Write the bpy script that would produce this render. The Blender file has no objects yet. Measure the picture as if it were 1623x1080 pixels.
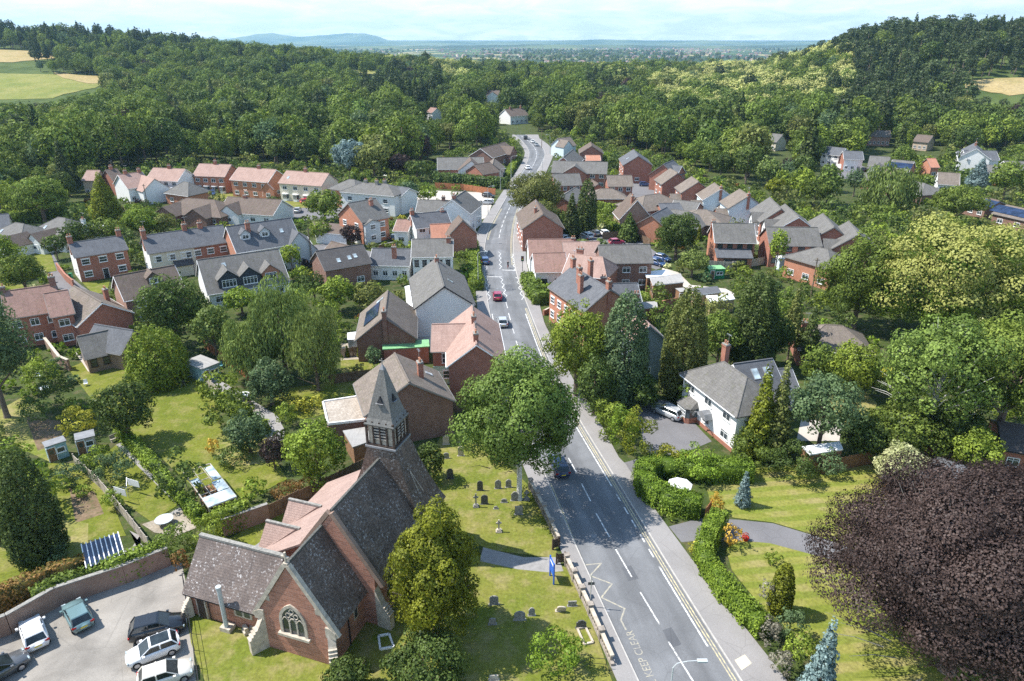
import bpy, math, random
import numpy as np
from mathutils import Vector, Matrix
rad = math.radians
random.seed(7); RNG = np.random.default_rng(7)
SC = bpy.context.scene
# ---------------------------------------------------------------- camera
F, CX, CY, H = 1110.0, 811.5, 540.0, 46.0
PITCH = math.atan(478 / F); SP, CP = math.sin(PITCH), math.cos(PITCH)
cd = bpy.data.cameras.new('camera'); cam = bpy.data.objects.new('camera', cd); SC.collection.objects.link(cam)
cam.location = (0, 0, H); cam.rotation_euler = (rad(90) - PITCH, 0, 0)
cd.sensor_width = 36; cd.lens = 36 * F / 1623; cd.clip_start = 0.5; cd.clip_end = 90000
SC.camera = cam
# ---------------------------------------------------------------- light
SUN_EL, SUN_D = rad(54), Vector((-0.985, 0.13, 0)).normalized()
sd = Vector((SUN_D.x * math.cos(SUN_EL), SUN_D.y * math.cos(SUN_EL), math.sin(SUN_EL)))
sl = bpy.data.lights.new('sun', 'SUN'); so = bpy.data.objects.new('sun', sl); SC.collection.objects.link(so)
sl.energy = 5.0; sl.angle = rad(0.5); sl.color = (1.0, 0.955, 0.89)
so.rotation_euler = sd.to_track_quat('Z', 'Y').to_euler()
SC.view_settings.view_transform = 'Standard'; SC.view_settings.look = 'None'
SC.view_settings.exposure = 0.72; SC.view_settings.gamma = 1
SC.cycles.max_bounces = 5; SC.cycles.transparent_max_bounces = 4; SC.cycles.volume_bounces = 1
SC.cycles.diffuse_bounces = 3; SC.cycles.glossy_bounces = 2; SC.cycles.transmission_bounces = 3
SC.cycles.use_denoising = False; SC.cycles.caustics_reflective = False; SC.cycles.caustics_refractive = False
SC.cycles.sample_clamp_indirect = 6

class NT:
    def __init__(s, nt): s.nt = nt
    def n(s, t, ins=None, **kw):
        nd = s.nt.nodes.new(t)
        for k, v in kw.items(): setattr(nd, k, v)
        for k, v in (ins or {}).items():
            if isinstance(v, bpy.types.NodeSocket): s.nt.links.new(v, nd.inputs[k])
            else: nd.inputs[k].default_value = v
        return nd
    def mix(s, f, a, b, mode='MIX'):
        nd = s.nt.nodes.new('ShaderNodeMix'); nd.data_type = 'RGBA'; nd.blend_type = mode
        for i, v in ((0, f), (6, a), (7, b)):
            if isinstance(v, bpy.types.NodeSocket): s.nt.links.new(v, nd.inputs[i])
            else: nd.inputs[i].default_value = v if i == 0 else c4(v)
        return nd.outputs[2]
    def ramp(s, f, a, b):
        nd = s.nt.nodes.new('ShaderNodeMapRange'); nd.clamp = True
        s.nt.links.new(f, nd.inputs[0]); nd.inputs[1].default_value = a; nd.inputs[2].default_value = b
        return nd.outputs[0]
    def noise(s, vec, scale, det=3, dist=0.0, rough=.55):
        nd = s.n('ShaderNodeTexNoise', {'Scale': scale, 'Detail': det, 'Distortion': dist, 'Roughness': rough})
        if vec is not None: s.nt.links.new(vec, nd.inputs['Vector'])
        return nd.outputs[0]
    def math(s, op, a, b=0.0):
        nd = s.nt.nodes.new('ShaderNodeMath'); nd.operation = op
        for i, v in ((0, a), (1, b)):
            if isinstance(v, bpy.types.NodeSocket): s.nt.links.new(v, nd.inputs[i])
            else: nd.inputs[i].default_value = v
        return nd.outputs[0]
def c4(c): return (c[0], c[1], c[2], 1.0) if len(c) == 3 else c

w = bpy.data.worlds.new('World'); SC.world = w; w.use_nodes = True; w.node_tree.nodes.clear()
N = NT(w.node_tree)
sky = N.n('ShaderNodeTexSky', sky_type='NISHITA', sun_disc=False, sun_elevation=SUN_EL,
          sun_rotation=math.atan2(SUN_D.x, SUN_D.y), altitude=100, air_density=1.0, dust_density=1.2, ozone_density=1.5)
tc = N.n('ShaderNodeTexCoord')
sep = N.n('ShaderNodeSeparateXYZ', {0: tc.outputs['Generated']})
zc = N.math('ADD', N.math('MAXIMUM', sep.outputs[2], 0.0), 0.16)
comb = N.n('ShaderNodeCombineXYZ', {0: N.math('DIVIDE', sep.outputs[0], zc), 1: N.math('DIVIDE', sep.outputs[1], zc), 2: 0.0})
cn = N.noise(comb.outputs[0], 2.6, 8, .5, .62)
cm = N.ramp(cn, .40, .66)
low = N.ramp(sep.outputs[2], 0.0, 0.12)
bl = N.mix(N.ramp(sep.outputs[2], .04, .42), (6.3, 7.2, 7.8), (1.5, 2.9, 5.0))
base = N.mix(.55, sky.outputs[0], bl)
cf = N.math('MULTIPLY', N.math('MULTIPLY', cm, .85), N.ramp(sep.outputs[2], .55, .18))
skc = N.mix(cf, base, (7.6, 7.9, 8.1))
bg = N.n('ShaderNodeBackground', {'Color': skc, 'Strength': 0.13})
wo = N.n('ShaderNodeOutputWorld', {'Surface': bg.outputs[0]})

# ---------------------------------------------------------------- pixel helpers
def sm(t): t = np.clip(t, 0, 1); return t * t * (3 - 2 * t)
def terr(x, y):
    x = np.asarray(x, float); y = np.asarray(y, float)
    far = 1 - sm((y - 1000) / 700)
    xl_ = x * 900 / np.maximum(y, 900); xr_ = x * 650 / np.maximum(y, 650)
    l = 38 * sm((-xl_ + 60) / 640) * sm((y - 430) / 450) * far
    r = 40 * sm((xr_ - 192) / 138) * sm((y - 350) / 270) * far
    n = 2.2 * np.sin(x / 61 + 1) * np.sin(y / 83) * sm((y - 380) / 200) * far
    return l + r + n - 30 * sm((y - 820) / 900) * (1 - .6 * sm((abs(x) - 250) / 400) * far)
def at(px, py, z=0.0):
    v = F * SP + (py - CY) * CP; h = F * CP - (py - CY) * SP; t = (H - z) / v
    return Vector(((px - CX) * t, h * t, z))
def att(px, py, lift=0.0):
    v = F * SP + (py - CY) * CP; h = F * CP - (py - CY) * SP; dx = (px - CX)
    t = 60 / h
    while t * h < 6000:
        x, y, z = dx * t, h * t, H - v * t
        if z <= float(terr(x, y)) + lift: return Vector((x, y, float(terr(x, y)) + lift))
        t += 3 / h
    return Vector((x, y, 0))
def proj(x, y, z=0.0):
    zc = y * CP + (H - z) * SP; yc = (H - z) * CP - y * SP
    return CX + F * x / zc, CY + F * yc / zc

# ---------------------------------------------------------------- materials
M = {}
def mat(name, f=None):
    m = bpy.data.materials.new(name); m.use_nodes = True; m.node_tree.nodes.clear()
    M[name] = m; return m, NT(m.node_tree)
def fin(N, col, rough=.8, spec=.3, bump=None, bs=.4, bd=.05, metal=0.0, coat=0.0):
    b = N.n('ShaderNodeBsdfPrincipled', {'Roughness': rough, 'Specular IOR Level': spec, 'Metallic': metal, 'Coat Weight': coat})
    if isinstance(col, bpy.types.NodeSocket): N.nt.links.new(col, b.inputs['Base Color'])
    else: b.inputs['Base Color'].default_value = c4(col)
    if bump is not None:
        bp = N.n('ShaderNodeBump', {'Strength': bs, 'Distance': bd, 'Height': bump}); N.nt.links.new(bp.outputs[0], b.inputs['Normal'])
    N.n('ShaderNodeOutputMaterial', {'Surface': b.outputs[0]}); return b
def objv(N): return N.n('ShaderNodeTexCoord').outputs['Object']
def posv(N): return N.n('ShaderNodeNewGeometry').outputs['Position']
def uvv(N): return N.n('ShaderNodeTexCoord').outputs['UV']
def mul(c, k): return tuple(min(1, v * k) for v in c[:3])

def m_plain(name, c, rough=.6, spec=.3, var=.12, sc=1.5, metal=0.0, coat=0.0):
    m, N = mat(name); v = posv(N)
    n = N.noise(v, sc, 4)
    fin(N, N.mix(N.ramp(n, .3, .7), mul(c, 1 - var), mul(c, 1 + var)), rough, spec, metal=metal, coat=coat)
def m_brick(name, c, c2=None, mortar=(.35, .3, .26), sc=1.0):
    m, N = mat(name); uv = uvv(N)
    b = N.n('ShaderNodeTexBrick', {'Vector': uv, 'Color1': c4(mul(c, 1.12)), 'Color2': c4(c2 or mul(c, .72)), 'Mortar': c4(mortar), 'Scale': 1.0,
            'Mortar Size': .010, 'Mortar Smooth': .2, 'Bias': -.1, 'Brick Width': .24 * sc, 'Row Height': .085 * sc})
    n = N.noise(uv, .9, 5); n2 = N.noise(uv, 5.0, 3)
    col = N.mix(N.ramp(n, .35, .7), b.outputs[0], mul(c, .62), 'MIX')
    f = N.math('MULTIPLY', N.ramp(n, .4, .75), .5)
    col = N.mix(f, b.outputs[0], mul(c, .55)); col = N.mix(N.math('MULTIPLY', N.ramp(n2, .45, .7), .35), col, mul(c, 1.35))
    fin(N, col, .9, .2, b.outputs[1], .12, .006)
def m_roof(name, c, c2, lichen=0.0, course=.30, lc=(.55, .55, .5), wide=.33, moss=0.0):
    m, N = mat(name); uv = uvv(N)
    b = N.n('ShaderNodeTexBrick', {'Vector': uv, 'Color1': c4(c), 'Color2': c4(c2), 'Mortar': c4(mul(c, .35)), 'Scale': 1.0,
            'Mortar Size': .018, 'Mortar Smooth': .6, 'Bias': 0.0, 'Brick Width': wide, 'Row Height': course})
    n = N.noise(uv, .55, 6, .5); n3 = N.noise(uv, 7.0, 3)
    col = N.mix(N.ramp(n, .3, .72), N.mix(.45, b.outputs[0], mul(c2, .8)), N.mix(.25, b.outputs[0], mul(c, 1.3)))
    col = N.mix(N.math('MULTIPLY', N.ramp(n3, .45, .7), .4), col, mul(c, 1.45))
    st = N.noise(N.n('ShaderNodeMapping', {'Vector': uv, 'Scale': (2.2, .22, 1)}).outputs[0], 1.0, 3)
    col = N.mix(N.math('MULTIPLY', N.ramp(st, .5, .72), .35), col, mul(c2, .55))
    if moss:
        col = N.mix(N.math('MULTIPLY', N.ramp(N.noise(uv, 1.6, 5), .55, .68), moss), col, (.09, .10, .03))
    if lichen:
        l1 = N.ramp(N.noise(uv, 3.8, 5, 0, .78), .61 - .035 * lichen, .64); l2 = N.ramp(N.noise(uv, .5, 2), .38, .58)
        col = N.mix(N.math('MULTIPLY', N.math('MULTIPLY', l1, l2), min(1, lichen)), col, lc)
    sp = N.n('ShaderNodeSeparateXYZ', {0: uv})
    saw = N.math('FRACT', N.math('DIVIDE', sp.outputs[1], course))
    fin(N, col, .85, .25, saw, .5, .035)
def m_render(name, c, dirt=.25):
    m, N = mat(name); v = posv(N); uv = uvv(N)
    n = N.noise(v, .8, 5); st = N.noise(N.n('ShaderNodeMapping', {'Vector': uv, 'Scale': (3.0, .3, 1)}).outputs[0], 1, 4)
    col = N.mix(N.math('MULTIPLY', N.ramp(n, .4, .75), dirt), c, mul(c, .72))
    col = N.mix(N.math('MULTIPLY', N.ramp(st, .55, .75), dirt), col, mul(c, .6))
    fin(N, col, .85, .2, N.noise(v, 9, 3), .03, .004)
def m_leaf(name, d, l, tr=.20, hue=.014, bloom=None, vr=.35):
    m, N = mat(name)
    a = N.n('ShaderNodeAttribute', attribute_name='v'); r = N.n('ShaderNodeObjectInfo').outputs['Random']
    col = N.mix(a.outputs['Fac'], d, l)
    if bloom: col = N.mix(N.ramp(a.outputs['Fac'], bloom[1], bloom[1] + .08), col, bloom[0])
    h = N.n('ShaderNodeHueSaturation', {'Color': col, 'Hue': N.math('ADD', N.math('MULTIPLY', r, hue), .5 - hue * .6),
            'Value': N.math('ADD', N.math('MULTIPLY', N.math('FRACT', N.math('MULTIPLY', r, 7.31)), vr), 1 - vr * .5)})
    df = N.n('ShaderNodeBsdfDiffuse', {'Color': h.outputs[0]})
    gl = N.n('ShaderNodeBsdfGlossy', {'Color': (1, 1, 1, 1), 'Roughness': .5})
    m1 = N.n('ShaderNodeMixShader', {0: .012, 1: df.outputs[0], 2: gl.outputs[0]})
    tl = N.n('ShaderNodeBsdfTranslucent', {'Color': N.mix(.5, h.outputs[0], mul(l, 1.5))})
    mx = N.n('ShaderNodeMixShader', {0: tr, 1: m1.outputs[0], 2: tl.outputs[0]})
    N.n('ShaderNodeOutputMaterial', {'Surface': mx.outputs[0]})

def m_ground(name, cs, sc=.12, fine=3.2, stripes=None, rough=.95, bs=.5):
    """cs: list of 3-4 colours blended by noise; mown stripes optional (angle, period, strength)"""
    m, N = mat(name); v = posv(N)
    col = N.mix(N.ramp(N.noise(v, sc, 6, .3), .38, .62), cs[0], cs[1])
    col = N.mix(N.math('MULTIPLY', N.ramp(N.noise(v, sc * 3.1, 5), .48, .66), .75), col, cs[2])
    if stripes:
        mp = N.n('ShaderNodeMapping', {'Vector': v, 'Rotation': (0, 0, stripes[0])})
        sp = N.n('ShaderNodeSeparateXYZ', {0: mp.outputs[0]})
        wv = N.math('SINE', N.math('ADD', N.math('MULTIPLY', sp.outputs[0], 6.283 / stripes[1]), N.math('MULTIPLY', N.noise(v, .5, 2), 1.2)))
        col = N.mix(N.math('MULTIPLY', N.ramp(wv, -.3, .5), stripes[2]), col, cs[3])
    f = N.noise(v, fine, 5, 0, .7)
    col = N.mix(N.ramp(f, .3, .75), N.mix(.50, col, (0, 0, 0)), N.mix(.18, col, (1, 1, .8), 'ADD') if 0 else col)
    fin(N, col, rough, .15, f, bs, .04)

G = {'lw': (.26, .25, .065), 'lg': (.13, .19, .022), 'dry': (.38, .32, .13)}
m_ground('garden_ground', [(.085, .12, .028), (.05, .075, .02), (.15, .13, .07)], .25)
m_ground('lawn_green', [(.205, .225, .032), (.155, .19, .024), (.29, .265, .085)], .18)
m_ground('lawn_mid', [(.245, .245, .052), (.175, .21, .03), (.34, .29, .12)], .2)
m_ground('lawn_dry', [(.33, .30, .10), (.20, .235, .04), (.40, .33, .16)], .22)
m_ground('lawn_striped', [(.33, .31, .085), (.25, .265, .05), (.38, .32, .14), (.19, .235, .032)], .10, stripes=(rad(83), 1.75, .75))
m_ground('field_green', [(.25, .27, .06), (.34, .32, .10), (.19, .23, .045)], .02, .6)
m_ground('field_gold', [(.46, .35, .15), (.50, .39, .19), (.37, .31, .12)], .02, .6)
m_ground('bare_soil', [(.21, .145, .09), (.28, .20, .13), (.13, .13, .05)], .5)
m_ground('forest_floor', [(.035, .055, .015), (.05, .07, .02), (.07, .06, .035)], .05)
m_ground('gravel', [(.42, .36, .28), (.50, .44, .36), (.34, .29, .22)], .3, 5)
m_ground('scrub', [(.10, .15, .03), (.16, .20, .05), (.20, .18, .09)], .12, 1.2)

def m_asph(name, c, patch=.25, tracks=False):
    m, N = mat(name); v = posv(N)
    n = N.noise(v, .22, 6, .6); f = N.noise(v, 14, 3)
    col = N.mix(N.ramp(n, .35, .68), mul(c, 1 - patch), mul(c, 1 + patch * .6))
    if tracks:
        uv = uvv(N); sp = N.n('ShaderNodeSeparateXYZ', {0: uv})
        cr = N.n('ShaderNodeMapping', {'Vector': uv, 'Scale': (3.2, .045, 1)})
        st = N.noise(cr.outputs[0], 1.0, 5, .2)
        col = N.mix(N.math('MULTIPLY', N.ramp(st, .44, .62), .75), col, mul(c, .58))
        s2 = N.math('ABSOLUTE', N.math('SINE', N.math('MULTIPLY', sp.outputs[0], 6.283 * 2.0)))
        col = N.mix(N.math('MULTIPLY', N.ramp(s2, .72, 1.0), .22), col, mul(c, .7))
    vo = N.n('ShaderNodeTexVoronoi', {'Vector': v, 'Scale': .28}, feature='DISTANCE_TO_EDGE')
    col = N.mix(N.math('MULTIPLY', N.ramp(vo.outputs[0], .012, .0), .28), col, mul(c, .4))
    col = N.mix(N.ramp(f, .35, .7), N.mix(.22, col, (0, 0, 0)), col)
    fin(N, col, .88, .25, f, .2, .01)
m_asph('asphalt', (.215, .22, .228), .2, True)
m_asph('pavement', (.30, .285, .275), .10)
m_asph('carpark', (.33, .305, .27), .32)
m_asph('drive', (.19, .185, .19), .12)
m_asph('pale_hard', (.55, .50, .44), .15)
m_plain('kerb', (.42, .40, .37), .85, var=.15, sc=3)
def m_paint(name, c, wear):
    m, N = mat(name); v = posv(N); n = N.noise(v, 3.0, 6, 0, .75)
    fin(N, N.mix(N.ramp(n, .52 - wear * .16, .62), c, (.24, .235, .23)), .8, .2)
m_paint('paint_white', (.78, .78, .76), .5); m_paint('paint_yellow', (.62, .53, .29), .9); m_paint('paint_worn', (.55, .49, .32), 1.9)
m_asph('patch', (.13, .135, .145), .15); m_asph('patch_pale', (.25, .25, .25), .12)
m_plain('paint_tactile', (.62, .55, .40), .8, sc=4)
m_brick('brick_red', (.37, .13, .078)); m_brick('brick_orange', (.48, .185, .10)); m_brick('brick_brown', (.21, .10, .072))
m_brick('brick_pink', (.40, .23, .165)); m_brick('brick_old', (.24, .15, .11), (.33, .22, .15))
m_brick('sandstone', (.43, .20, .135), (.27, .13, .092), (.50, .38, .31), 2.5)
m_plain('stone_pale', (.47, .41, .33), .9, var=.25, sc=2.5); m_plain('stone_grey', (.26, .25, .225), .9, var=.35, sc=5)
m_plain('stone_dark', (.10, .10, .09), .9, var=.4, sc=6); m_plain('stone_wall', (.30, .26, .22), .9, var=.4, sc=3)
m_render('white', (.80, .80, .78)); m_render('cream', (.68, .62, .50)); m_render('grey_blue', (.50, .54, .56)); m_render('mint', (.42, .60, .48), .15)
m_render('slate_blue', (.24, .30, .33)); m_render('pale_blue', (.58, .68, .72), .15); m_render('dark_clad', (.055, .062, .075)); m_render('buff', (.50, .40, .30))
m_roof('r_slate', (.135, .14, .15), (.09, .094, .104), .3, .25, (.3, .3, .3)); m_roof('r_grey', (.17, .163, .153), (.115, .11, .103), .35, .33, (.42, .41, .38), moss=.3)
m_roof('r_brown', (.165, .125, .102), (.11, .085, .072), .4, .33, (.36, .33, .28), moss=.5); m_roof('r_pink', (.385, .265, .22), (.30, .195, .16), .4, .28, (.58, .48, .40))
m_roof('r_red', (.31, .19, .155), (.23, .14, .115), .4, .28, (.45, .38, .32), moss=.4); m_roof('r_orange', (.50, .235, .15), (.40, .19, .13), .3, .28, (.5, .4, .3))
m_roof('r_dark', (.10, .092, .088), (.07, .066, .066), .3, .3, (.3, .3, .27)); m_roof('r_tan', (.215, .178, .148), (.14, .116, .098), .5, .34, (.45, .42, .36), moss=.4)
m_roof('church_dark', (.20, .150, .120), (.075, .060, .052), 2.2, .22, (.50, .49, .48), .18); m_roof('church_lichen', (.175, .14, .122), (.11, .09, .083), 1.6, .22, (.68, .67, .66), .18)
m_roof('church_pink', (.37, .265, .225), (.29, .20, .17), .35, .22, (.46, .36, .30), .18); m_roof('shingle', (.225, .22, .205), (.14, .137, .13), .3, .20, (.40, .40, .37), .14)
m_roof('flat_felt', (.34, .33, .31), (.30, .29, .28), .3, 1.2, (.45, .44, .42), 3.0); m_roof('gravel_roof', (.42, .37, .31), (.30, .25, .20), 2.0, .4, (.62, .58, .52), .4)
m_plain('trim_white', (.82, .82, .81), .5, var=.04); m_plain('trim_grey', (.22, .21, .20), .6, var=.1); m_plain('trim_black', (.03, .03, .033), .5); m_plain('clay', (.42, .20, .12), .85, var=.3, sc=6)
m_plain('lead', (.22, .225, .235), .55, .4, .2); m_plain('timber_dark', (.065, .045, .035), .8, var=.4, sc=4); m_plain('timber_grey', (.40, .36, .31), .9, var=.25, sc=3)
m_plain('timber_brown', (.24, .135, .075), .85, var=.3, sc=3); m_plain('timber_tan', (.45, .33, .20), .85, var=.25, sc=3); m_plain('bark', (.17, .13, .10), .95, var=.4, sc=4)
m_plain('birch_bark', (.62, .60, .56), .9, var=.3, sc=5); m_plain('green_roof', (.20, .42, .20), .6, var=.2, sc=3); m_plain('green_metal', (.03, .22, .10), .5)
m_plain('galv', (.50, .52, .53), .4, .5, .1, metal=.5); m_plain('lamp_grey', (.45, .48, .48), .5, .5, .05); m_plain('blue_sign', (.02, .12, .55), .5, var=.05)
m_plain('sheet_white', (.78, .79, .79), .5, var=.08); m_plain('tyre', (.02, .02, .02), .8); m_plain('rim', (.5, .5, .52), .3, .5, metal=.7); m_plain('plastic_black', (.025, .025, .028), .5)
m_plain('red', (.50, .025, .02), .5); m_plain('lamp_red', (.35, .01, .01), .3); m_plain('plate_y', (.75, .58, .05), .5); m_plain('skin', (.45, .27, .19), .6)
m_plain('cloth_black', (.03, .03, .035), .9); m_plain('cloth_blue', (.07, .10, .2), .9); m_plain('teal', (.15, .38, .42), .6); m_plain('shed_blue', (.26, .40, .42), .8, var=.2, sc=3)
m_plain('path_grey', (.27, .26, .25), .95, var=.15, sc=2); m_plain('fence_pale', (.50, .44, .37), .9, var=.25, sc=2); m_plain('fence_brown', (.17, .115, .075), .9, var=.35, sc=2)
m_plain('fence_red', (.42, .17, .08), .85, var=.25, sc=2); m_plain('pole_wood', (.20, .15, .11), .9)
def m_glass(name, c, rough=.08):
    m, N = mat(name); v = objv(N); n = N.noise(v, .7, 3)
    fin(N, N.mix(N.ramp(n, .4, .6), c, mul(c, 2.2)), rough, .6)
m_glass('glass', (.03, .04, .045)); m_glass('glass_pale', (.25, .30, .32)); m_glass('car_glass', (.015, .02, .022), .04); m_glass('solar', (.012, .02, .045)); m_glass('glass_blue', (.20, .38, .50))
for k, c in dict(white=(.80, .80, .80), black=(.012, .014, .018), silver=(.48, .50, .52), green=(.16, .26, .27), red=(.50, .02, .03), blue=(.03, .07, .18), cream=(.66, .62, .54), grey=(.12, .125, .13), dkblue=(.015, .03, .08), crimson=(.30, .01, .05)).items():
    m_plain('car_' + k, c, .3, .5, .02, coat=.8, metal=.25 if k in ('silver', 'green', 'grey') else 0)
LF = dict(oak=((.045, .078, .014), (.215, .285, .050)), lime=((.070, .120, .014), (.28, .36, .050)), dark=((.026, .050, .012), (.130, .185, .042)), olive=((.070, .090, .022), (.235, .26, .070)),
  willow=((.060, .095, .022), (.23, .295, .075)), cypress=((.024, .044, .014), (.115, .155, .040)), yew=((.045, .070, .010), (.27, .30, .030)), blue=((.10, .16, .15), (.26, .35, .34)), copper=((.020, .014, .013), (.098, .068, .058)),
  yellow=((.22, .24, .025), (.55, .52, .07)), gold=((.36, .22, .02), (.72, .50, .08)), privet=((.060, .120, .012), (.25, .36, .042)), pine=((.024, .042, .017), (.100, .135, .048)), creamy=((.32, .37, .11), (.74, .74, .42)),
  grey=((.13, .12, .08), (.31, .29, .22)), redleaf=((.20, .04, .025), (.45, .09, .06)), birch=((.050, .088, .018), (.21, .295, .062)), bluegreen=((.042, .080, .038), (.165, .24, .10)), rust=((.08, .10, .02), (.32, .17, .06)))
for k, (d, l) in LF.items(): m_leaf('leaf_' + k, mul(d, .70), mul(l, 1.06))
m_leaf('leaf_chestnut', (.050, .10, .014), (.18, .26, .035), bloom=((.46, .46, .16), .46))
m_leaf('leaf_bloomtree', (.06, .105, .014), (.17, .23, .03), bloom=((.37, .37, .10), .42))
# ---------------------------------------------------------------- mesh building
COL = SC.collection
class MB:
    def __init__(s): s.v = []; s.f = []; s.m = []
    def poly(s, pts, mi=0):
        b = len(s.v); s.v += [tuple(p) for p in pts]; s.f.append(tuple(range(b, b + len(pts)))); s.m.append(mi)
    def solid(s, pts, faces, mi=0):
        b = len(s.v); s.v += [tuple(p) for p in pts]
        for f in faces: s.f.append(tuple(b + i for i in f)); s.m.append(mi)
        return s
    def box(s, x0, x1, y0, y1, z0, z1, mi=0, M=None):
        p = [(x0, y0, z0), (x1, y0, z0), (x1, y1, z0), (x0, y1, z0), (x0, y0, z1), (x1, y0, z1), (x1, y1, z1), (x0, y1, z1)]
        if M is not None: p = [tuple(M @ Vector(q)) for q in p]
        return s.solid(p, [(0, 3, 2, 1), (4, 5, 6, 7), (0, 1, 5, 4), (1, 2, 6, 5), (2, 3, 7, 6), (3, 0, 4, 7)], mi)
    def prism(s, poly, z0, z1, mi=0, side=None):
        a = sum(poly[i][0] * poly[(i + 1) % len(poly)][1] - poly[(i + 1) % len(poly)][0] * poly[i][1] for i in range(len(poly)))
        if a < 0: poly = poly[::-1]
        n = len(poly); b = len(s.v)
        s.v += [(p[0], p[1], z0) for p in poly] + [(p[0], p[1], z1) for p in poly]
        s.f.append(tuple(b + n + i for i in range(n))); s.m.append(mi)
        s.f.append(tuple(b + n - 1 - i for i in range(n))); s.m.append(mi)
        for i in range(n):
            j = (i + 1) % n; s.f.append((b + i, b + j, b + n + j, b + n + i)); s.m.append(mi if side is None else side)
        return s
    def xprism(s, sec, x0, x1, mi=0, M=None, axis='x'):
        """section (y,z) ccw seen from +x, run along x"""
        n = len(sec); 
        A = [(x0, y, z) for y, z in sec]; B = [(x1, y, z) for y, z in sec]
        if axis == 'y': A = [(-y, x0, z) for y, z in sec]; B = [(-y, x1, z) for y, z in sec]
        P = A + B
        if M is not None: P = [tuple(M @ Vector(q)) for q in P]
        fs = [tuple(range(n - 1, -1, -1)), tuple(range(n, 2 * n))] + [(i, (i + 1) % n, n + (i + 1) % n, n + i) for i in range(n)]
        return s.solid(P, fs, mi)
    def tube(s, pts, rs, n=8, mi=0, cap=True):
        pts = [Vector(p) for p in pts]
        if not isinstance(rs, (list, tuple)): rs = [rs] * len(pts)
        b = len(s.v)
        for i, p in enumerate(pts):
            d = (pts[min(i + 1, len(pts) - 1)] - pts[max(i - 1, 0)]).normalized()
            a = d.cross(Vector((0, 0, 1)) if abs(d.z) < .9 else Vector((1, 0, 0))).normalized(); c = d.cross(a)
            for k in range(n):
                t = 6.28318 * k / n; s.v.append(tuple(p + (a * math.cos(t) + c * math.sin(t)) * rs[i]))
        for i in range(len(pts) - 1):
            for k in range(n):
                j = (k + 1) % n; s.f.append((b + i * n + k, b + (i + 1) * n + k, b + (i + 1) * n + j, b + i * n + j)); s.m.append(mi)
        if cap:
            s.f.append(tuple(b + k for k in range(n))); s.m.append(mi)
            e = b + (len(pts) - 1) * n; s.f.append(tuple(e + n - 1 - k for k in range(n))); s.m.append(mi)
        return s
    def mesh(s, name, mats, smooth=False):
        me = bpy.data.meshes.new(name); me.from_pydata(s.v, [], s.f)
        for m in mats: me.materials.append(M[m])
        me.polygons.foreach_set('material_index', s.m)
        uvl = me.uv_layers.new(name='UVMap'); uv = np.zeros((len(me.loops), 2), np.float32); V = s.v
        li = 0
        for f in s.f:
            n = len(f); a, b, c = V[f[0]], V[f[1]], V[f[2]]
            u1 = (b[0] - a[0], b[1] - a[1], b[2] - a[2]); u2 = (c[0] - b[0], c[1] - b[1], c[2] - b[2])
            nx, ny, nz = u1[1] * u2[2] - u1[2] * u2[1], u1[2] * u2[0] - u1[0] * u2[2], u1[0] * u2[1] - u1[1] * u2[0]
            l = math.sqrt(nx * nx + ny * ny + nz * nz) or 1; nx /= l; ny /= l; nz /= l
            h = math.hypot(nx, ny)
            if h < .08: ux, uy, vx, vy, vz = 1, 0, 0, 1, 0
            else: ux, uy = -ny / h, nx / h; vx, vy, vz = -nz * uy, nz * ux, nx * uy - ny * ux
            for k in f:
                p = V[k]; uv[li, 0] = p[0] * ux + p[1] * uy; uv[li, 1] = p[0] * vx + p[1] * vy + p[2] * vz; li += 1
        uvl.data.foreach_set('uv', uv.ravel())
        if smooth: me.polygons.foreach_set('use_smooth', [True] * len(s.f))
        me.update(); return me
    def build(s, name, mats, parent=None, smooth=False, loc=None):
        if isinstance(mats, str): mats = [mats]
        return link(name, s.mesh(name, mats, smooth), parent, loc)
def link(name, me, parent=None, loc=None, rz=0):
    o = bpy.data.objects.new(name, me); COL.objects.link(o)
    if parent is not None: o.parent = parent
    if loc is not None: o.location = loc
    if rz: o.rotation_euler = (0, 0, rz)
    return o
def tag(o, label, cat, group=None, kind=None):
    if label: o['label'] = label
    if cat: o['category'] = cat
    if group: o['group'] = group
    if kind: o['kind'] = kind
    return o
def thing(name, label, cat, loc=(0, 0, 0), rz=0, group=None):
    o = link(name, None, None, loc, rz); o.empty_display_size = .3
    return tag(o, label, cat, group)
def struct(name, mb, mats): o = mb.build(name, mats); o['kind'] = 'structure'; return o
def copy_tree(o, parent=None):
    c = o.copy(); COL.objects.link(c)
    if parent is not None: c.parent = parent
    for ch in list(o.children): copy_tree(ch, c)
    return c
PROT = []       # (px0,py0,px1,py1,Y) boxes that trees must not cover
FOOT = []       # (x,y,r) footprints
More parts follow.
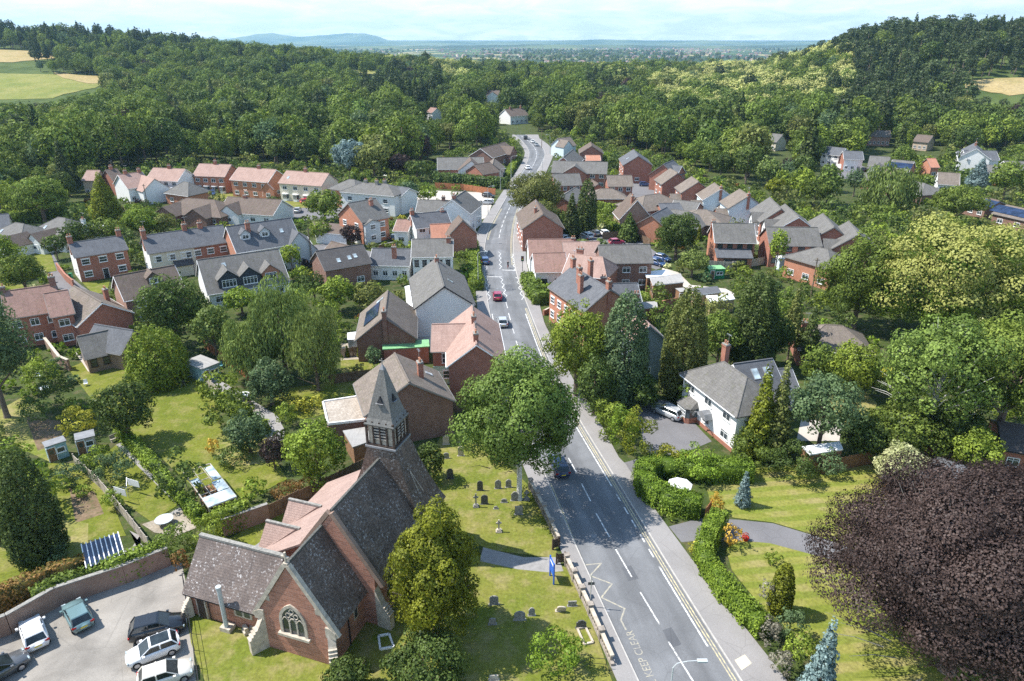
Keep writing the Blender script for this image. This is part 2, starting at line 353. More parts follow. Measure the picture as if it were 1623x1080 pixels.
# ---------------------------------------------------------------- houses
WC = {}
def window_mesh(w, h, frame='trim_white', kind='n', glass='glass'):
    k = (round(w, 2), round(h, 2), frame, kind, glass)
    if k in WC: return WC[k]
    b = MB(); t = .07
    b.box(-w / 2, w / 2, -.02, .03, 0, h, 1)
    for x0, x1 in ((-w / 2 - .02, -w / 2 + t), (w / 2 - t, w / 2 + .02)): b.box(x0, x1, -.07, .02, 0, h, 0)
    b.box(-w / 2 + t, w / 2 - t, -.07, .02, h - t, h + .02, 0); b.box(-w / 2 + t, w / 2 - t, -.07, .02, 0, t, 0)
    nm = max(0, round(w / .65) - 1) if kind in 'nb' else 0
    for i in range(nm):
        x = -w / 2 + w * (i + 1) / (nm + 1); b.box(x - .035, x + .035, -.06, .02, t, h - t, 0)
    if kind == 's': b.box(-w / 2 + t, w / 2 - t, -.065, .02, h / 2 - .035, h / 2 + .035, 0)
    elif kind == 'n' and h > .8: b.box(-w / 2 + t, w / 2 - t, -.055, .02, h * .7, h * .7 + .05, 0)
    b.box(-w / 2 - .08, w / 2 + .08, -.13, .02, -.08, -.005, 0)
    if kind == 's': b.box(-w / 2 - .1, w / 2 + .1, -.045, .02, h + .02, h + .2, 0)
    WC[k] = b.mesh('window', [frame, glass]); return WC[k]
def door_mesh(w, h, c='plastic_black', frame='trim_white'):
    k = ('d', w, h, c, frame)
    if k in WC: return WC[k]
    b = MB(); b.box(-w / 2, w / 2, -.05, .03, 0, h, 1); b.box(-w / 2 - .08, -w / 2, -.08, .03, 0, h, 0); b.box(w / 2, w / 2 + .08, -.08, .03, 0, h, 0)
    b.box(-w / 2 - .08, w / 2 + .08, -.08, .03, h, h + .09, 0); b.box(-w / 4, w / 4, -.065, -.04, h * .55, h * .85, 2); b.box(w / 2 - .14, w / 2 - .08, -.1, -.04, h * .45, h * .49, 0)
    WC[k] = b.mesh('door', [frame, c, 'glass']); return WC[k]
def wins(par, spec, p0, ang, length, he, frame='trim_white', kind='n', glass='glass', storey=2.6):
    """spec like '4x2', '4x2d1' (door in col 1), '3x2g' garage; along a wall that starts at p0 and runs at ang; outward = -y of that direction"""
    import re
    m = re.match(r'(\d+)x(\d+)(?:d(\d+))?(g?)(b?)', spec); nc, nr = int(m[1]), int(m[2]); dc = int(m[3]) if m[3] else -1
    ca, sa = math.cos(ang), math.sin(ang)
    for r in range(nr):
        for c in range(nc):
            u = length * (c + .5) / nc; ww = min(1.5, length / nc * .52); hh = 1.15
            z = .95 + r * storey
            if z + hh > he - .1: z = he - hh - .12
            x, y = p0[0] + ca * u, p0[1] + sa * u
            if r == 0 and c == dc:
                link('door', door_mesh(.95, 2.1), par, (x, y, 0.02), ang)
            elif r == 0 and m[4] and c == nc - 1:
                o = link('garage_door', door_mesh(2.5, 2.1, 'sheet_white'), par, (x, y, .02), ang)
            elif r == 0 and m[5]:      # bay
                b = MB(); bw = min(2.2, length / nc * .7); b.prism([(-bw / 2, 0), (-bw / 2 + .45, -.7), (bw / 2 - .45, -.7), (bw / 2, 0)], 0, .8, 0); b.prism([(-bw / 2, 0), (-bw / 2 + .45, -.7), (bw / 2 - .45, -.7), (bw / 2, 0)], .8, 2.1, 1)
                b.prism([(-bw / 2 - .1, 0), (-bw / 2 + .35, -.85), (bw / 2 - .35, -.85), (bw / 2 + .1, 0)], 2.1, 2.35, 2)
                for k in range(5): t = -1 + k * .5; b.box(t * (bw / 2 - .5) - .04, t * (bw / 2 - .5) + .04, -.74, -.68, .8, 2.1, 2)
                bo = b.build('bay_window', ['trim_white', glass, 'trim_white'], par); bo.location = (x, y, 0); bo.rotation_euler = (0, 0, ang)
            else:
                link('window', window_mesh(ww, hh, frame, kind, glass), par, (x, y, z), ang)
def gable_sec(W, he, hr): return [(-W / 2, 0), (W / 2, 0), (W / 2, he), (0, hr), (-W / 2, he)]
def roof_sec(W, he, hr, oh, t=.14, lift=.025):
    s = (hr - he) / (W / 2); e = he - oh * s
    return [(-W / 2 - oh, e + lift), (0, hr + lift), (W / 2 + oh, e + lift), (W / 2 + oh, e + lift + t), (0, hr + lift + t * 1.25), (-W / 2 - oh, e + lift + t)]
def add_roof(par, L, W, he, hr, rm, kind='gable', oh=.35, trim='trim_white', hipL=None, hipR=None, gut=True, loc=None, rz=0, name='roof', x0=None, x1=None):
    hl = (kind == 'hip') if hipL is None else hipL; hh = (kind == 'hip') if hipR is None else hipR
    b = MB(); t = .14; s = (hr - he) / (W / 2); e = he - oh * s + .02
    X0, X1 = (-L / 2 if x0 is None else x0), (L / 2 if x1 is None else x1)
    if not hl and not hh:
        b.xprism(roof_sec(W, he, hr, oh), X0 - .25, X1 + .25, 0)
        b.xprism([(-.14, hr + .1), (.14, hr + .1), (.1, hr + .27), (-.1, hr + .27)], X0 - .22, X1 + .22, 1)
    else:
        k = W / 2 * (1 if kind == 'hip' else .5)
        a, c = X0 - (oh if hl else .25), X1 + (oh if hh else .25); ra, rc = X0 + (k if hl else -.25), X1 - (k if hh else -.25)
        y = W / 2 + oh; zt = e + t
        P = [(a, -y, e), (c, -y, e), (c, y, e), (a, y, e), (a, -y, zt), (c, -y, zt), (c, y, zt), (a, y, zt), (ra, 0, hr + t + .03), (rc, 0, hr + t + .03)]
        b.solid(P, [(0, 3, 2, 1), (0, 1, 5, 4), (1, 2, 6, 5), (2, 3, 7, 6), (3, 0, 4, 7), (4, 5, 9, 8), (6, 7, 8, 9), (5, 6, 9), (7, 4, 8)], 0)
        q = [(ra, 0, hr + t + .03), (rc, 0, hr + t + .03)]; b.tube(q, .09, 6, 1)
        for f, (gx, g) in ((hl, (ra, a)), (hh, (rc, c))):
            if f:
                for sy in (-y, y): b.tube([(gx, 0, hr + t + .02), (g, sy, zt + .02)], .075, 5, 1)
    o = b.build(name, [rm, rm], par)
    if loc is not None: o.location = loc
    if rz: o.rotation_euler = (0, 0, rz)
    if gut:
        g = MB()
        for sy in (-1, 1): g.box(X0 - .2, X1 + .2, sy * (W / 2 + oh + .045) - .045, sy * (W / 2 + oh + .045) + .045, e + .0, e + .10)
        if not hl or not hh:
            n = math.hypot(W / 2 + oh, hr - e)
            for fl, xx in ((hl, X0 - .30), (hh, X1 + .30)):
                if fl: continue
                for sg in (-1, 1):
                    A = Vector((xx, sg * (W / 2 + oh), e - .06)); B = Vector((xx, 0, hr - .06)); w2 = .03
                    g.solid([(A.x - w2, A.y, A.z), (A.x + w2, A.y, A.z), (B.x + w2, B.y, B.z), (B.x - w2, B.y, B.z), (A.x - w2, A.y, A.z + .19), (A.x + w2, A.y, A.z + .19), (B.x + w2, B.y, B.z + .19), (B.x - w2, B.y, B.z + .19)],
                            [(0, 3, 2, 1), (4, 5, 6, 7), (0, 1, 5, 4), (1, 2, 6, 5), (2, 3, 7, 6), (3, 0, 4, 7)])
        g.build('gutter', trim, o)
    return o
def chimney(par, x, y, zb, zt, mat='brick_red', w=.9, d=.6, pots=2):
    b = MB(); b.box(x - w / 2, x + w / 2, y - d / 2, y + d / 2, zb, zt - .18); b.box(x - w / 2 - .07, x + w / 2 + .07, y - d / 2 - .07, y + d / 2 + .07, zt - .35, zt - .2); b.box(x - w / 2 - .04, x + w / 2 + .04, y - d / 2 - .04, y + d / 2 + .04, zt - .18, zt, 1)
    for i in range(pots):
        px = x + (i - (pots - 1) / 2) * w / pots; b.tube([(px, y, zt), (px, y, zt + .42)], [.13, .10], 7, 2); b.tube([(px, y, zt + .36), (px, y, zt + .43)], .14, 7, 2)
    o = b.build('chimney', [mat, 'stone_grey', 'clay'], par)
    if RNG.random() < .4:
        a = MB(); a.tube([(x + w * .4, y, zt - .1), (x + w * .4, y, zt + 1.5)], .022, 4); a.tube([(x + w * .4 - .5, y, zt + 1.4), (x + w * .4 + .5, y, zt + 1.4)], .015, 4)
        for k in range(5): a.tube([(x + w * .4 - .4 + k * .2, y - .2, zt + 1.4), (x + w * .4 - .4 + k * .2, y + .2, zt + 1.4)], .01, 4)
        a.build('aerial', 'galv', o)
    return o
def house(label, p1, p2, hr, W, he, wm, rm, kind='gable', F=None, B=None, L=None, R=None, ch=(), dm=(), sky=(), wings=(), cat='house', name='house',
          gm=None, fr='trim_white', wk='n', trim='trim_white', oh=.35, cm='brick_red', doorc=0, sol=(), glass='glass', prot=True, extra=None, group=None, z0=0, hipL=None, hipR=None, lift=False):
    if trim == 'trim_white' and not wm.startswith('w') and (len(PROT) % 3): trim = 'trim_grey'
    A = at(*p1, hr); Bp = at(*p2, hr)
    if lift:
        A = at(*p1, hr + z0); Bp = at(*p2, hr + z0)
    d = Bp - A; Lr = d.length; rz = math.atan2(d.y, d.x); c = (A + Bp) / 2
    k = W / 2 * (1 if kind == 'hip' else .5)
    hl = (kind == 'hip') if hipL is None else hipL; hh = (kind == 'hip') if hipR is None else hipR
    x0, x1 = -Lr / 2 - (k if hl else 0), Lr / 2 + (k if hh else 0)
    t = thing(name, label, cat, (c.x, c.y, z0), rz, group)
    b = MB(); gi = 0
    if hl or hh:
        b.box(x0, x1, -W / 2, W / 2, -.3, he, 0)
        if not hl: b.solid([(x0, -W / 2, he), (x0 + .3, -W / 2, he), (x0 + .3, W / 2, he), (x0, W / 2, he), (x0, 0, hr), (x0 + .3, 0, hr)], [(0, 4, 3), (1, 2, 5), (0, 1, 5, 4), (2, 3, 4, 5)])
        if not hh: b.solid([(x1 - .3, -W / 2, he), (x1, -W / 2, he), (x1, W / 2, he), (x1 - .3, W / 2, he), (x1 - .3, 0, hr), (x1, 0, hr)], [(0, 4, 3), (1, 2, 5), (0, 1, 5, 4), (2, 3, 4, 5)])
    else: b.xprism([(-W / 2, -.3), (W / 2, -.3), (W / 2, he), (0, hr), (-W / 2, he)], x0, x1)
    if gm: b.m[0] = 1; 
    b.build('wall', [wm, gm or wm], t)
    ro = add_roof(t, 0, W, he, hr, rm, kind, oh, trim, hl, hh, x0=x0, x1=x1)
    LL = x1 - x0; kw = dict(frame=fr, kind=wk, glass=glass)
    if F: wins(t, F, (x0, -W / 2), 0, LL, he, **kw)
    if B: wins(t, B, (x1, W / 2), math.pi, LL, he, **kw)
    if L: wins(t, L, (x0, W / 2), -math.pi / 2, W, he + .6, **kw)
    if R: wins(t, R, (x1, -W / 2), math.pi / 2, W, he + .6, **kw)
    s = (hr - he) / (W / 2); pit = math.atan(s)
    for q in ch:
        u, v = q[0], (q[1] if len(q) > 1 else 0); hx = q[2] if len(q) > 2 else 1.3
        chimney(t, x0 + LL * u, v, he - .3, hr + hx, cm, q[3] if len(q) > 3 else .9, .65, 2)
    def slope(side, u, tt):
        sg = -1 if side == 'F' else 1
        y = sg * (W / 2) * (1 - tt); z = he + (hr - he) * tt
        return Vector((x0 + LL * u, y, z)), (rad(0) if side == 'F' else math.pi)
    for side, u, tt, w, h in [q if len(q) == 5 else (*q, .8, 1.1) for q in sky]:
        p, rr = slope(side, u, tt); b = MB(); b.box(-w / 2, w / 2, -h / 2, h / 2, .1, .22, 0); b.box(-w / 2 + .08, w / 2 - .08, -h / 2 + .08, h / 2 - .08, .2, .235, 1)
        o = b.build('skylight', ['lead', 'glass_pale'], ro); o.location = p; o.rotation_euler = (pit, 0, rr)
    for side, u, tt, w, h in sol:
        p, rr = slope(side, u, tt); b = MB(); b.box(-w / 2, w / 2, -h / 2, h / 2, .18, .25, 0); n = max(2, round(w / 1.05)); q = max(1, round(h / 1.7))
        for i in range(n):
            for j in range(q): b.box(-w / 2 + w * i / n + .03, -w / 2 + w * (i + 1) / n - .03, -h / 2 + h * j / q + .03, -h / 2 + h * (j + 1) / q - .03, .24, .265, 1)
        o = b.build('solar_panel', ['plastic_black', 'solar'], ro); o.location = p; o.rotation_euler = (pit, 0, rr)
    for q in dm:
        side, u, tt, w, dmat = q[:5]; h = 1.25 if len(q) < 6 else q[5]
        p, rr = slope(side, u, tt); depth = (h + w * .4) / max(s, .3)
        b = MB(); b.xprism([(-w / 2, -.3), (w / 2, -.3), (w / 2, h), (0, h + w * .42), (-w / 2, h)], 0, depth, 0, axis='y')
        o = b.build('dormer', dmat, t); o.location = p; o.rotation_euler = (0, 0, rr)
        b = MB(); b.xprism(roof_sec(w, h, h + w * .42, .2, .09), -.22, depth, 0, axis='y'); b.build('dormer_roof', rm, o)
        link('window', window_mesh(w * .66, h * .78, fr, 'n', glass), o, (0, -.01, h * .12))
    for q in wings:
        xc, side, w, pj, he2, hr2, wm2, rm2 = q[:8]; ws = q[8] if len(q) > 8 else None
        sg = -1 if side == 'F' else 1; rr = 0 if side == 'F' else math.pi
        o = link('wing', None, t, (x0 + LL * xc, sg * W / 2, 0), rr); 
        back = min(W / 2, (hr2 - he) / s if hr2 > he else .05)
        b = MB(); b.xprism([(-w / 2, -.3), (w / 2, -.3), (w / 2, he2), (0, hr2), (-w / 2, he2)], -pj, max(back, .05) if hr2 > he else .02, 0, axis='y')
        o2 = b.build('wing', wm2, t); o2.location = o.location; o2.rotation_euler = o.rotation_euler; bpy.data.objects.remove(o)
        b = MB(); b.xprism(roof_sec(w, he2, hr2, .25, .12), -pj - .22, back if hr2 > he else .0, 0, axis='y'); b.build('wing_roof', rm2, o2)
        if ws: wins(o2, ws, (-w / 2, -pj), 0, w, he2 + .3, **kw)
    if extra: extra(t, x0, x1, W, he, hr)
    FOOT.append((c.x, c.y, max(LL, W) / 2 + .5, rz, LL / 2, W / 2))
    if prot:
        xs, ys = [], []
        for x, y in ((x0, -W / 2), (x1, -W / 2), (x0, W / 2), (x1, W / 2)):
            X = c.x + x * math.cos(rz) - y * math.sin(rz); Y = c.y + x * math.sin(rz) + y * math.cos(rz)
            for z in (z0 + he * .35, z0 + hr): a = proj(X, Y, z); xs.append(a[0]); ys.append(a[1])
        PROT.append((min(xs), min(ys), max(xs), max(ys), c.y))
    return t
def eaves_house(label, FL, FR, hr, W, he, wm, rm, **kw):
    """front eave corners in the photograph (or heading in degrees and length) at eave height"""
    A = at(*FL, he)
    if FR[0] < 90 and FR[1] < 40: a = rad(FR[0]); Bq = A + Vector((math.cos(a), math.sin(a), 0)) * FR[1]
    else: Bq = at(*FR, he)
    u = (Bq - A).normalized(); n = Vector((-u.y, u.x, 0)) * W / 2; A = A + n; Bq = Bq + n
    return house(label, proj(A.x, A.y, hr), proj(Bq.x, Bq.y, hr), hr, W, he, wm, rm, **kw)
def flatbuilding(label, pts, h, wm, rm='flat_felt', name='outbuilding', cat='outbuilding', parapet=.15, z=None, rimm='trim_white', win=None, tilt=0.0, door=None):
    """pts: pixels of the roof corners (at height h), in order"""
    P = [at(x, y, h) for x, y in pts]; c = sum(P, Vector()) / len(P); t = thing(name, label, cat, (c.x, c.y, 0))
    Q = [(p.x - c.x, p.y - c.y) for p in P]
    b = MB(); b.prism(Q, 0, h - .16); b.build('wall', wm, t)
    b = MB(); k = 1.05; b.prism([(x * k, y * k) for x, y in Q], h - .16, h, 0, 1)
    b.build('roof', [rm, rimm], t)
    if parapet:
        b = MB()
        for i in range(len(Q)):
            a, d = Vector((*Q[i], 0)), Vector((*Q[(i + 1) % len(Q)], 0)); e = (d - a); n = e.length; ang = math.atan2(e.y, e.x)
            b.box(.1, n - .1, -.1, .1, h, h + parapet, 0, Matrix.Translation(a) @ Matrix.Rotation(ang, 4, 'Z'))
        b.build('parapet', rimm, t)
    if win:
        for i, spec in win:
            a, d = Vector((*Q[i], 0)), Vector((*Q[(i + 1) % len(Q)], 0)); e = d - a
            wins(t, spec, (a.x, a.y), math.atan2(e.y, e.x), e.length, h)
    FOOT.append((c.x, c.y, max(math.hypot(*q) for q in Q), 0, max(abs(q[0]) for q in Q), max(abs(q[1]) for q in Q)))
    return t
# ---------------------------------------------------------------- foliage
def leaf_mesh(name, pts, nrm, size, v, mats, extra=None, stretch=None):
    """pts,nrm (n,3); size (n,), v (n,), one quad per leaf clump"""
    n = len(pts)
    nrm = nrm / (np.linalg.norm(nrm, axis=1, keepdims=True) + 1e-9)
    up = RNG.normal(size=(n, 3)) if stretch is None else np.tile([0, 0, 1.0], (n, 1)) + RNG.normal(size=(n, 3)) * .15
    a = np.cross(nrm, up); a /= np.linalg.norm(a, axis=1, keepdims=True) + 1e-9
    b = np.cross(nrm, a); s = size[:, None] * .5; st = 1.0 if stretch is None else stretch
    bend = nrm * s * .35
    V = np.empty((n, 4, 3), np.float32)
    V[:, 0] = pts - a * s * .9; V[:, 1] = pts - b * s * 1.15 * st + bend * .4; V[:, 2] = pts + a * s * .9 ; V[:, 3] = pts + b * s * 1.15 * st - bend
    me = bpy.data.meshes.new(name)
    ev, ef, em = extra if extra else ([], [], [])
    nv = n * 4 + len(ev); me.vertices.add(nv)
    co = np.concatenate([V.reshape(-1, 3), np.array(ev, np.float32).reshape(-1, 3)]) if len(ev) else V.reshape(-1, 3)
    me.vertices.foreach_set('co', co.ravel().astype(np.float32))
    idx = np.arange(n * 4, dtype=np.int32); starts = np.arange(n, dtype=np.int32) * 4; tot = np.full(n, 4, np.int32)
    if len(ef):
        ei = np.array([i + n * 4 for f in ef for i in f], np.int32); et = np.array([len(f) for f in ef], np.int32)
        es = np.concatenate([[0], np.cumsum(et)[:-1]]).astype(np.int32) + n * 4
        idx = np.concatenate([idx, ei]); starts = np.concatenate([starts, es]); tot = np.concatenate([tot, et])
    me.loops.add(len(idx)); me.loops.foreach_set('vertex_index', idx)
    me.polygons.add(len(starts)); me.polygons.foreach_set('loop_start', starts); me.polygons.foreach_set('loop_total', tot)
    mi = np.zeros(len(starts), np.int32)
    if len(ef): mi[n:] = em
    me.polygons.foreach_set('material_index', mi)
    at_ = me.attributes.new('v', 'FLOAT', 'POINT'); vv = np.concatenate([np.repeat(v, 4), np.full(len(ev), .15)]).astype(np.float32)
    at_.data.foreach_set('value', vv)
    for m in mats: me.materials.append(M[m])
    me.update(calc_edges=True); return me
def rdir(n):
    d = RNG.normal(size=(n, 3)); return d / np.linalg.norm(d, axis=1, keepdims=True)
def crown(kind, r, z0, z1, leaf, k=1.5, nl=None):
    """returns pts,nrm,size,v,stretch"""
    hz = (z1 - z0) / 2; zc = (z0 + z1) / 2
    lob = []
    def L(x, y, z, a, b=None): lob.append((x, y, z, a, b or a))
    if kind in ('round', 'oak', 'birch', 'willow', 'pine', 'dome', 'bloom'):
        n = nl or {'round': 34, 'oak': 58, 'birch': 60, 'willow': 40, 'pine': 30, 'dome': 90, 'bloom': 80}[kind]
        for i in range(n):
            t = (i + .5) / n; ph = i * 2.39996 + RNG.uniform(-.4, .4)
            cz = 1 - 1.75 * t if kind != 'dome' else 1 - 1.25 * t
            rr = math.sqrt(max(0, 1 - cz * cz)); f = RNG.uniform(.52, .92)
            lr = r * RNG.uniform(.16, .42) * (1 if n < 50 else .80) * (1.15 - .35 * f)
            if kind == 'pine': lr *= 1.0; b = lr * .38
            elif kind == 'willow': b = lr * 1.5
            elif kind == 'dome' and r > 6: b = lr * .55
            else: b = lr * min(1.15, hz / r) * .9
            L(math.cos(ph) * rr * r * f, math.sin(ph) * rr * r * f, zc + cz * hz * f * 1.02, lr, b)
        for i in range(n // 5):
            d = rdir(1)[0]; L(d[0] * r * .35, d[1] * r * .35, zc + d[2] * hz * .35, r * .38, hz * .35)
    elif kind in ('cone', 'spruce', 'column'):
        h = z1 - z0; rho = r * (.24 if kind != 'spruce' else .26); A = 6.28 * r * h * (.5 if kind != 'column' else .8); n = nl or int(min(260, max(40, (1.9 if kind != 'spruce' else 1.5) * A / (math.pi * rho * rho))))
        for i in range(n):
            t = 1 - (1 - (i + .5) / n) ** (.62 if kind != 'column' else .85); ph = i * 2.39996 + RNG.uniform(-.3, .3)
            if kind == 'column': pr = r * min(1, (t / .10 + .25)) * math.sqrt(max(.03, 1 - max(0, (t - .25) / .76) ** 2.2))
            elif kind == 'cone': pr = r * (1 - t) ** .72 * min(1, .6 + t * 5)
            else: pr = r * (1 - t) ** .8 * min(1, .7 + t * 5) * (RNG.uniform(.7, 1.12))
            f = rho * (1 - .5 * t) * RNG.uniform(.75, 1.25)
            L(math.cos(ph) * max(0, pr - f * .75), math.sin(ph) * max(0, pr - f * .75), z0 + h * (.03 + .94 * t), f, f * (1.45 if kind == 'column' else 1.25 if kind == 'cone' else .6))
        for i in range(9): t = i / 9; L(0, 0, z0 + h * (t + .05), r * .62 * (1 - t) ** .8 + .1, h * .09)
    lob = np.array(lob); area = 4 * math.pi * lob[:, 3] * (lob[:, 3] + lob[:, 4]) / 2
    per = np.maximum(6, (k * area / leaf ** 2 * .55)).astype(int)
    li = np.repeat(np.arange(len(lob)), per); n = len(li); d = rdir(n)
    sh = 1 + RNG.normal(size=n) * .09
    P = lob[li, :3] + d * np.stack([lob[li, 3], lob[li, 3], lob[li, 4]], 1) * sh[:, None]
    C = np.array([0, 0, zc]); q = (P - C) / np.array([r, r, hz]); rn = np.linalg.norm(q, axis=1)
    if kind in ('cone', 'spruce', 'column'):
        t = np.clip((P[:, 2] - z0) / (z1 - z0), 0, 1); prof = r * np.maximum(.06, 1 - t) ** (.8 if kind != 'column' else .35)
        keep = np.hypot(P[:, 0], P[:, 1]) > prof * .35
        out = np.stack([P[:, 0], P[:, 1], np.full(n, r * .35)], 1)
    else: keep = rn > .52; out = q
    keep &= P[:, 2] > z0 - .3 if kind != 'willow' else P[:, 2] > .2
    P = P[keep]; d = d[keep]; out = out[keep]; li = li[keep]; n = len(P)
    out = out / (np.linalg.norm(out, axis=1, keepdims=True) + 1e-6)
    nr = d * 1.0 + out * .35 + rdir(n) * (.5 if leaf < .6 else .36)
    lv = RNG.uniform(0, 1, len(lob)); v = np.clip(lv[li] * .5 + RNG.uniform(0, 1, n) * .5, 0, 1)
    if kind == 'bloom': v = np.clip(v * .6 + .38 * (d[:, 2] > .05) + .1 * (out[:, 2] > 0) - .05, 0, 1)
    s = leaf * RNG.uniform(.65, 1.35, n); st = None
    if kind == 'willow': st = 2.6; s *= .6; nr = np.stack([d[:, 0], d[:, 1], np.full(n, .25)], 1) + rdir(n) * .3
    return P, nr, s, v, st
def trunk_mb(r, z0, z1, tr, n=5, lean=0.0, fork=0):
    b = MB(); h = z0 + (z1 - z0) * .72
    b.tube([(0, 0, -.2), (0, 0, .5), (lean * .4, 0, h * .5), (lean, .1, h)], [tr * 1.5, tr, tr * .8, tr * .25], 8)
    for i in range(n):
        a = i * 2.4 + .5; zz = z0 + (z1 - z0) * (.05 + .5 * i / n); q = r * .72
        b.tube([(0, 0, zz * .8), (math.cos(a) * q * .5, math.sin(a) * q * .5, zz + q * .25), (math.cos(a) * q, math.sin(a) * q, zz + q * .6)], [tr * .5, tr * .3, tr * .1], 5)
    return b
TREES = []
def twigs(r, z0, h, n, mt='bark', tk=.035):
    b = MB()
    for i in range(n):
        d = rdir(1)[0]; d[2] = abs(d[2]) * .9 + .05; p = Vector((d[0] * r, d[1] * r, z0 + (h - z0) * (.12 + .85 * d[2]))); q = Vector((p.x * .55, p.y * .55, z0 + (p.z - z0) * .62)); e = p + Vector(tuple(RNG.normal(size=3) * .25)); b.tube([q, (q + e) / 2 + Vector((0, 0, .25)), e], [tk * 1.6, tk, tk * .4], 4, 0, False)
    return b
def tree(label, px, ytop, ybase, wpx, leafmat='oak', kind='round', leaf=None, z0f=.22, name=None, cat='tree', bark='bark', k=1.5, tr=None, group=None, n=5, prot=False, lean=0, zt=0, nl=None, tw=0, twm='bark', taper=0):
    B = at(px, ybase, zt); h = zat(B.x, B.y, ytop) - zt; h = max(h, .5); zm = zt + h * .55
    Pm = proj(B.x, B.y, zm); tt = (B.y * CP + (H - zm) * SP) / F; r = wpx / 2 * tt
    px_m = B.y / F * 1.58
    if leaf is None: leaf = max(.18, min(1.0, px_m * 1.7))
    t = thing(name or {'cone': 'conifer_tree', 'spruce': 'conifer_tree', 'column': 'cypress_tree', 'pine': 'pine_tree', 'willow': 'willow_tree', 'birch': 'birch_tree'}.get(kind, 'broadleaf_tree'), label, cat, B, RNG.uniform(0, 6.28), group)
    z0 = h * z0f; P, nr, s, v, st = crown(kind, r, z0, h, leaf, k, nl)
    if taper: f_ = (1.08 - taper * np.clip((P[:, 2] - z0) / (h - z0), 0, 1))[:, None]; P[:, :2] = P[:, :2] * f_
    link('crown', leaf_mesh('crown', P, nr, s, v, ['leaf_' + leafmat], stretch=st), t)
    if tw: twigs(r, z0, h, tw, twm).build('branches', twm, t)
    tr = tr or max(.08, min(.55, r * .065)); trunk_mb(r, z0, h, tr, n, lean).build('trunk', bark, t)
    TREES.append((B.x, B.y, r)); FOOT.append((B.x, B.y, r * .6, 0, r * .6, r * .6)); return t
def zat(X, Y, py):
    dy = py - CY; return H - Y * (F * SP + dy * CP) / (F * CP - dy * SP)
def inpoly(x, y, poly):
    c = False; j = len(poly) - 1
    for i in range(len(poly)):
        xi, yi = poly[i][:2]; xj, yj = poly[j][:2]
        if (yi > y) != (yj > y) and x < (xj - xi) * (y - yi) / (yj - yi + 1e-12) + xi: c = not c
        j = i
    return c
def hedge(label, pxs, h, w, leafmat='privet', leaf=.2, name='hedge', cat='hedge', wob=.12, k=1.6, group=None, world=False):
    P = [Vector(p) for p in pxs] if world else [at(x, y) for x, y in pxs]; c = P[0].copy(); t = []
    pts, nr = [], []; core = MB()
    for i in range(len(P) - 1):
        a, b = P[i] - c, P[i + 1] - c; d = b - a; L = d.length; u = d / L; nn = Vector((-u.y, u.x, 0))
        n = int(k * L * (w + 2 * h) / leaf ** 2); s = RNG.uniform(-.15, L + .15, n); q = RNG.uniform(0, w + 2 * h, n)
        side = np.where(q < h, -1, np.where(q > h + w, 1, 0)); off = np.clip(q - h, 0, w) - w / 2; z = np.where(side == -1, q, np.where(side == 1, w + 2 * h - q, h))
        X = a.x + u.x * s + nn.x * off; Y = a.y + u.y * s + nn.y * off
        bulge = np.sin(s * 1.3 + i) * wob + np.sin(s * .47 + 2 * i) * wob + RNG.normal(size=n) * leaf * .5
        NX = np.where(side != 0, nn.x * side, RNG.normal(size=n) * .3); NY = np.where(side != 0, nn.y * side, RNG.normal(size=n) * .3); NZ = np.where(side == 0, 1.0, .35)
        X = X + NX * bulge * (side != 0); Y = Y + NY * bulge * (side != 0); Z = np.maximum(.05, z + bulge * (side == 0))
        pts.append(np.stack([X, Y, Z], 1)); nr.append(np.stack([NX, NY, NZ], 1) + rdir(n) * .55)
        M4 = Matrix.Translation(a) @ Matrix.Rotation(math.atan2(d.y, d.x), 4, 'Z'); core.box(0, L, -w / 2 + .12, w / 2 - .12, 0, h - .14, 1, M4)
    # end caps
    for e, (p, qd) in enumerate(((P[0], P[0] - P[1]), (P[-1], P[-1] - P[-2]))):
        u = qd.normalized(); n = int(k * w * h / leaf ** 2); nn = Vector((-u.y, u.x, 0)); o = RNG.uniform(-w / 2, w / 2, n)
        pts.append(np.stack([(p - c).x + nn.x * o + u.x * .1, (p - c).y + nn.y * o + u.y * .1, RNG.uniform(0, h, n)], 1)); nr.append(np.tile([u.x, u.y, .3], (n, 1)) + rdir(n) * .5)
    pts = np.concatenate(pts); nr = np.concatenate(nr); n = len(pts)
    v = np.clip(.5 * (.5 + .5 * np.sin(pts[:, 0] * 1.9) * np.cos(pts[:, 1] * 2.3)) + RNG.uniform(0, .5, n), 0, 1)
    me = leaf_mesh(name, pts, nr, leaf * RNG.uniform(.7, 1.4, n), v, ['leaf_' + leafmat, 'leaf_' + leafmat], (core.v, core.f, core.m))
    o = link(name, me, None, c); return tag(o, label, cat, group)
SH = {}
def shrub_mesh(mt, r, h, leaf, var=0):
    k = (mt, round(r, 1), round(h, 1), leaf, var)
    if k not in SH:
        P, nr, s, v, st = crown('round', r, .0, h, leaf, 1.6, 12); SH[k] = leaf_mesh('shrub', P, nr, s, v, ['leaf_' + mt])
    return SH[k]
def shrub(label, px, py, wpx, hpx, mt='privet', name='shrub', cat='shrub', group=None, leaf=None, zt=0, kind='round'):
    """px,py = base centre, sizes in pixels"""
    B = at(px, py, zt); tt = math.hypot(B.y, H) / F * .97; r = wpx / 2 * tt; h = max(.4, hpx * tt * 1.12)
    leaf = leaf or max(.16, min(.8, B.y / F * 3.0))
    P, nr, s, v, st = crown(kind, r, .0, h, leaf, 1.7, 14 if kind == 'round' else None)
    o = link(name, leaf_mesh(name, P, nr, s, v, ['leaf_' + mt], stretch=st), None, B, RNG.uniform(0, 6))
    FOOT.append((B.x, B.y, r * .7, 0, r * .7, r * .7)); return tag(o, label, cat, group)
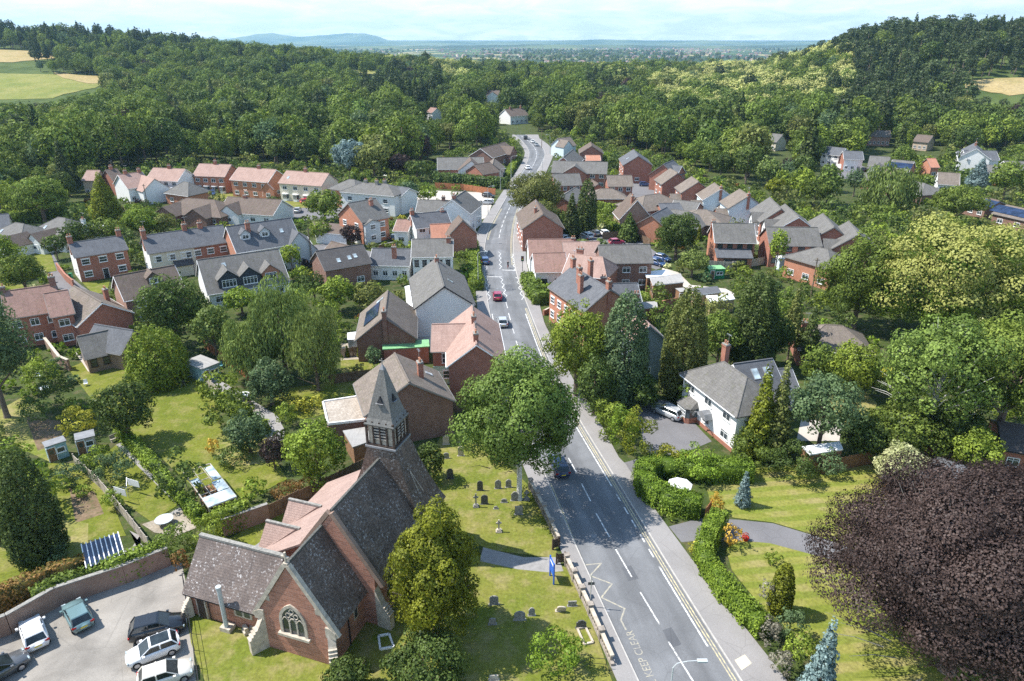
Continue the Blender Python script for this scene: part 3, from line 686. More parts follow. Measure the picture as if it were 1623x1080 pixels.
# ---------------------------------------------------------------- terrain
def grid_axis():
    ys = np.concatenate([np.arange(-60, 340, 20), np.arange(340, 1300, 14), np.arange(1300, 3200, 60), np.geomspace(3200, 42000, 34)])
    return ys
ys = grid_axis(); nx = 150; V = []; ts = np.linspace(-1.0, 1.0, nx)
for y in ys:
    hw = max(160, y * 1.15 + 80)
    V.append(np.stack([ts * hw, np.full(nx, y), np.zeros(nx)], 1))
V = np.concatenate(V); V[:, 2] = terr(V[:, 0], V[:, 1])
fs = [(i * nx + j, i * nx + j + 1, (i + 1) * nx + j + 1, (i + 1) * nx + j) for i in range(len(ys) - 1) for j in range(nx - 1)]
m, N = mat('ground_far'); v = posv(N)
vo = N.n('ShaderNodeTexVoronoi', {'Vector': N.n('ShaderNodeMapping', {'Vector': v, 'Scale': (.0042, .0027, 0), 'Rotation': (0, 0, .3)}).outputs[0], 'Scale': 1.0, 'Randomness': .9})
sc_ = N.n('ShaderNodeSeparateColor', {0: vo.outputs['Color']})
fcol = N.mix(N.ramp(sc_.outputs[0], .3, .45), (.035, .06, .02), (.12, .18, .04)); fcol = N.mix(N.ramp(sc_.outputs[0], .72, .8), fcol, (.36, .31, .14))
fcol = N.mix(N.math('MULTIPLY', N.ramp(N.noise(v, .006, 6), .42, .52), .85), fcol, (.035, .055, .02))
sy_ = N.n('ShaderNodeSeparateXYZ', {0: v}); farf = N.ramp(sy_.outputs[1], 950, 1250)
near = N.mix(N.ramp(N.noise(v, .05, 5), .4, .6), (.055, .08, .02), (.09, .12, .035))
fin(N, N.mix(farf, near, fcol), .95, .1)
mb = MB(); mb.v = [tuple(p) for p in V]; mb.f = fs; mb.m = [0] * len(fs)
struct('terrain', mb, ['ground_far'])
def hills(name, pts, Y, depth, cols, base=-45):
    mb = MB(); n = len(pts); xs = np.linspace(pts[0][0], pts[-1][0], 160); ysx = np.interp(xs, [p[0] for p in pts], [p[1] for p in pts])
    ysx = ysx + np.sin(xs / 9.) * .25 + np.sin(xs / 3.7) * .18
    rows = []
    for k, (dy, f) in enumerate(((-depth, 0), (-depth * .55, .35), (-depth * .25, .75), (0, 1), (depth * .5, .5), (depth, 0))):
        row = []
        for px, py in zip(xs, ysx):
            yy = Y + dy; xw = (px - CX) / (F / CP + 0) * Y * 1.0 * (1 / 1.0)
            z = H + (62 - py) / (F / CP) * Y
            wob = 1 + .25 * math.sin(px / 17. + k * 2) if 0 < k < 3 else 1
            row.append((xw, yy, base + max(0, z - base) * f * wob))
        rows.append(row)
    for r in rows: mb.v += r
    w_ = len(xs)
    for k in range(len(rows) - 1):
        for i in range(w_ - 1): mb.f.append((k * w_ + i, k * w_ + i + 1, (k + 1) * w_ + i + 1, (k + 1) * w_ + i)); mb.m.append(0)
    m, N = mat(name + '_mat'); v = posv(N); q = N.ramp(N.noise(v, .0012, 5), .42, .6)
    fin(N, N.mix(q, cols[0], cols[1]), .95, .1)
    struct(name, mb, [name + '_mat'])
hills('distant_hills', [(215, 70), (300, 66), (345, 63), (385, 60), (405, 55), (430, 53.5), (455, 57), (480, 59), (520, 56), (548, 54), (580, 54), (597, 58), (615, 64), (660, 67), (720, 70)], 13000, 1200, [(.05, .085, .03), (.14, .17, .07)])
hills('far_ridge', [(-300, 72), (100, 69), (420, 68), (560, 66.5), (700, 65), (800, 66), (860, 65), (960, 62.5), (1040, 64.5), (1120, 64), (1180, 66.5), (1290, 65), (1350, 60), (1420, 55), (1500, 55), (1800, 60)], 11000, 1400, [(.04, .07, .025), (.13, .16, .06)])
hills('middle_ridge', [(100, 76), (500, 73), (700, 72), (850, 70), (1000, 71), (1100, 73), (1250, 71), (1400, 72), (1800, 74)], 7000, 900, [(.035, .055, .02), (.12, .15, .05)])

SHEETS = []
def sheet(name, pxs, m, z, world=False, kind='structure', smooth=True):
    P = [Vector((p[0], p[1], 0)) for p in pxs] if world else [at(x, y) for x, y in pxs]
    if not world and name != 'scrubland': SHEETS.append([(p.x, p.y) for p in P])
    mb = MB(); Q = [(p.x, p.y) for p in P]; mb.prism(Q, z - .02, z) ; o = mb.build(name, [m]); o['kind'] = kind; return o
# village ground base
sheet('ground', [(-400, -50), (400, -50), (360, 430), (-420, 430)], 'garden_ground', .0 + .012, world=True)
ZL = [.02]
def lawn(pxs, m='lawn_green', name='lawn', dz=0):
    ZL[0] += .0012; return sheet(name, pxs, m, ZL[0] + dz)
# ---------------------------------------------------------------- road
LE = [(1050, 1160), (1013, 1076), (946, 946), (911, 862), (869, 767), (838, 690), (812, 618), (785.5, 541.7), (780, 514), (774.7, 494), (768, 436), (768, 378), (779, 355.6), (800, 319), (815, 292), (826, 275), (833, 264), (839, 252), (840, 243), (837, 235), (830, 226), (822, 219), (815, 214)]
RE = [(1240, 1185), (1176, 1076), (1086, 951), (1034, 862), (984, 767), (932, 694), (898, 640), (860.5, 553), (845, 508), (833, 478), (816, 436), (812, 394), (813.6, 367), (819, 339), (831, 312), (845, 285), (857, 264), (864, 250), (864, 240), (858, 231), (849, 224), (840, 218), (832, 213.5)]
def edge(E):
    P = sorted([at(*p) for p in E], key=lambda p: p.y); y = np.array([p.y for p in P]); x = np.array([p.x for p in P])
    yy = np.arange(y[0], y[-1], 1.0); xx = np.interp(yy, y, x)
    for it in range(3):
        k = 9; pad = np.concatenate([2 * xx[0] - xx[k:0:-1], xx, 2 * xx[-1] - xx[-2:-k - 2:-1]]); xx = np.convolve(pad, np.ones(2 * k + 1) / (2 * k + 1), 'valid')
    return yy, xx
LY, LX = edge(LE); RY, RX = edge(RE); Y0, Y1 = max(LY[0], RY[0]), min(LY[-1], RY[-1])
def xl(y): return float(np.interp(y, LY, LX))
def xr(y): return float(np.interp(y, RY, RX))
def strip(name, fa, fb, ya, yb, z, m, step=2.0, uvlen=True, z0=None):
    n = max(2, int((yb - ya) / step) + 1); Ysp = np.linspace(ya, yb, n); mb = MB()
    for y in Ysp: mb.v += [(fa(y), y, z), (fb(y), y, z)]
    for i in range(n - 1): mb.f.append((2 * i, 2 * i + 1, 2 * i + 3, 2 * i + 2)); mb.m.append(0)
    o = mb.build(name, [m]); uv = o.data.uv_layers[0].data
    for pl in o.data.polygons:
        for li in pl.loop_indices:
            vi = o.data.loops[li].vertex_index; uv[li].uv = ((vi % 2) * 1.0, Ysp[vi // 2])
    o['kind'] = 'structure'; return o
strip('road', xl, xr, Y0, Y1, .05, 'asphalt')
def strip_m(name, fa, fb, ya, yb, z, m): return strip(name, fa, fb, ya, yb, z, m, 1.5)
# road markings
strip_m('yellow_line', lambda y: xr(y) - .62, lambda y: xr(y) - .50, 36, 122, .058, 'paint_yellow'); strip_m('yellow_line', lambda y: xr(y) - .36, lambda y: xr(y) - .24, 30, 122, .058, 'paint_yellow')
strip_m('yellow_line', lambda y: xr(y) - .62, lambda y: xr(y) - .50, 149, 205, .058, 'paint_yellow'); strip_m('yellow_line', lambda y: xr(y) - .36, lambda y: xr(y) - .24, 149, 205, .058, 'paint_yellow')
strip_m('yellow_line', lambda y: xl(y) + .2, lambda y: xl(y) + .32, 170, 205, .058, 'paint_yellow'); strip_m('yellow_line', lambda y: xl(y) + .45, lambda y: xl(y) + .57, 170, 205, .058, 'paint_yellow')
strip_m('white_line', lambda y: xr(y) - .95, lambda y: xr(y) - .80, 43, 52.5, .058, 'paint_white'); strip_m('white_line', lambda y: xr(y) - .95, lambda y: xr(y) - .80, 65.5, 119, .058, 'paint_white')
strip_m('white_line', lambda y: xl(y) + .25, lambda y: xl(y) + .39, 90, 119, .058, 'paint_white')
for y in (53.8, 56, 58.3, 60.5, 62.8): strip_m('dashed_line', lambda y: xr(y) - .95, lambda y: xr(y) - .80, y, y + 1.2, .058, 'paint_white')
strip_m('white_line', lambda y: xl(y) + .25, lambda y: xl(y) + .37, 240, 285, .058, 'paint_white'); strip_m('white_line', lambda y: xr(y) - .37, lambda y: xr(y) - .25, 225, 300, .058, 'paint_white')
def line_px(name, pts, wd, m, z=.058, world=False):
    P = [Vector((*p[:2], 0)) if world else at(*p) for p in pts]; mb = MB()
    for i in range(len(P) - 1):
        a, b = P[i], P[i + 1]; d = (b - a).normalized(); n = Vector((-d.y, d.x, 0)) * wd / 2; e = d * wd * .4
        q = [a - e + n, a - e - n, b + e - n, b + e + n]; zz = z + .0008 * (i % 3); mb.poly([(p.x, p.y, zz) for p in q])
    o = mb.build(name, [m]); o['kind'] = 'structure'; return o
for a, b in (((922, 768), (936, 795)), ((945, 815), (966, 852)), ((976, 872), (1001, 915)), ((1015, 940), (1045, 990)), ((1060, 1019), (1098, 1080)), ((901, 727), (914, 750)),
             ((802, 480), (804.5, 489)), ((806, 497), (809, 508)), ((812, 520), (815, 529)), ((818, 541), (822, 553)), ((826, 566), (830, 578))):
    line_px('centre_dash', [a, b], .13, 'paint_white')
y = 172.0
while y < Y1 - 6:
    f = .47; xc = lambda q: xl(q) + (xr(q) - xl(q)) * f
    strip_m('centre_dash', lambda q: xc(q) - .08, lambda q: xc(q) + .08, y, y + 3.2, .058, 'paint_white'); y += 5.2
def zig(pts_): line_px('zigzag_line', pts_, .15, 'paint_white')
def zigzag(a, b, n, amp):
    A, B = at(*a), at(*b); d = (B - A); u = d.normalized(); nn = Vector((-u.y, u.x, 0)); P = [A + d * i / n + nn * (amp if i % 2 else -amp) for i in range(n + 1)]
    line_px('zigzag_line', [(p.x, p.y) for p in P], .13, 'paint_white', world=True)
zigzag((770.5, 440), (776, 476), 8, .28); zigzag((794, 440), (802.5, 474), 8, .28); zigzag((819.5, 440), (829, 476), 8, .28)
zigzag((792, 400), (793.5, 427), 8, .26); zigzag((811.5, 402), (816.5, 429), 8, .26); zigzag((770.5, 397), (771, 429), 8, .22)
line_px('stop_line', [(769.5, 439.3), (795, 439.3)], .22, 'paint_white'); line_px('stop_line', [(796, 428.5), (818, 429.5)], .22, 'paint_white')
line_px('yellow_line', [(873, 767), (893, 815), (911, 861), (926, 896)], .13, 'paint_yellow'); line_px('school_zigzag', [(926, 896.5), (953, 894), (935, 913.5), (970, 926.5), (953, 948), (990, 965.5), (984, 984), (992, 999)], .15, 'paint_worn')
# SCHOOL KEEP CLEAR lettering, worn, reads up the road
cu = bpy.data.curves.new('lettering', 'FONT'); cu.body = 'SCHOOL KEEP CLEAR'; cu.size = 1.05; cu.offset = .0
to = bpy.data.objects.new('tmp', cu); COL.objects.link(to); dg = bpy.context.evaluated_depsgraph_get(); me = bpy.data.meshes.new_from_object(to.evaluated_get(dg)); bpy.data.objects.remove(to)
me.materials.clear(); me.materials.append(M['paint_worn']); o = link('road_lettering', me); o['kind'] = 'structure'
wd = max(v.co.x for v in me.vertices); A = at(996, 1001); Bq = at(1030, 1074); d = (A - Bq).normalized(); sx = .84
o.scale = (sx, .9, 1); o.rotation_euler = (0, 0, math.atan2(d.y, d.x)); pp = A - d * wd * sx; nn = Vector((-d.y, d.x, 0)); pp = pp - nn * .35; o.location = (pp.x, pp.y, .0585)
for i_, (pts_, m__) in enumerate([([(985, 900), (1000, 897), (1012, 918), (996, 922)], 'patch'), ([(886, 815), (898, 812), (906, 828), (893, 831)], 'patch_pale'), ([(800, 452), (812, 451), (815, 462), (802, 463)], 'patch'), ([(1050, 1000), (1064, 995), (1080, 1022), (1064, 1028)], 'patch'), ([(776, 520), (783, 519), (800, 575), (792, 577)], 'patch'), ([(905, 1000 - 60), (0, 0)], None)]):
    if m__: q_ = sheet('road_patch', pts_, m__, .053 + .0007 * i_)
# footways: raised 0.11 with kerb stones
def footway(name, inner, outer, ya, yb, m='pavement', z=.11):
    n = int((yb - ya) / 1.5) + 2; Ysp = np.linspace(ya, yb, n); mb = MB()
    for y in Ysp: a, b = inner(y), outer(y); s = 1 if b > a else -1; mb.v += [(a + .13 * s, y, z + .05), (b, y, z + .05)]
    for i in range(n - 1): mb.f.append((2 * i, 2 * i + 1, 2 * i + 3, 2 * i + 2)); mb.m.append(0)
    struct(name, mb, [m]); k = MB()
    for y in Ysp: a, b = inner(y), outer(y); s = 1 if b > a else -1; k.v += [(a, y, .04), (a, y, z + .055), (a + .13 * s, y, z + .055)]
    for i in range(n - 1): k.f += [(3 * i, 3 * i + 1, 3 * i + 4, 3 * i + 3), (3 * i + 1, 3 * i + 2, 3 * i + 5, 3 * i + 4)]; k.m += [0, 0]
    struct('kerb', k, ['kerb'])
def efun(E):
    P = sorted([at(*p) for p in E], key=lambda p: p.y); y = [p.y for p in P]; x = [p.x for p in P]
    return lambda q: float(np.interp(q, y, x))
RO = efun([(1300, 1170), (1244, 1077), (1191, 1010), (1100, 893.6), (1040, 812), (992, 738), (983, 730.6), (935.6, 644), (913, 611), (884, 556), (863, 514), (855, 483), (841, 447), (834, 415), (833, 378), (831, 355), (835, 333), (846, 308), (861, 284), (870, 264), (876, 250), (876, 238), (868, 229), (855, 220)])
LO = efun([(1010, 1160), (971, 1066), (897, 897), (888, 872), (841, 770), (822, 722), (798, 650), (772, 570), (762, 520), (757, 494), (752, 436), (752, 378), (765, 352), (787, 319), (805, 292), (817, 275), (824, 264), (830, 252), (832, 243), (829, 235), (822, 226), (812, 219)])
footway('pavement', xr, RO, Y0, Y1); footway('pavement', xl, LO, Y0, Y1)
sheet('tactile_paving', [(1164, 1049), (1180, 1040), (1191, 1054), (1175, 1065)], 'paint_tactile', .17)
for yy, lb_ in ((57, 'iron manhole cover in the near lane below the birch'), (112, 'iron manhole cover near the silver car'), (133, 'iron manhole cover beside the crimson car')): 
    b = MB(); b.tube([(0, 0, 0), (0, 0, .006)], .32, 14); o = b.build('manhole_cover', ['lead']); o.location = ((xl(yy) + 2.2), yy, .052); tag(o, lb_, 'manhole cover', 'manhole covers in the road')
# side roads, drives, car parks
lawn([(-30, 1085), (-40, 1000), (45, 962), (90, 950), (150, 925), (225, 905), (288, 893), (296, 930), (303, 1000), (312, 1090)], 'carpark', 'car_park')
lawn([(75, 425), (62, 405), (82, 398), (98, 428), (128, 452), (165, 478), (200, 520), (176, 515), (140, 492), (100, 470), (84, 450)], 'drive', 'side_road')
lawn([(650, 301), (760, 305), (783, 316), (772, 345), (752, 352), (735, 332), (700, 330), (655, 322)], 'pale_hard', 'pub_car_park')
lawn([(1006, 640), (1035, 633), (1062, 636), (1085, 655), (1128, 700), (1100, 712), (1060, 722), (1032, 725), (1020, 700)], 'drive', 'driveway')
lawn([(1060, 835), (1110, 822), (1165, 824), (1225, 830), (1285, 848), (1330, 862), (1400, 890), (1400, 910), (1330, 890), (1280, 878), (1220, 862), (1170, 858), (1120, 856), (1080, 860)], 'drive', 'driveway')
lawn([(985, 735), (1010, 728), (1035, 725), (1075, 735), (1020, 760), (1000, 752)], 'drive', 'driveway')
lawn([(838, 410), (888, 378), (950, 372), (1010, 380), (1040, 400), (1062, 420), (1040, 428), (1000, 410)], 'drive', 'car_park')
lawn([(1050, 425), (1075, 432), (1095, 452), (1150, 458), (1165, 466), (1145, 474), (1100, 462), (1068, 448), (1045, 440)], 'pale_hard', 'track')
lawn([(1130, 330), (1160, 325), (1215, 350), (1235, 375), (1200, 388), (1160, 365), (1125, 350)], 'pale_hard', 'cul_de_sac')
lawn([(985, 290), (1035, 290), (1085, 305), (1130, 335), (1110, 350), (1050, 330), (1000, 315), (980, 300)], 'drive', 'side_road')
lawn([(560, 392), (600, 402), (680, 398), (745, 380), (750, 390), (690, 410), (590, 420), (545, 412)], 'drive', 'side_road')
lawn([(465, 395), (520, 385), (560, 392), (560, 415), (500, 412), (470, 408)], 'drive', 'side_road')
lawn([(655, 508), (745, 505), (752, 545), (640, 545), (650, 520)], 'pale_hard', 'patio')
lawn([(690, 268), (730, 262), (800, 280), (805, 292), (760, 290), (700, 285)], 'drive', 'driveway')
lawn([(445, 335), (500, 318), (545, 325), (540, 345), (480, 350)], 'drive', 'side_road'); lawn([(1300, 262), (1345, 255), (1378, 268), (1375, 290), (1330, 282)], 'drive', 'side_road')
# lawns and gardens
lawn([(293, 960), (318, 958), (340, 985), (412, 1000), (470, 1010), (530, 1060), (560, 1095), (330, 1095), (303, 1020)], 'lawn_mid')
lawn([(535, 1030), (620, 930), (760, 880), (900, 900), (935, 975), (975, 1095), (545, 1095)], 'lawn_mid')
lawn([(700, 690), (740, 680), (838, 770), (878, 850), (884, 886), (775, 872), (690, 830), (660, 760)], 'lawn_mid')
lawn([(766, 868), (780, 872), (830, 884), (885, 884), (893, 906), (870, 908), (820, 903), (760, 890)], 'path_grey', 'path')
lawn([(330, 880), (400, 830), (470, 800), (560, 745), (600, 730), (600, 760), (500, 820), (420, 890), (330, 905)], 'lawn_green')
lawn([(378, 884), (415, 858), (440, 850), (470, 860), (430, 890), (385, 900)], 'path_grey', 'path')
lawn([(108, 585), (130, 575), (190, 572), (235, 585), (300, 598), (345, 640), (350, 680), (420, 700), (455, 760), (380, 800), (330, 790), (285, 755), (240, 710), (190, 690), (150, 640)], 'lawn_green')
lawn([(355, 690), (420, 680), (440, 700), (420, 735), (370, 740), (340, 720)], 'lawn_dry')
lawn([(300, 600), (335, 590), (350, 620), (400, 640), (380, 650), (330, 628)], 'lawn_green')
lawn([(328, 592), (360, 610), (440, 660), (460, 700), (430, 700), (380, 655), (340, 630)], 'path_grey', 'path')
lawn([(0, 650), (40, 628), (100, 690), (95, 740), (40, 715), (0, 690)], 'lawn_dry'); lawn([(40, 660), (95, 668), (105, 700), (60, 715)], 'bare_soil', 'soil')
lawn([(75, 735), (130, 735), (175, 790), (200, 850), (120, 860), (95, 800)], 'lawn_green'); lawn([(110, 775), (150, 780), (165, 815), (120, 830)], 'bare_soil', 'soil')
lawn([(-30, 845), (60, 820), (140, 830), (140, 890), (60, 905), (-30, 945)], 'lawn_dry'); lawn([(-30, 880), (40, 870), (60, 905), (-30, 945)], 'lawn_green')
lawn([(150, 735), (185, 705), (205, 725), (285, 800), (240, 828), (200, 800)], 'lawn_green'); lawn([(184, 706), (192, 702), (300, 812), (275, 822), (240, 830), (285, 805)], 'path_grey', 'path')
lawn([(225, 832), (290, 810), (312, 822), (318, 835), (280, 850), (245, 845)], 'gravel', 'patio')
lawn([(120, 560), (170, 520), (210, 530), (215, 545), (140, 590)], 'pale_hard', 'patio')
lawn([(440, 618), (585, 600), (590, 640), (480, 665), (430, 650)], 'lawn_green'); lawn([(540, 570), (590, 565), (592, 590), (540, 595)], 'lawn_mid'); lawn([(540, 545), (600, 545), (600, 568), (540, 572)], 'gravel', 'patio')
lawn([(1120, 775), (1180, 745), (1290, 735), (1420, 738), (1520, 722), (1640, 735), (1640, 790), (1500, 830), (1450, 840), (1400, 850), (1385, 885), (1330, 862), (1285, 847), (1225, 829), (1165, 822), (1130, 812)], 'lawn_striped')
lawn([(1150, 870), (1175, 858), (1220, 862), (1280, 878), (1340, 895), (1400, 915), (1560, 960), (1560, 1120), (1330, 1120), (1285, 1050), (1262, 1012), (1200, 955), (1160, 905)], 'lawn_striped')
lawn([(1315, 640), (1370, 620), (1390, 640), (1375, 680), (1320, 672)], 'lawn_dry'); lawn([(1270, 665), (1335, 672), (1330, 700), (1262, 700)], 'pale_hard', 'patio')
lawn([(1420, 330), (1560, 350), (1640, 420), (1620, 470), (1500, 400), (1400, 370)], 'scrub', 'scrubland')
lawn([(0, 385), (40, 390), (80, 400), (90, 430), (20, 440), (0, 430)], 'lawn_green'); lawn([(130, 448), (175, 444), (170, 462), (150, 468)], 'lawn_green'); lawn([(0, 440), (35, 450), (40, 460), (0, 462)], 'lawn_green')
lawn([(320, 300), (520, 300), (540, 330), (330, 330)], 'lawn_mid')
# fields on the slope
def field(name, poly, m, lift=.25):
    pys = [p[1] for p in poly]; mb = MB(); rows = []
    for py in np.linspace(min(pys), max(pys), 14):
        xs = []
        for i in range(len(poly)):
            a, b = poly[i], poly[(i + 1) % len(poly)]
            if (a[1] <= py <= b[1]) or (b[1] <= py <= a[1]):
                if abs(a[1] - b[1]) > 1e-6: xs.append(a[0] + (b[0] - a[0]) * (py - a[1]) / (b[1] - a[1]))
                else: xs += [a[0], b[0]]
        if not xs: continue
        x0, x1 = min(xs), max(xs); rows.append([att(x0 + (x1 - x0) * k / 24, py, lift) for k in range(25)])
    for r in rows: mb.v += [tuple(p) for p in r]
    for i in range(len(rows) - 1):
        for k in range(24): mb.f.append((i * 25 + k, (i + 1) * 25 + k, (i + 1) * 25 + k + 1, i * 25 + k + 1)); mb.m.append(0)
    return struct(name, mb, [m])
FIELDS = [([(-60, 78), (40, 80), (75, 86), (95, 92), (20, 99), (-60, 99)], 'field_gold'), ([(-60, 116), (60, 117), (100, 118), (160, 122), (168, 132), (150, 140), (100, 150), (80, 158), (-60, 160)], 'field_green'), ([(85, 116), (165, 122), (170, 132), (140, 133), (100, 124)], 'field_gold'),
          ([(1528, 130), (1600, 124), (1700, 122), (1700, 145), (1600, 152), (1530, 141)], 'field_gold'), ([(405, 126), (440, 128), (435, 136), (410, 133)], 'field_gold'), ([(540, 108), (590, 112), (620, 120), (560, 116)], 'field_green')]
for i, (p, m_) in enumerate(FIELDS): field('field', p, m_, .25 + (.2 if i == 2 else 0))

# ---------------------------------------------------------------- church
aa = Vector((.32, .947, 0)).normalized(); RZC = math.atan2(aa.y, aa.x)
O = Vector((-17.3, 42.1, 0))
# local: x = u along axis (east gable at 0), y = -v (v to camera right) -> use left-handed helper
ch_ = thing('church', 'red sandstone church with dark tiled roofs and shingled spire', 'church', O, RZC)
def Y(v): return -v
def sec(b, pts, u0, u1, mi=0):     # pts (v,z)
    q = [(Y(v), z) for v, z in pts]; ar = sum(q[i][0] * q[(i + 1) % len(q)][1] - q[(i + 1) % len(q)][0] * q[i][1] for i in range(len(q)))
    if ar < 0: q = q[::-1]
    b.xprism(q, u0, u1, mi)
def slab(pa, pb, t=.16):          # sloping slab section from (v,z) to (v,z)
    d = Vector((pb[0] - pa[0], pb[1] - pa[1])).normalized(); n = Vector((-d.y, d.x)); n = n if n.y > 0 else -n
    return [pa, pb, (pb[0] + n.x * t, pb[1] + n.y * t), (pa[0] + n.x * t, pa[1] + n.y * t)]
c = .15
b = MB(); sec(b, [(-3.25 + c, -.3), (3.25 + c, -.3), (3.25 + c, 4), (c, 9.2), (-3.25 + c, 4)], 0, 4.9)
sec(b, [(-2.6, -.3), (4.6, -.3), (4.6, 5.0), (1.0, 10.65), (-1.9, 6.6), (-2.6, 6.0)], 4.92, 17.3)
sec(b, [(-7.9, -.3), (-2.5, -.3), (-2.5, 6.1), (-7.9, 3.0)], 5.6, 17.9)
for u0 in (8.4, 11.9):
    b.solid([(u0 - 1.7, Y(-8.1), -.3), (u0 + 1.7, Y(-8.1), -.3), (u0 + 1.7, Y(-8.1), 3), (u0, Y(-8.1), 4.85), (u0 - 1.7, Y(-8.1), 3), (u0 - 1.7, Y(-7), -.3), (u0 + 1.7, Y(-7), -.3), (u0 + 1.7, Y(-7), 3), (u0, Y(-7), 4.85), (u0 - 1.7, Y(-7), 3)],
            [(0, 4, 3, 2, 1), (5, 6, 7, 8, 9), (0, 1, 6, 5), (1, 2, 7, 6), (2, 3, 8, 7), (3, 4, 9, 8), (4, 0, 5, 9)])
b.build('wall', 'sandstone', ch_)
# vestry
b = MB(); b.solid([(.95, Y(-11.3), -.3), (6.2, Y(-11.3), -.3), (6.2, Y(-11.3), 3), (3.6, Y(-11.3), 6.2), (.95, Y(-11.3), 3), (.95, Y(-3.0), -.3), (6.2, Y(-3.0), -.3), (6.2, Y(-3.0), 3), (3.6, Y(-3.0), 6.2), (.95, Y(-3.0), 3)],
                  [(0, 1, 2, 3, 4), (9, 8, 7, 6, 5), (0, 5, 6, 1), (1, 6, 7, 2), (2, 7, 8, 3), (3, 8, 9, 4), (4, 9, 5, 0)]); b.build('vestry_wall', 'sandstone', ch_)
b = MB(); y0, y1 = Y(-11.55), Y(-3.0); t = .16
for (ua, za, ub, zb) in ((.55, 2.55, 3.6, 6.25), (6.6, 2.55, 3.6, 6.25)):
    n = Vector((-(zb - za), ub - ua)).normalized(); n = n if n.y > 0 else -n; o_ = (n.x * t, n.y * t)
    b.solid([(ua, y0, za), (ub, y0, zb), (ub, y1, zb), (ua, y1, za), (ua + o_[0], y0, za + o_[1]), (ub + o_[0] * 0, y0, zb + t * 1.5), (ub, y1, zb + t * 1.5), (ua + o_[0], y1, za + o_[1])],
            [(0, 3, 2, 1), (4, 5, 6, 7), (0, 1, 5, 4), (1, 2, 6, 5), (2, 3, 7, 6), (3, 0, 4, 7)])
b.box(3.42, 3.78, y1 - .0, y0, 6.36, 6.58, 1)
b.build('vestry_roof', ['church_lichen', 'stone_grey'], ch_)
# chancel roof, nave roof, aisle roof
b = MB()
for s_ in (-1, 1): sec(b, slab((c + s_ * 3.6, 3.42), (c, 9.22)), .22, 4.9)
sec(b, [(c - .12, 9.3), (c + .12, 9.3), (c + .1, 9.5), (c - .1, 9.5)], .2, 4.9, 1); b.build('chancel_roof', ['church_dark', 'stone_dark'], ch_)
b = MB(); sec(b, slab((5.0, 4.45), (1.0, 10.68)), 5.2, 13.4); sec(b, slab((-1.85, 6.72), (1.0, 10.68)), 5.2, 15.0); sec(b, [(.87, 10.75), (1.13, 10.75), (1.1, 10.98), (.9, 10.98)], 5.2, 13.3, 1)
b.build('nave_roof', ['church_dark', 'stone_dark'], ch_)
b = MB(); sec(b, slab((-8.4, 2.82), (-1.75, 6.78), .18), 5.3, 18.1); sec(b, slab((-1.95, 6.74), (.7, 10.4), .2), 5.45, 15.2)
for u0 in (8.4, 11.9):
    for s_ in (-1, 1):
        P = [(u0 + s_ * 2.0, Y(-8.5), 2.75), (u0, Y(-8.5), 4.98), (u0, Y(-5.2), 4.98), (u0 + s_ * 2.0, Y(-8.1), 2.95)]
        Q = [(p[0], p[1], p[2] + .18) for p in P]; fl = [(0, 1, 2, 3), (7, 6, 5, 4), (0, 4, 5, 1), (1, 5, 6, 2), (2, 6, 7, 3), (3, 7, 4, 0)]
        b.solid(P + Q, fl if s_ > 0 else [f[::-1] for f in fl])
    b.box(u0 - .13, u0 + .13, Y(-4.9), Y(-8.52), 5.1, 5.28, 1)
b.build('aisle_roof', ['church_pink', 'stone_grey'], ch_)
# raised coping on the gables
def coping(pa, pb, u0, u1, m_='stone_grey', t=.34):
    b = MB(); sec(b, slab(pa, pb, t), u0, u1); return b
b = MB()
for s_ in (-1, 1): sec(b, slab((c + s_ * 3.75, 3.25), (c + s_ * .0, 9.25), .36), -.12, .24)
b.build('gable_coping', 'stone_pale', ch_)
b = MB(); sec(b, slab((5.15, 4.3), (1.0, 10.72), .38), 4.86, 5.22); sec(b, slab((-1.95, 6.7), (1.0, 10.72), .38), 4.86, 5.22); b.build('gable_coping', 'brick_old', ch_)
b = MB(); sec(b, [(3.0, 3.1), (3.9, 3.1), (3.9, 3.75), (3.35, 4.1), (3.0, 4.1)], -.16, .3); b.build('kneeler', 'stone_pale', ch_); b = MB(); sec(b, [(-3.6, 3.1), (-2.7, 3.1), (-2.7, 4.1), (-3.05, 4.1), (-3.6, 3.75)], -.16, .3); b.build('kneeler', 'stone_pale', ch_)
MB().box(-.03, .02, Y(-2.4), Y(-1.95), 5.2, 5.7).build('quoin', 'stone_pale', ch_); MB().box(-.03, .02, Y(2.2), Y(2.75), 5.1, 5.6).build('quoin', 'stone_pale', ch_)
# buttresses with sloping tops
def butt(u, v, du, dv, w_, h1, h2, m_='stone_pale'):
    """stands at (u,v) and projects along (du,dv)"""
    b = MB(); L_ = math.hypot(du, dv); b.solid([(0, -w_ / 2, -.3), (L_, -w_ / 2, -.3), (L_, w_ / 2, -.3), (0, w_ / 2, -.3), (0, -w_ / 2, h2), (L_ * .45, -w_ / 2, h1 + .9), (L_, -w_ / 2, h1), (0, w_ / 2, h2), (L_ * .45, w_ / 2, h1 + .9), (L_, w_ / 2, h1)],
        [(0, 3, 2, 1), (0, 1, 6, 5, 4), (3, 7, 8, 9, 2), (1, 2, 9, 6), (6, 9, 8, 5), (5, 8, 7, 4), (4, 7, 3, 0)])
    for k in range(4):
        f = k / 4; x = L_ * (.98 - .5 * f); z = h1 + .9 * f; b.box(x - .16, x + .06, -w_ / 2 - .04, w_ / 2 + .04, z - .02, z + .1)
    o = b.build('buttress', m_, ch_); o.location = (u, Y(v), 0); o.rotation_euler = (0, 0, math.atan2(-dv, du)); return o
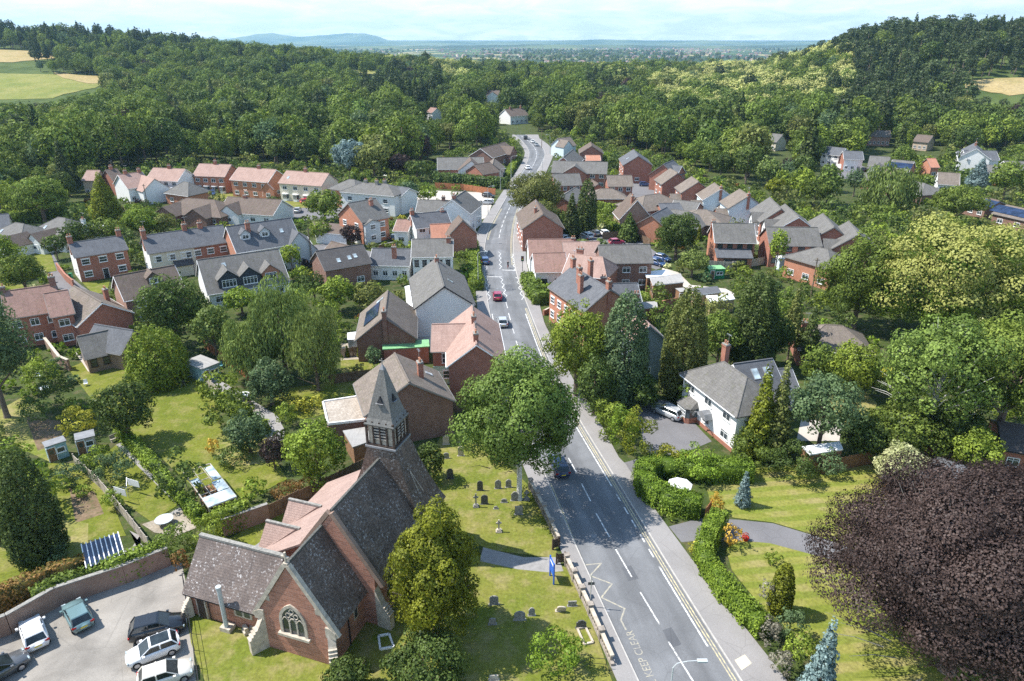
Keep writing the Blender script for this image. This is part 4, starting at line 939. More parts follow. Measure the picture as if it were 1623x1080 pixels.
butt(.15, -3.0, -1.25, -.75, .55, 1.5, 3.6); butt(.15, 3.3, -1.15, .75, .6, 1.7, 3.7); butt(5.1, 4.6, -.1, 1.3, .6, 1.6, 4.0); butt(.9, -11.2, -.7, -.5, .5, .8, 2.2); butt(10, 4.6, 0, 1.1, .6, 1.5, 3.6); butt(17.2, 4.6, .4, 1.2, .6, 1.5, 3.8)
# east window, traceried
def arch(w_, h, n=9):        # pointed arch outline, half width w_, springing 0, total h
    R = (w_ * w_ + h * h) / (2 * w_); pts = []
    for i in range(n + 1):
        z = h * i / n; x = R - w_; xx = math.sqrt(max(0, R * R - z * z)) - x; pts.append((xx, z))
    return pts
ww, sp_, hh = 1.0, 3.55, 1.6; zb_ = 2.35
fr_ = link('east_window', None, ch_); bpy.data.objects.remove(fr_)
b = MB(); ar = arch(ww, hh); outl = [(-ww, zb_), (ww, zb_)] + [(x, sp_ + z) for x, z in ar] + [(-x, sp_ + z) for x, z in ar[-2::-1]]
b.solid([(-.02, Y(v + .0), z) for v, z in outl], [tuple(range(len(outl)))[::-1]], 0)
ew = b.build('window', ['glass'], ch_); b = MB()
aro = arch(ww + .26, hh + .3); O2 = [(-(ww + .26), zb_)] + [(-x, sp_ + z) for x, z in aro] + [(x, sp_ + z) for x, z in aro[-2::-1]] + [(ww + .26, zb_)]
I2 = [(-ww, zb_)] + [(-x, sp_ + z) for x, z in ar] + [(x, sp_ + z) for x, z in ar[-2::-1]] + [(ww, zb_)]
for i in range(len(O2) - 1):
    q = [O2[i], O2[i + 1], I2[i + 1], I2[i]]; P = [(-.12, Y(v), z) for v, z in q] + [(.02, Y(v), z) for v, z in q]
    b.solid(P, [(0, 1, 2, 3), (4, 7, 6, 5), (0, 4, 5, 1), (1, 5, 6, 2), (2, 6, 7, 3), (3, 7, 4, 0)])
b.box(-.3, .02, Y(1.45), Y(-1.45), zb_ - .25, zb_ - .02); b.build('window_surround', 'stone_pale', ew)
b = MB()
for v in (-.34, .34): b.box(-.1, -.02, Y(v + .06), Y(v - .06), zb_, sp_ + .35)
for vc in (-.68, 0, .68):
    P = [(-.07, Y(vc - .31 + .62 * k / 8), sp_ + .05 + .42 * math.sin(math.pi * k / 8)) for k in range(9)]; b.tube(P, .055, 5)
for vc, zc_ in ((-.36, 4.28), (.36, 4.28), (0, 4.72), (0, 4.15)):
    P = [(-.07, Y(vc + .2 * math.cos(6.283 * k / 10)), zc_ + .23 * math.sin(6.283 * k / 10)) for k in range(11)]; b.tube(P, .05, 5)
b.build('tracery', 'stone_pale', ew)
# vestry window pair, doors, flue
b = MB(); yv = Y(-5.0)
b.box(.86, .97, yv - .1, yv + 1.7, 1.35, 2.45); b.box(.84, .9, yv + .12, yv + .68, 1.5, 2.3, 1); b.box(.84, .9, yv + .92, yv + 1.48, 1.5, 2.3, 1); b.build('window', ['stone_pale', 'glass'], ch_)
b = MB(); b.box(.8, .96, Y(-9.6), Y(-10.6), 0, 2.3, 0); b.box(.76, .84, Y(-9.75), Y(-10.45), 0, 2.05, 1); b.build('door', ['stone_pale', 'timber_dark'], ch_)
b = MB(); b.tube([(.35, Y(-7.3), 0), (.35, Y(-7.3), 4.6)], .19, 12); b.tube([(.35, Y(-7.3), 4.55), (.35, Y(-7.3), 4.75)], .24, 12); b.box(.05, .85, Y(-6.8), Y(-7.8), -.1, .45, 1); b.build('flue', ['lamp_grey', 'stone_pale'], ch_, smooth=False)
b = MB(); b.box(.45, .6, Y(-3.3), Y(-11.5), 2.48, 2.6); b.tube([(.5, Y(-9.3), 2.5), (.8, Y(-9.3), 2.2), (.8, Y(-9.3), 0)], .05, 6); b.build('gutter', 'trim_black', ch_)
b = MB(); b.tube([(2.3, Y(3.5), 3.6), (2.3, Y(3.48), 0)], .06, 6); b.build('downpipe', 'trim_black', ch_)
for u in (3.5,): b = MB(); b.box(u - .3, u + .3, Y(3.45), Y(3.38), 1.8, 3.1, 0); b.box(u - .18, u + .18, Y(3.47), Y(3.42), 1.95, 2.9, 1); b.build('window', ['stone_pale', 'glass'], ch_)
for u in (7.2, 9.0, 11.5, 16.0):
    b = MB(); b.box(u - .45, u + .45, Y(4.68), Y(4.58), 1.6, 4.1, 0); b.box(u - .28, u + .28, Y(4.71), Y(4.6), 1.8, 3.8, 1); b.build('window', ['stone_pale', 'glass'], ch_)
# crosses on the gables
b = MB(); b.box(-.02, .14, Y(c + .07), Y(c - .07), 9.4, 10.5); b.box(-.01, .13, Y(c + .34), Y(c - .34), 9.98, 10.14); b.box(-.1, .22, Y(c + .2), Y(c - .2), 9.3, 9.55); b.build('gable_cross', 'stone_pale', ch_)
# flared tower roof, belfry, spire
def loft(b, levels, mi=0, cap=True):
    n0 = len(b.v)
    for (u0, u1, v0, v1, z) in levels: b.v += [(u0, Y(v0), z), (u1, Y(v0), z), (u1, Y(v1), z), (u0, Y(v1), z)]
    for i in range(len(levels) - 1):
        for k in range(4):
            a_, b_ = n0 + i * 4 + k, n0 + i * 4 + (k + 1) % 4; b.f.append((a_, a_ + 4, b_ + 4, b_)); b.m.append(mi)
    if cap: e = n0 + (len(levels) - 1) * 4; b.f.append((e, e + 3, e + 2, e + 1)); b.m.append(mi)
b = MB(); loft(b, [(12.9, 18.1, -3.6, 5.25, 4.4), (13.0, 17.6, -2.7, 4.75, 5.6), (13.08, 17.0, -1.7, 4.05, 7.6), (13.12, 16.5, -.85, 3.45, 9.6), (13.15, 16.15, -.25, 2.98, 11.4), (13.15, 15.95, -.05, 2.75, 12.1)])
b.build('tower_roof', ['church_dark'], ch_)
b = MB(); loft(b, [(13.02, 16.08, -.18, 2.88, 12.08), (13.02, 16.08, -.18, 2.88, 12.26)]); b.build('belfry_sill', 'lead', ch_)
bu0, bu1, bv0, bv1 = 13.2, 15.9, 0.0, 2.7
b = MB(); loft(b, [(bu0 + .12, bu1 - .12, bv0 + .12, bv1 - .12, 12.2), (bu0 + .12, bu1 - .12, bv0 + .12, bv1 - .12, 14.7)])
bf = b.build('belfry', ['stone_pale'], ch_); b = MB()
for i in range(5):
    for side in range(4):
        f = i / 4; 
        if side == 0: x, y = bu0, bv0 + (bv1 - bv0) * f
        elif side == 1: x, y = bu1, bv0 + (bv1 - bv0) * f
        elif side == 2: x, y = bu0 + (bu1 - bu0) * f, bv0
        else: x, y = bu0 + (bu1 - bu0) * f, bv1
        if side > 1 and i in (0, 4): continue
        w_ = .09 if i in (0, 4) else .065; b.box(x - w_, x + w_, Y(y) - w_, Y(y) + w_, 12.24, 14.75)
b.box(bu0 - .07, bu1 + .07, Y(bv0) - .08, Y(bv0) + .08, 12.26, 12.42); b.box(bu0 - .07, bu1 + .07, Y(bv1) - .08, Y(bv1) + .08, 12.26, 12.42)
b.box(bu0 - .08, bu0 + .08, Y(bv1) + .09, Y(bv0) - .09, 12.26, 12.42); b.box(bu1 - .08, bu1 + .08, Y(bv1) + .09, Y(bv0) - .09, 12.26, 12.42)
b.build('timber_frame', 'timber_dark', bf)
for side in range(4):
    b = MB()
    for k in range(5):
        z = 12.95 + k * .3
        if side == 0: b.box(bu0 - .02, bu0 + .1, Y(bv0 + 1.95), Y(bv0 + .75), z, z + .11)
        if side == 1: b.box(bu1 - .1, bu1 + .02, Y(bv0 + 1.95), Y(bv0 + .75), z, z + .11)
        if side == 2: b.box(bu0 + .75, bu0 + 1.95, Y(bv0) - .1, Y(bv0) + .02, z, z + .11)
        if side == 3: b.box(bu0 + .75, bu0 + 1.95, Y(bv1) - .02, Y(bv1) + .1, z, z + .11)
    if side == 0: b.box(bu0 + .04, bu0 + .09, Y(bv0 + 1.98), Y(bv0 + .72), 12.9, 14.6, 1)
    if side == 3: b.box(bu0 + .72, bu0 + 1.98, Y(bv1) + .04, Y(bv1) + .09, 12.9, 14.6, 1)
    if side == 1: b.box(bu1 - .09, bu1 - .04, Y(bv0 + 1.98), Y(bv0 + .72), 12.9, 14.6, 1)
    if side == 2: b.box(bu0 + .72, bu0 + 1.98, Y(bv0) - .09, Y(bv0) - .04, 12.9, 14.6, 1)
    b.build('louvre', ['timber_grey', 'trim_black'], bf)
cu_, cv_ = 14.55, 1.35
b = MB(); loft(b, [(cu_ - s_, cu_ + s_, cv_ - s_, cv_ + s_, z) for s_, z in ((1.46, 14.32), (1.5, 14.45), (1.22, 15.0), (1.02, 15.8), (.74, 17.1), (.44, 18.4), (.2, 19.45))])
b.box(cu_ - 1.44, cu_ + 1.44, Y(cv_) - 1.44, Y(cv_) + 1.44, 14.3, 14.4); b.solid([(cu_ - .22, Y(cv_) - .22, 19.4), (cu_ + .22, Y(cv_) - .22, 19.4), (cu_ + .22, Y(cv_) + .22, 19.4), (cu_ - .22, Y(cv_) + .22, 19.4), (cu_, Y(cv_), 19.95)], [(0, 1, 4), (1, 2, 4), (2, 3, 4), (3, 0, 4), (3, 2, 1, 0)], 1)
spi = b.build('spire', ['shingle', 'lead'], ch_)
b = MB(); b.tube([(cu_, Y(cv_), 19.8), (cu_, Y(cv_), 20.4)], .05, 6); b.tube([(cu_ , Y(cv_) - .25, 20.2), (cu_, Y(cv_) + .25, 20.2)], .04, 6); b.build('spire_cross', 'stone_grey', spi)
for (du, dv) in ((-1, 0), (0, 1), (1, 0), (0, -1)):     # triangular spire lights
    b = MB(); zc_ = 16.5; hw_ = .27; q = .89
    def P_(a_, z, o_): return (cu_ + du * (q + o_) + (a_ if du == 0 else 0), Y(cv_ + dv * (q + o_) + (a_ if dv == 0 else 0)), z)
    k_ = [P_(-hw_, zc_, .12), P_(hw_, zc_, .12), P_(0, zc_ + .62, -.0), P_(-hw_, zc_, -.5), P_(hw_, zc_, -.5), P_(0, zc_ + .62, -.5)]
    b.solid(k_, [(0, 1, 2), (3, 5, 4), (0, 3, 4, 1), (1, 4, 5, 2), (2, 5, 3, 0)], 1)
    k_ = [P_(-hw_ - .1, zc_ - .05, .02), P_(hw_ + .1, zc_ - .05, .02), P_(hw_ + .1, zc_, .3), P_(-hw_ - .1, zc_, .3), P_(-hw_ - .1, zc_ - .12, -.1), P_(hw_ + .1, zc_ - .12, -.1)]
    b.solid(k_, [(0, 1, 2, 3), (3, 2, 5, 4), (0, 4, 5, 1), (0, 3, 4), (1, 5, 2)], 0)
    b.build('spire_light', ['lead', 'trim_black'], spi)
b = MB(); b.tube([(14.2, Y(3.55), 9.5), (14.6, Y(4.6), 5.6)], .05, 5); b.tube([(14.2, Y(3.55), 9.5), (15.2, Y(4.3), 6.8)], .05, 5); b.build('roof_crook', 'timber_grey', ch_)
PROT.append((290, 580, 700, 1060, 50)); FOOT.append((-13, 50, 9, 0, 9, 12))
# ---------------------------------------------------------------- houses, west side of the road
h = house
eaves_house('red brick double fronted villa with white painted end gable and tall sash windows', (119.6, 408), (201, 395), 7.4, 7.4, 5.4, 'brick_red', 'r_slate', F='3x2d1', L='1x1', ch=[(.02, 0, 1.6), (.97, 0, 1.5)], wk='s', gm='white')
eaves_house('long terrace row, cream at one end and red brick at the other, slate roof', (236, 401.7), (362.5, 383), 8.2, 8.6, 5.6, 'brick_red', 'r_slate', F='6x2', L='2x1', ch=[(.01, -.8, 1.5), (.02, 1.2, 1.4), (.52, 0, 1.5), (.72, 0, 1.4)], wk='s', gm='white',
  extra=lambda t, x0, x1, W, he, hr: (MB().box(x0 - .03, x0 + (x1 - x0) * .55, -W / 2 - .04, -W / 2 + .02, 0, he - .02).build('cream_render', 'cream', t),
   [link('window', window_mesh(1.1, 1.2, 'trim_white', 's'), t, (x0 + (x1 - x0) * f, -W / 2 - .06, z)) for f in (.1, .27, .47) for z in (.9, 3.5)],
   (lambda b: (b.box(-1.6, 1.6, -1.5, 0, 0, 2.3), b.build('porch', 'cream', t, loc=(x0 + (x1 - x0) * .38, -W / 2 - .05, 0))))(MB()),
   (lambda b: (b.solid([(-1.9, -1.8, 2.3), (1.9, -1.8, 2.3), (1.9, 0, 3.1), (-1.9, 0, 3.1), (-1.9, -1.8, 2.42), (1.9, -1.8, 2.42), (1.9, 0, 3.22), (-1.9, 0, 3.22)], [(0, 3, 2, 1), (4, 5, 6, 7), (0, 1, 5, 4), (1, 2, 6, 5), (2, 3, 7, 6), (3, 0, 4, 7)]), b.build('porch_roof', 'r_dark', t, loc=(x0 + (x1 - x0) * .38, -W / 2 - .05, 0))))(MB())))
eaves_house('tall grey rendered house with slate roof, white dormers and a wide front gable', (376, 400), (35, 13.5), 9.4, 10.6, 5.2, 'grey_blue', 'r_slate', F='3x1', L='1x1', ch=[(.28, -1.6, .9)], dm=[('F', .2, .42, 2.0, 'grey_blue'), ('F', .5, .42, 2.0, 'grey_blue')], sky=[('F', .78, .55)], gm='brick_orange',
  wings=[(.96, 'F', 7, 1.0, 3.6, 7.6, 'grey_blue', 'r_slate', '1x1')])
h('small white gabled garage wing with slate roof beside the grey dormered house', (474, 383), (462, 363), 4.9, 6, 2.8, 'white', 'r_slate', L='1x1')
eaves_house('chalet bungalow with brown tiles and three dark clad dormers', (330.5, 466), (31, 14.6), 7.6, 12.5, 2.9, 'white', 'r_grey', F='4x1', ch=[], sky=[('F', .28, .75)], dm=[('F', .27, .07, 3.8, 'dark_clad', 1.8), ('F', .53, .07, 3.8, 'dark_clad', 1.8), ('F', .80, .12, 3.2, 'brick_orange', 1.6)])
eaves_house('brown brick house with one arched white dormer in its plain tiled roof', (198.6, 476), (40, 9.5), 8.4, 8.4, 5.3, 'brick_brown', 'r_brown', F='2x2', dm=[('F', .56, .42, 2.0, 'r_brown')], gm='brick_pink', L='1x0')  # sun on the end gable put into its colour as paler pink brick
h('red brick semi with brown roof and white casement windows behind the walled yard', (4, 464), (86, 452.5), 8.4, 8.6, 5.4, 'brick_red', 'r_red', F='3x2', ch=[(.0, 0, 1.0), (.98, 0, 1.6)], cm='brick_brown',
  wings=[])
h('red brick projecting house end with broad four light windows under brown tiles', (72, 467), (105, 461.5), 7.9, 8.8, 5.4, 'brick_red', 'r_red', F='1x2', L='1x0')
h('low brick hall with pale weathered slate roof and glazed gable doors', (161, 481), (118, 455), 6.3, 8.2, 3.6, 'brick_red', 'r_tan', L='1x1', ch=[(.45, -2.6, .6)], wk='b')
h('old brick barn with slate roof and pale green door', (125, 535), (184, 522.5), 4.9, 6.0, 2.6, 'brick_old', 'r_grey', F='3x1d2', wk='s', fr='timber_dark')
h('cross wing of the old brick barn with slate roof beside the big laurel', (210, 525.5), (152, 516), 5.3, 5.6, 2.9, 'brick_old', 'r_slate', L='1x0')
h('bungalow with hipped grey roof and white gabled double garage', (24, 354), (38, 356), 5.6, 11, 2.6, 'white', 'r_grey', 'hip', F='3x1', sky=[('F', .3, .5)], wings=[(.86, 'F', 5.4, 3.0, 2.6, 4.6, 'white', 'r_brown', '1x1g')])
h('bungalow with tall pyramid roof and white gabled garage', (92, 345.5), (104, 347), 6.2, 12, 2.6, 'white', 'r_grey', 'hip', F='3x1', ch=[(.9, 1, .2)], cm='white', sky=[('F', .35, .5)], wings=[(.6, 'F', 5.4, 3.2, 2.6, 4.6, 'white', 'r_brown', '1x1g')])
h('grey roofed bungalow half hidden by trees at the end of the lane', (-30, 344), (12, 340), 5.4, 9, 2.7, 'cream', 'r_slate', F='3x1')
h('white static caravan under trees', (140, 357), (164, 359), 3.0, 4, 2.5, 'sheet_white', 'sheet_white', F='4x1', cat='caravan', name='caravan')
# pink roofed semis along the wood edge
h('small pink roofed house at the end of the wood edge row', (139, 271), (158, 271), 7.2, 8, 4.9, 'buff', 'r_pink', F='2x1')
h('brick house with short brown roof behind the tall golden cypress', (168, 270), (184, 268), 7.6, 8, 5, 'brick_red', 'r_brown', F='2x2', ch=[(.5, 0, 1.2)])
h('white rendered house with large pink roof and double chimneys', (188, 278), (224, 273.5), 7.9, 11, 4.6, 'white', 'r_pink', F='3x1', ch=[(.3, 0, 1.2), (.9, 0, 1.2)], wings=[(.92, 'F', 8, 5, 4.0, 7.2, 'white', 'r_pink')])
h('semi with plain pink tiled roof and white front', (244, 267), (293, 269), 7.9, 9, 5.1, 'white', 'r_pink', F='4x2', ch=[(.5, 0, 1.2)])
h('wide brick semi with pink roof, white bays and brick gable', (317, 260.5), (366, 262), 8.3, 9.5, 5.4, 'brick_orange', 'r_pink', F='4x2b', R='1x1', ch=[(.5, 0, 1.3)])
h('orange brick semi with pink roof beside a small arched annexe', (379, 266), (437, 270), 8.3, 9.2, 5.4, 'brick_orange', 'r_pink', F='4x2', R='1x1', ch=[(.55, 0, 1.2)], wings=[(1.0, 'F', 4.0, .5, 3.4, 5.2, 'brick_orange', 'r_pink', '1x1')])
h('cream and white semi with pink roof and two storey bays', (455, 271.5), (521, 276), 8.2, 9.2, 5.4, 'cream', 'r_pink', F='4x2b', R='1x1', ch=[(.45, 0, 1.3)], sky=[('F', .14, .45)])
h('orange brick house with low hipped grey roof beside the cream semi', (554, 285), (562, 286), 7.4, 9, 5.1, 'brick_orange', 'r_grey', 'hip', F='3x2')
h('white Victorian villa with shallow hipped slate roof and cluster of chimneys', (576, 290), (614, 293), 7.8, 9.5, 5.8, 'white', 'r_grey', 'hip', F='3x2', ch=[(.32, 0, .9), (.55, -.6, 1.1), (.66, .5, 1.1)], wk='s', cm='stone_grey', wings=[])
h('white rear wing of the Victorian villa with lean slate roof', (627, 296), (648, 299), 6.9, 6.5, 5.4, 'white', 'r_slate', F='2x2', wk='s')
h('bungalow with multi hipped brown tiled roof behind clipped shrubs', (296, 315), (340, 318), 5.6, 12, 2.7, 'brick_brown', 'r_brown', 'hip', F='4x1', wings=[(.25, 'F', 7, 2.5, 2.7, 4.9, 'brick_brown', 'r_brown'), (.7, 'F', 7, 2.5, 2.7, 4.9, 'brick_brown', 'r_brown')])
h('small grey hipped roof house between the pink semis and the bungalow', (291, 289), (299, 290), 6.2, 8, 3.4, 'brick_orange', 'r_grey', 'hip', F='2x1')
h('white gabled bungalow with brown roof and small front porch', (362, 313), (446, 318), 5.9, 10, 3.0, 'white', 'r_brown', F='4x1', ch=[(.32, 0, .9)], wings=[(.25, 'F', 6, 1.8, 3.0, 5.2, 'white', 'r_brown', '1x1')])
flatbuilding('flat roofed brick extension beside the white gabled house', [(257, 297), (287, 299), (284, 305), (254, 302)], 3.2, 'brick_orange')
# middle west
h('tall orange brick gabled house with white verge and side bays', (553, 323), (594, 315.8), 9.2, 10.6, 5.6, 'brick_orange', 'r_grey', F='2x2', L='2x2b', ch=[(.7, -1.6, .5)], gm='brick_orange', wk='s', wings=[(.30, 'F', 4.2, .9, 5.0, 5.8, 'grey_blue', 'r_grey', '1x2')])
flatbuilding('low brown roofed garage beside the orange gabled house', [(497, 352), (545, 356), (548, 372), (500, 368)], 2.8, 'white', 'r_brown', parapet=0)
h('white cottage end with short red brown roof', (631, 349), (652, 350), 5.4, 6.5, 3.6, 'white', 'r_red', F='1x1', L='1x0', trim='trim_white')
h('white cottages with slate roof and brick end chimney', (652, 341), (706, 335.5), 7.2, 6.8, 4.8, 'white', 'r_slate', F='3x2', ch=[(.02, 0, 1.2), (.9, 0, .5)])
h('white gabled roadside inn with slate roof and wide brick chimney', (717, 317), (737, 303.5), 8.6, 9, 5.4, 'white', 'r_grey', L='2x1', ch=[(.12, 0, 1.0, 1.6)], F='2x1')
h('low slate roofed rear range of the inn', (664, 318), (716, 319), 5.6, 8, 3.4, 'brick_brown', 'r_grey', F='2x1', ch=[(.75, 0, 1.2)], cm='brick_brown')
h('terracotta roofed cottage joined to a brown gable', (683, 357), (728, 355), 6.6, 7.0, 3.8, 'brick_orange', 'r_orange', F='3x1')
h('narrow red brick gabled house with dark hip end beside the terracotta cottage', (733, 350), (727, 343), 8.4, 6.5, 5.2, 'brick_red', 'r_brown', L='1x0')
h('long white house with slate roof, garage opening and dark windows', (655, 380.5), (716, 379.5), 7.9, 9, 5.6, 'white', 'r_grey', F='5x2', ch=[(.92, -1.0, .7)], wk='s', fr='trim_black')
h('low white annexe with slate roof and red brick stack', (592, 395), (652, 396), 5.6, 7, 3.3, 'white', 'r_slate', F='4x1', ch=[(.6, -2, 1.2)])
eaves_house('dark tiled converted barn in brown brick with roof lights', (516, 428), (587, 416), 7.2, 8.4, 4.6, 'brick_brown', 'r_dark', F='2x1', L='1x0', sky=[('F', .35, .35), ('F', .6, .4), ('F', .74, .45)])
h('small brown roofed brick cart shed behind the converted barn', (526, 384), (556, 392), 4.6, 6, 2.6, 'brick_brown', 'r_brown', L='1x0')
h('plain white rendered house with big grey tiled roof facing the road', (704, 455), (691, 411.5), 8.6, 9.6, 5.2, 'white', 'r_grey', ch=[(.9, 0, .9)], F='2x1', trim='trim_black', sky=[('F', .35, .7)])
h('brown brick house with ribbed tiles, solar panels and gable chimney', (609, 503), (614.5, 462.5), 7.3, 8.8, 3.8, 'brick_brown', 'r_tan', sol=[('B', .5, .5, 6.2, 3.0)], ch=[(.0, 0, 1.1)], cm='brick_brown', R='1x0', sky=[('B', .82, .75, .8, 1.5)])
h('red brick road house with pink tiles, twin chimneys and white bargeboards', (755, 547), (748, 487), 8.3, 7.6, 5.4, 'brick_red', 'r_pink', L='1x0', ch=[(.1, 0, 1.2), (.55, 0, 1.2)])
h('rear wing of the pink roofed road house, brick above and mint green below', (687, 516), (738, 515), 7.4, 9.0, 5.3, 'brick_red', 'r_pink', F='2x1', extra=lambda t, x0, x1, W, he, hr: (MB().box(x0 - .04, x1, -W / 2 - .05, -W / 2 + .02, 0, 2.9).build('mint_render', 'mint', t),
   link('window', window_mesh(1.1, 1.2, 'trim_white', 's'), t, (x0 + 1.9, -W / 2 - .08, 1.0)), link('door', door_mesh(.9, 2.1, 'trim_white'), t, (x0 + 4.3, -W / 2 - .08, 0.02)), link('window', window_mesh(1.2, 1.5, 'trim_white', 's'), t, (x0 + 1.9, -W / 2 - .04, 3.4))))
h('brown brick house with plain blank gable behind the spire', (648, 607), (626, 562.5), 8.2, 10.6, 4.9, 'brick_brown', 'r_tan', L='1x0', ch=[(.42, -2.2, .9)], sky=[('B', .45, .55, .9, 1.4), ('F', .7, .3)])
flatbuilding('flat roofed brick garage with gravel roof and white coping', [(512, 637), (585, 626), (592, 664), (520, 672)], 3.0, 'brick_brown', 'gravel_roof', parapet=.14)
flatbuilding('low garage with pale slab roof and dark louvred side', [(545, 683), (612, 672), (612, 690), (560, 708)], 2.6, 'timber_brown', 'flat_felt', parapet=0, rimm='stone_grey')
flatbuilding('open carport with green corrugated roof', [(608, 543), (678, 538.5), (679, 549), (608, 553.5)], 2.8, 'brick_red', 'green_roof', 'carport', 'carport', 0, rimm='green_roof')
flatbuilding('white ribbed sunroom roof against the big white house', [(642, 455), (665, 449), (674, 488), (650, 490)], 2.9, 'white', 'sheet_white', 'sunroom', 'sunroom', 0)
flatbuilding('small white glazed lean-to on the solar panelled house', [(551, 528), (573, 525), (575, 538), (551, 538)], 2.3, 'glass_pale', 'sheet_white', 'conservatory', 'conservatory', 0)
# far west
h('long low care home with grey roof and white gable behind the clipped hedge', (694, 251), (765, 250), 6.4, 12, 3.4, 'brick_red', 'r_grey', F='6x1', wings=[(.72, 'F', 9, 3, 3.4, 6.6, 'white', 'r_brown')])
h('brick wing with pale slate roof beside the care home gable', (752, 262), (776, 258), 6.0, 9, 3.4, 'brick_red', 'r_brown', F='2x1')
h('cream gabled garage by the roadside verge', (781, 261), (783, 252), 5.4, 7, 2.8, 'cream', 'r_tan', L='1x1')
h('brown roofed house half hidden at the bend of the road', (762, 236), (800, 226), 7.2, 10, 4.2, 'brick_brown', 'r_brown', F='3x1', wings=[(.7, 'F', 6, 2, 4, 6.6, 'brick_brown', 'r_brown')])
h('white house with dark windows alone among the woodland pines', (771, 144), (791, 144), 9.5, 12, 6.5, 'white', 'r_brown', F='4x2', ch=[(.1, 0, 2.0)], wings=[(.5, 'F', 8, 2, 6.5, 9.0, 'white', 'r_brown', '1x1')])
h('broad brown roofed house in the wood with white walls', (800, 174), (828, 172), 8, 11, 4.6, 'white', 'r_brown', F='4x1', ch=[(.3, 0, 1.3), (.9, 0, 1.6)])
h('small pale house glimpsed in the wood', (683, 171), (692, 172), 7, 7, 4.6, 'white', 'r_red', F='1x1')
# ---------------------------------------------------------------- east side
h('red brick gable end shop by the crossing with brown tiles and square chimney', (861, 340.5), (849, 318), 8.8, 9.4, 5.6, 'brick_red', 'r_brown', ch=[(.32, 1.2, .6)], B='4x2', L='1x0', trim='stone_grey')
h('low shop range with pink brown tiles facing the crossing', (838, 381), (906, 380), 6.2, 8.6, 3.4, 'white', 'r_red', F='3x1', trim='trim_white')
h('shop with brown tiled roof, dark fascia and white front', (846, 403), (894, 402), 6.0, 8.6, 3.6, 'white', 'r_red', F='2x1', R='1x0', fr='trim_black')
h('low pink tiled rear range joined to the crossing shops', (893, 385), (948, 384), 5.8, 9, 3.4, 'brick_red', 'r_pink', F='2x1', ch=[(.3, 1, .8)])
h('flat looking brick block with grey mottled tiles and three wide windows', (950, 390), (1028, 389), 8.0, 7.4, 5.6, 'brick_brown', 'r_grey', F='3x2', R='1x0')
h('pink tiled cross gables with a broad square chimney', (905, 403), (955, 409), 7.4, 8, 4.8, 'brick_red', 'r_pink', F='2x1', ch=[(.2, .5, 1.2, 1.3)], hipR=True)
h('small flat slate rear block with white rimmed roof', (925, 416), (962, 416), 5.2, 6, 4.0, 'brick_brown', 'r_slate', F='2x1')
h('tall red brick terrace with slate roof, four chimneys and stone banded front', (907, 424), (966, 459), 9.2, 8.6, 6.2, 'brick_orange', 'r_slate', F='5x2', L='2x2', ch=[(.02, 0, 1.8), (.42, -1.5, 1.8), (.62, -2.6, 1.4), (.2, 2.2, 1.8), (.98, 0, 1.4)], wk='s')
h('slate roofed rear wing of the terrace behind the cedar', (955, 452), (1008, 450), 6.6, 6.4, 4.6, 'brick_red', 'r_slate', F='3x1', ch=[(.02, 0, 1.5)])
h('second brick rear wing with slate roof among garden walls', (972, 476), (1012, 476), 6.2, 5.6, 4.4, 'brick_red', 'r_slate', F='2x1', ch=[(.9, 0, 1.2)])
h('narrow slate blue gabled house with pink roof behind the tall cedar', (1029, 517), (1013, 500), 8.6, 4.6, 6.6, 'slate_blue', 'r_pink', L='1x1', trim='slate_blue', ch=[(.8, 2, .8)])
flatbuilding('brown timber workshop with grey felt roof and one window', [(1031, 440), (1078, 434), (1083, 447), (1036, 452)], 3.0, 'timber_brown', 'flat_felt', parapet=0, win=[(3, '3x1')])
flatbuilding('workshop with bright white felt roof', [(1021, 431), (1053, 428), (1060, 436), (1026, 440)], 3.1, 'timber_brown', 'sheet_white', parapet=0)
flatbuilding('long shed with dark felt roof by the gravel track', [(1097, 458), (1136, 454), (1142, 463), (1102, 468)], 2.7, 'timber_tan', 'r_slate', parapet=0, win=[(3, '4x1')])
flatbuilding('pale timber shed with white roof beside the dark roofed shed', [(1120, 469), (1160, 467), (1164, 474), (1126, 479)], 2.5, 'timber_tan', 'sheet_white', parapet=0, win=[(3, '2x1')])
flatbuilding('low brick garage block beyond the terrace gardens', [(1004, 480), (1040, 478), (1042, 487), (1006, 489)], 2.7, 'brick_red', 'flat_felt', parapet=0)
h('old stone gabled hall with steep brown roof and brick stack', (1010, 318), (999, 308), 8.2, 8.2, 3.6, 'brick_old', 'r_brown', L='1x0', ch=[(.2, .9, .9)], wings=[])
h('slate roofed cottage with orange brick gable behind the round oak', (1033, 342), (1056, 330), 6.6, 8.5, 3.8, 'brick_orange', 'r_slate', F='2x1')
h('hipped brown bungalow beside the stone hall', (1022, 311), (1045, 308), 5.6, 11, 2.8, 'brick_brown', 'r_tan', 'hip', F='3x1')
h('long grey roofed bungalow behind the round oak', (1066, 333), (1090, 336), 5.4, 10, 2.8, 'brick_brown', 'r_grey', 'hip', F='3x1')
h('low slate roofed extension with solar glass behind the round oak', (1045, 324), (1076, 323), 4.4, 8, 2.7, 'brick_red', 'r_slate', F='3x1')
h('double garage with pyramid tiled roof and white fascia', (1108, 333), (1120, 334), 5.2, 11, 2.8, 'brick_brown', 'r_tan', 'hip', F='3x1', trim='trim_white')
h('wide dark roofed garage range by the parked white van', (1070, 318), (1108, 322), 4.6, 9, 2.8, 'brick_brown', 'r_grey', F='2x1')
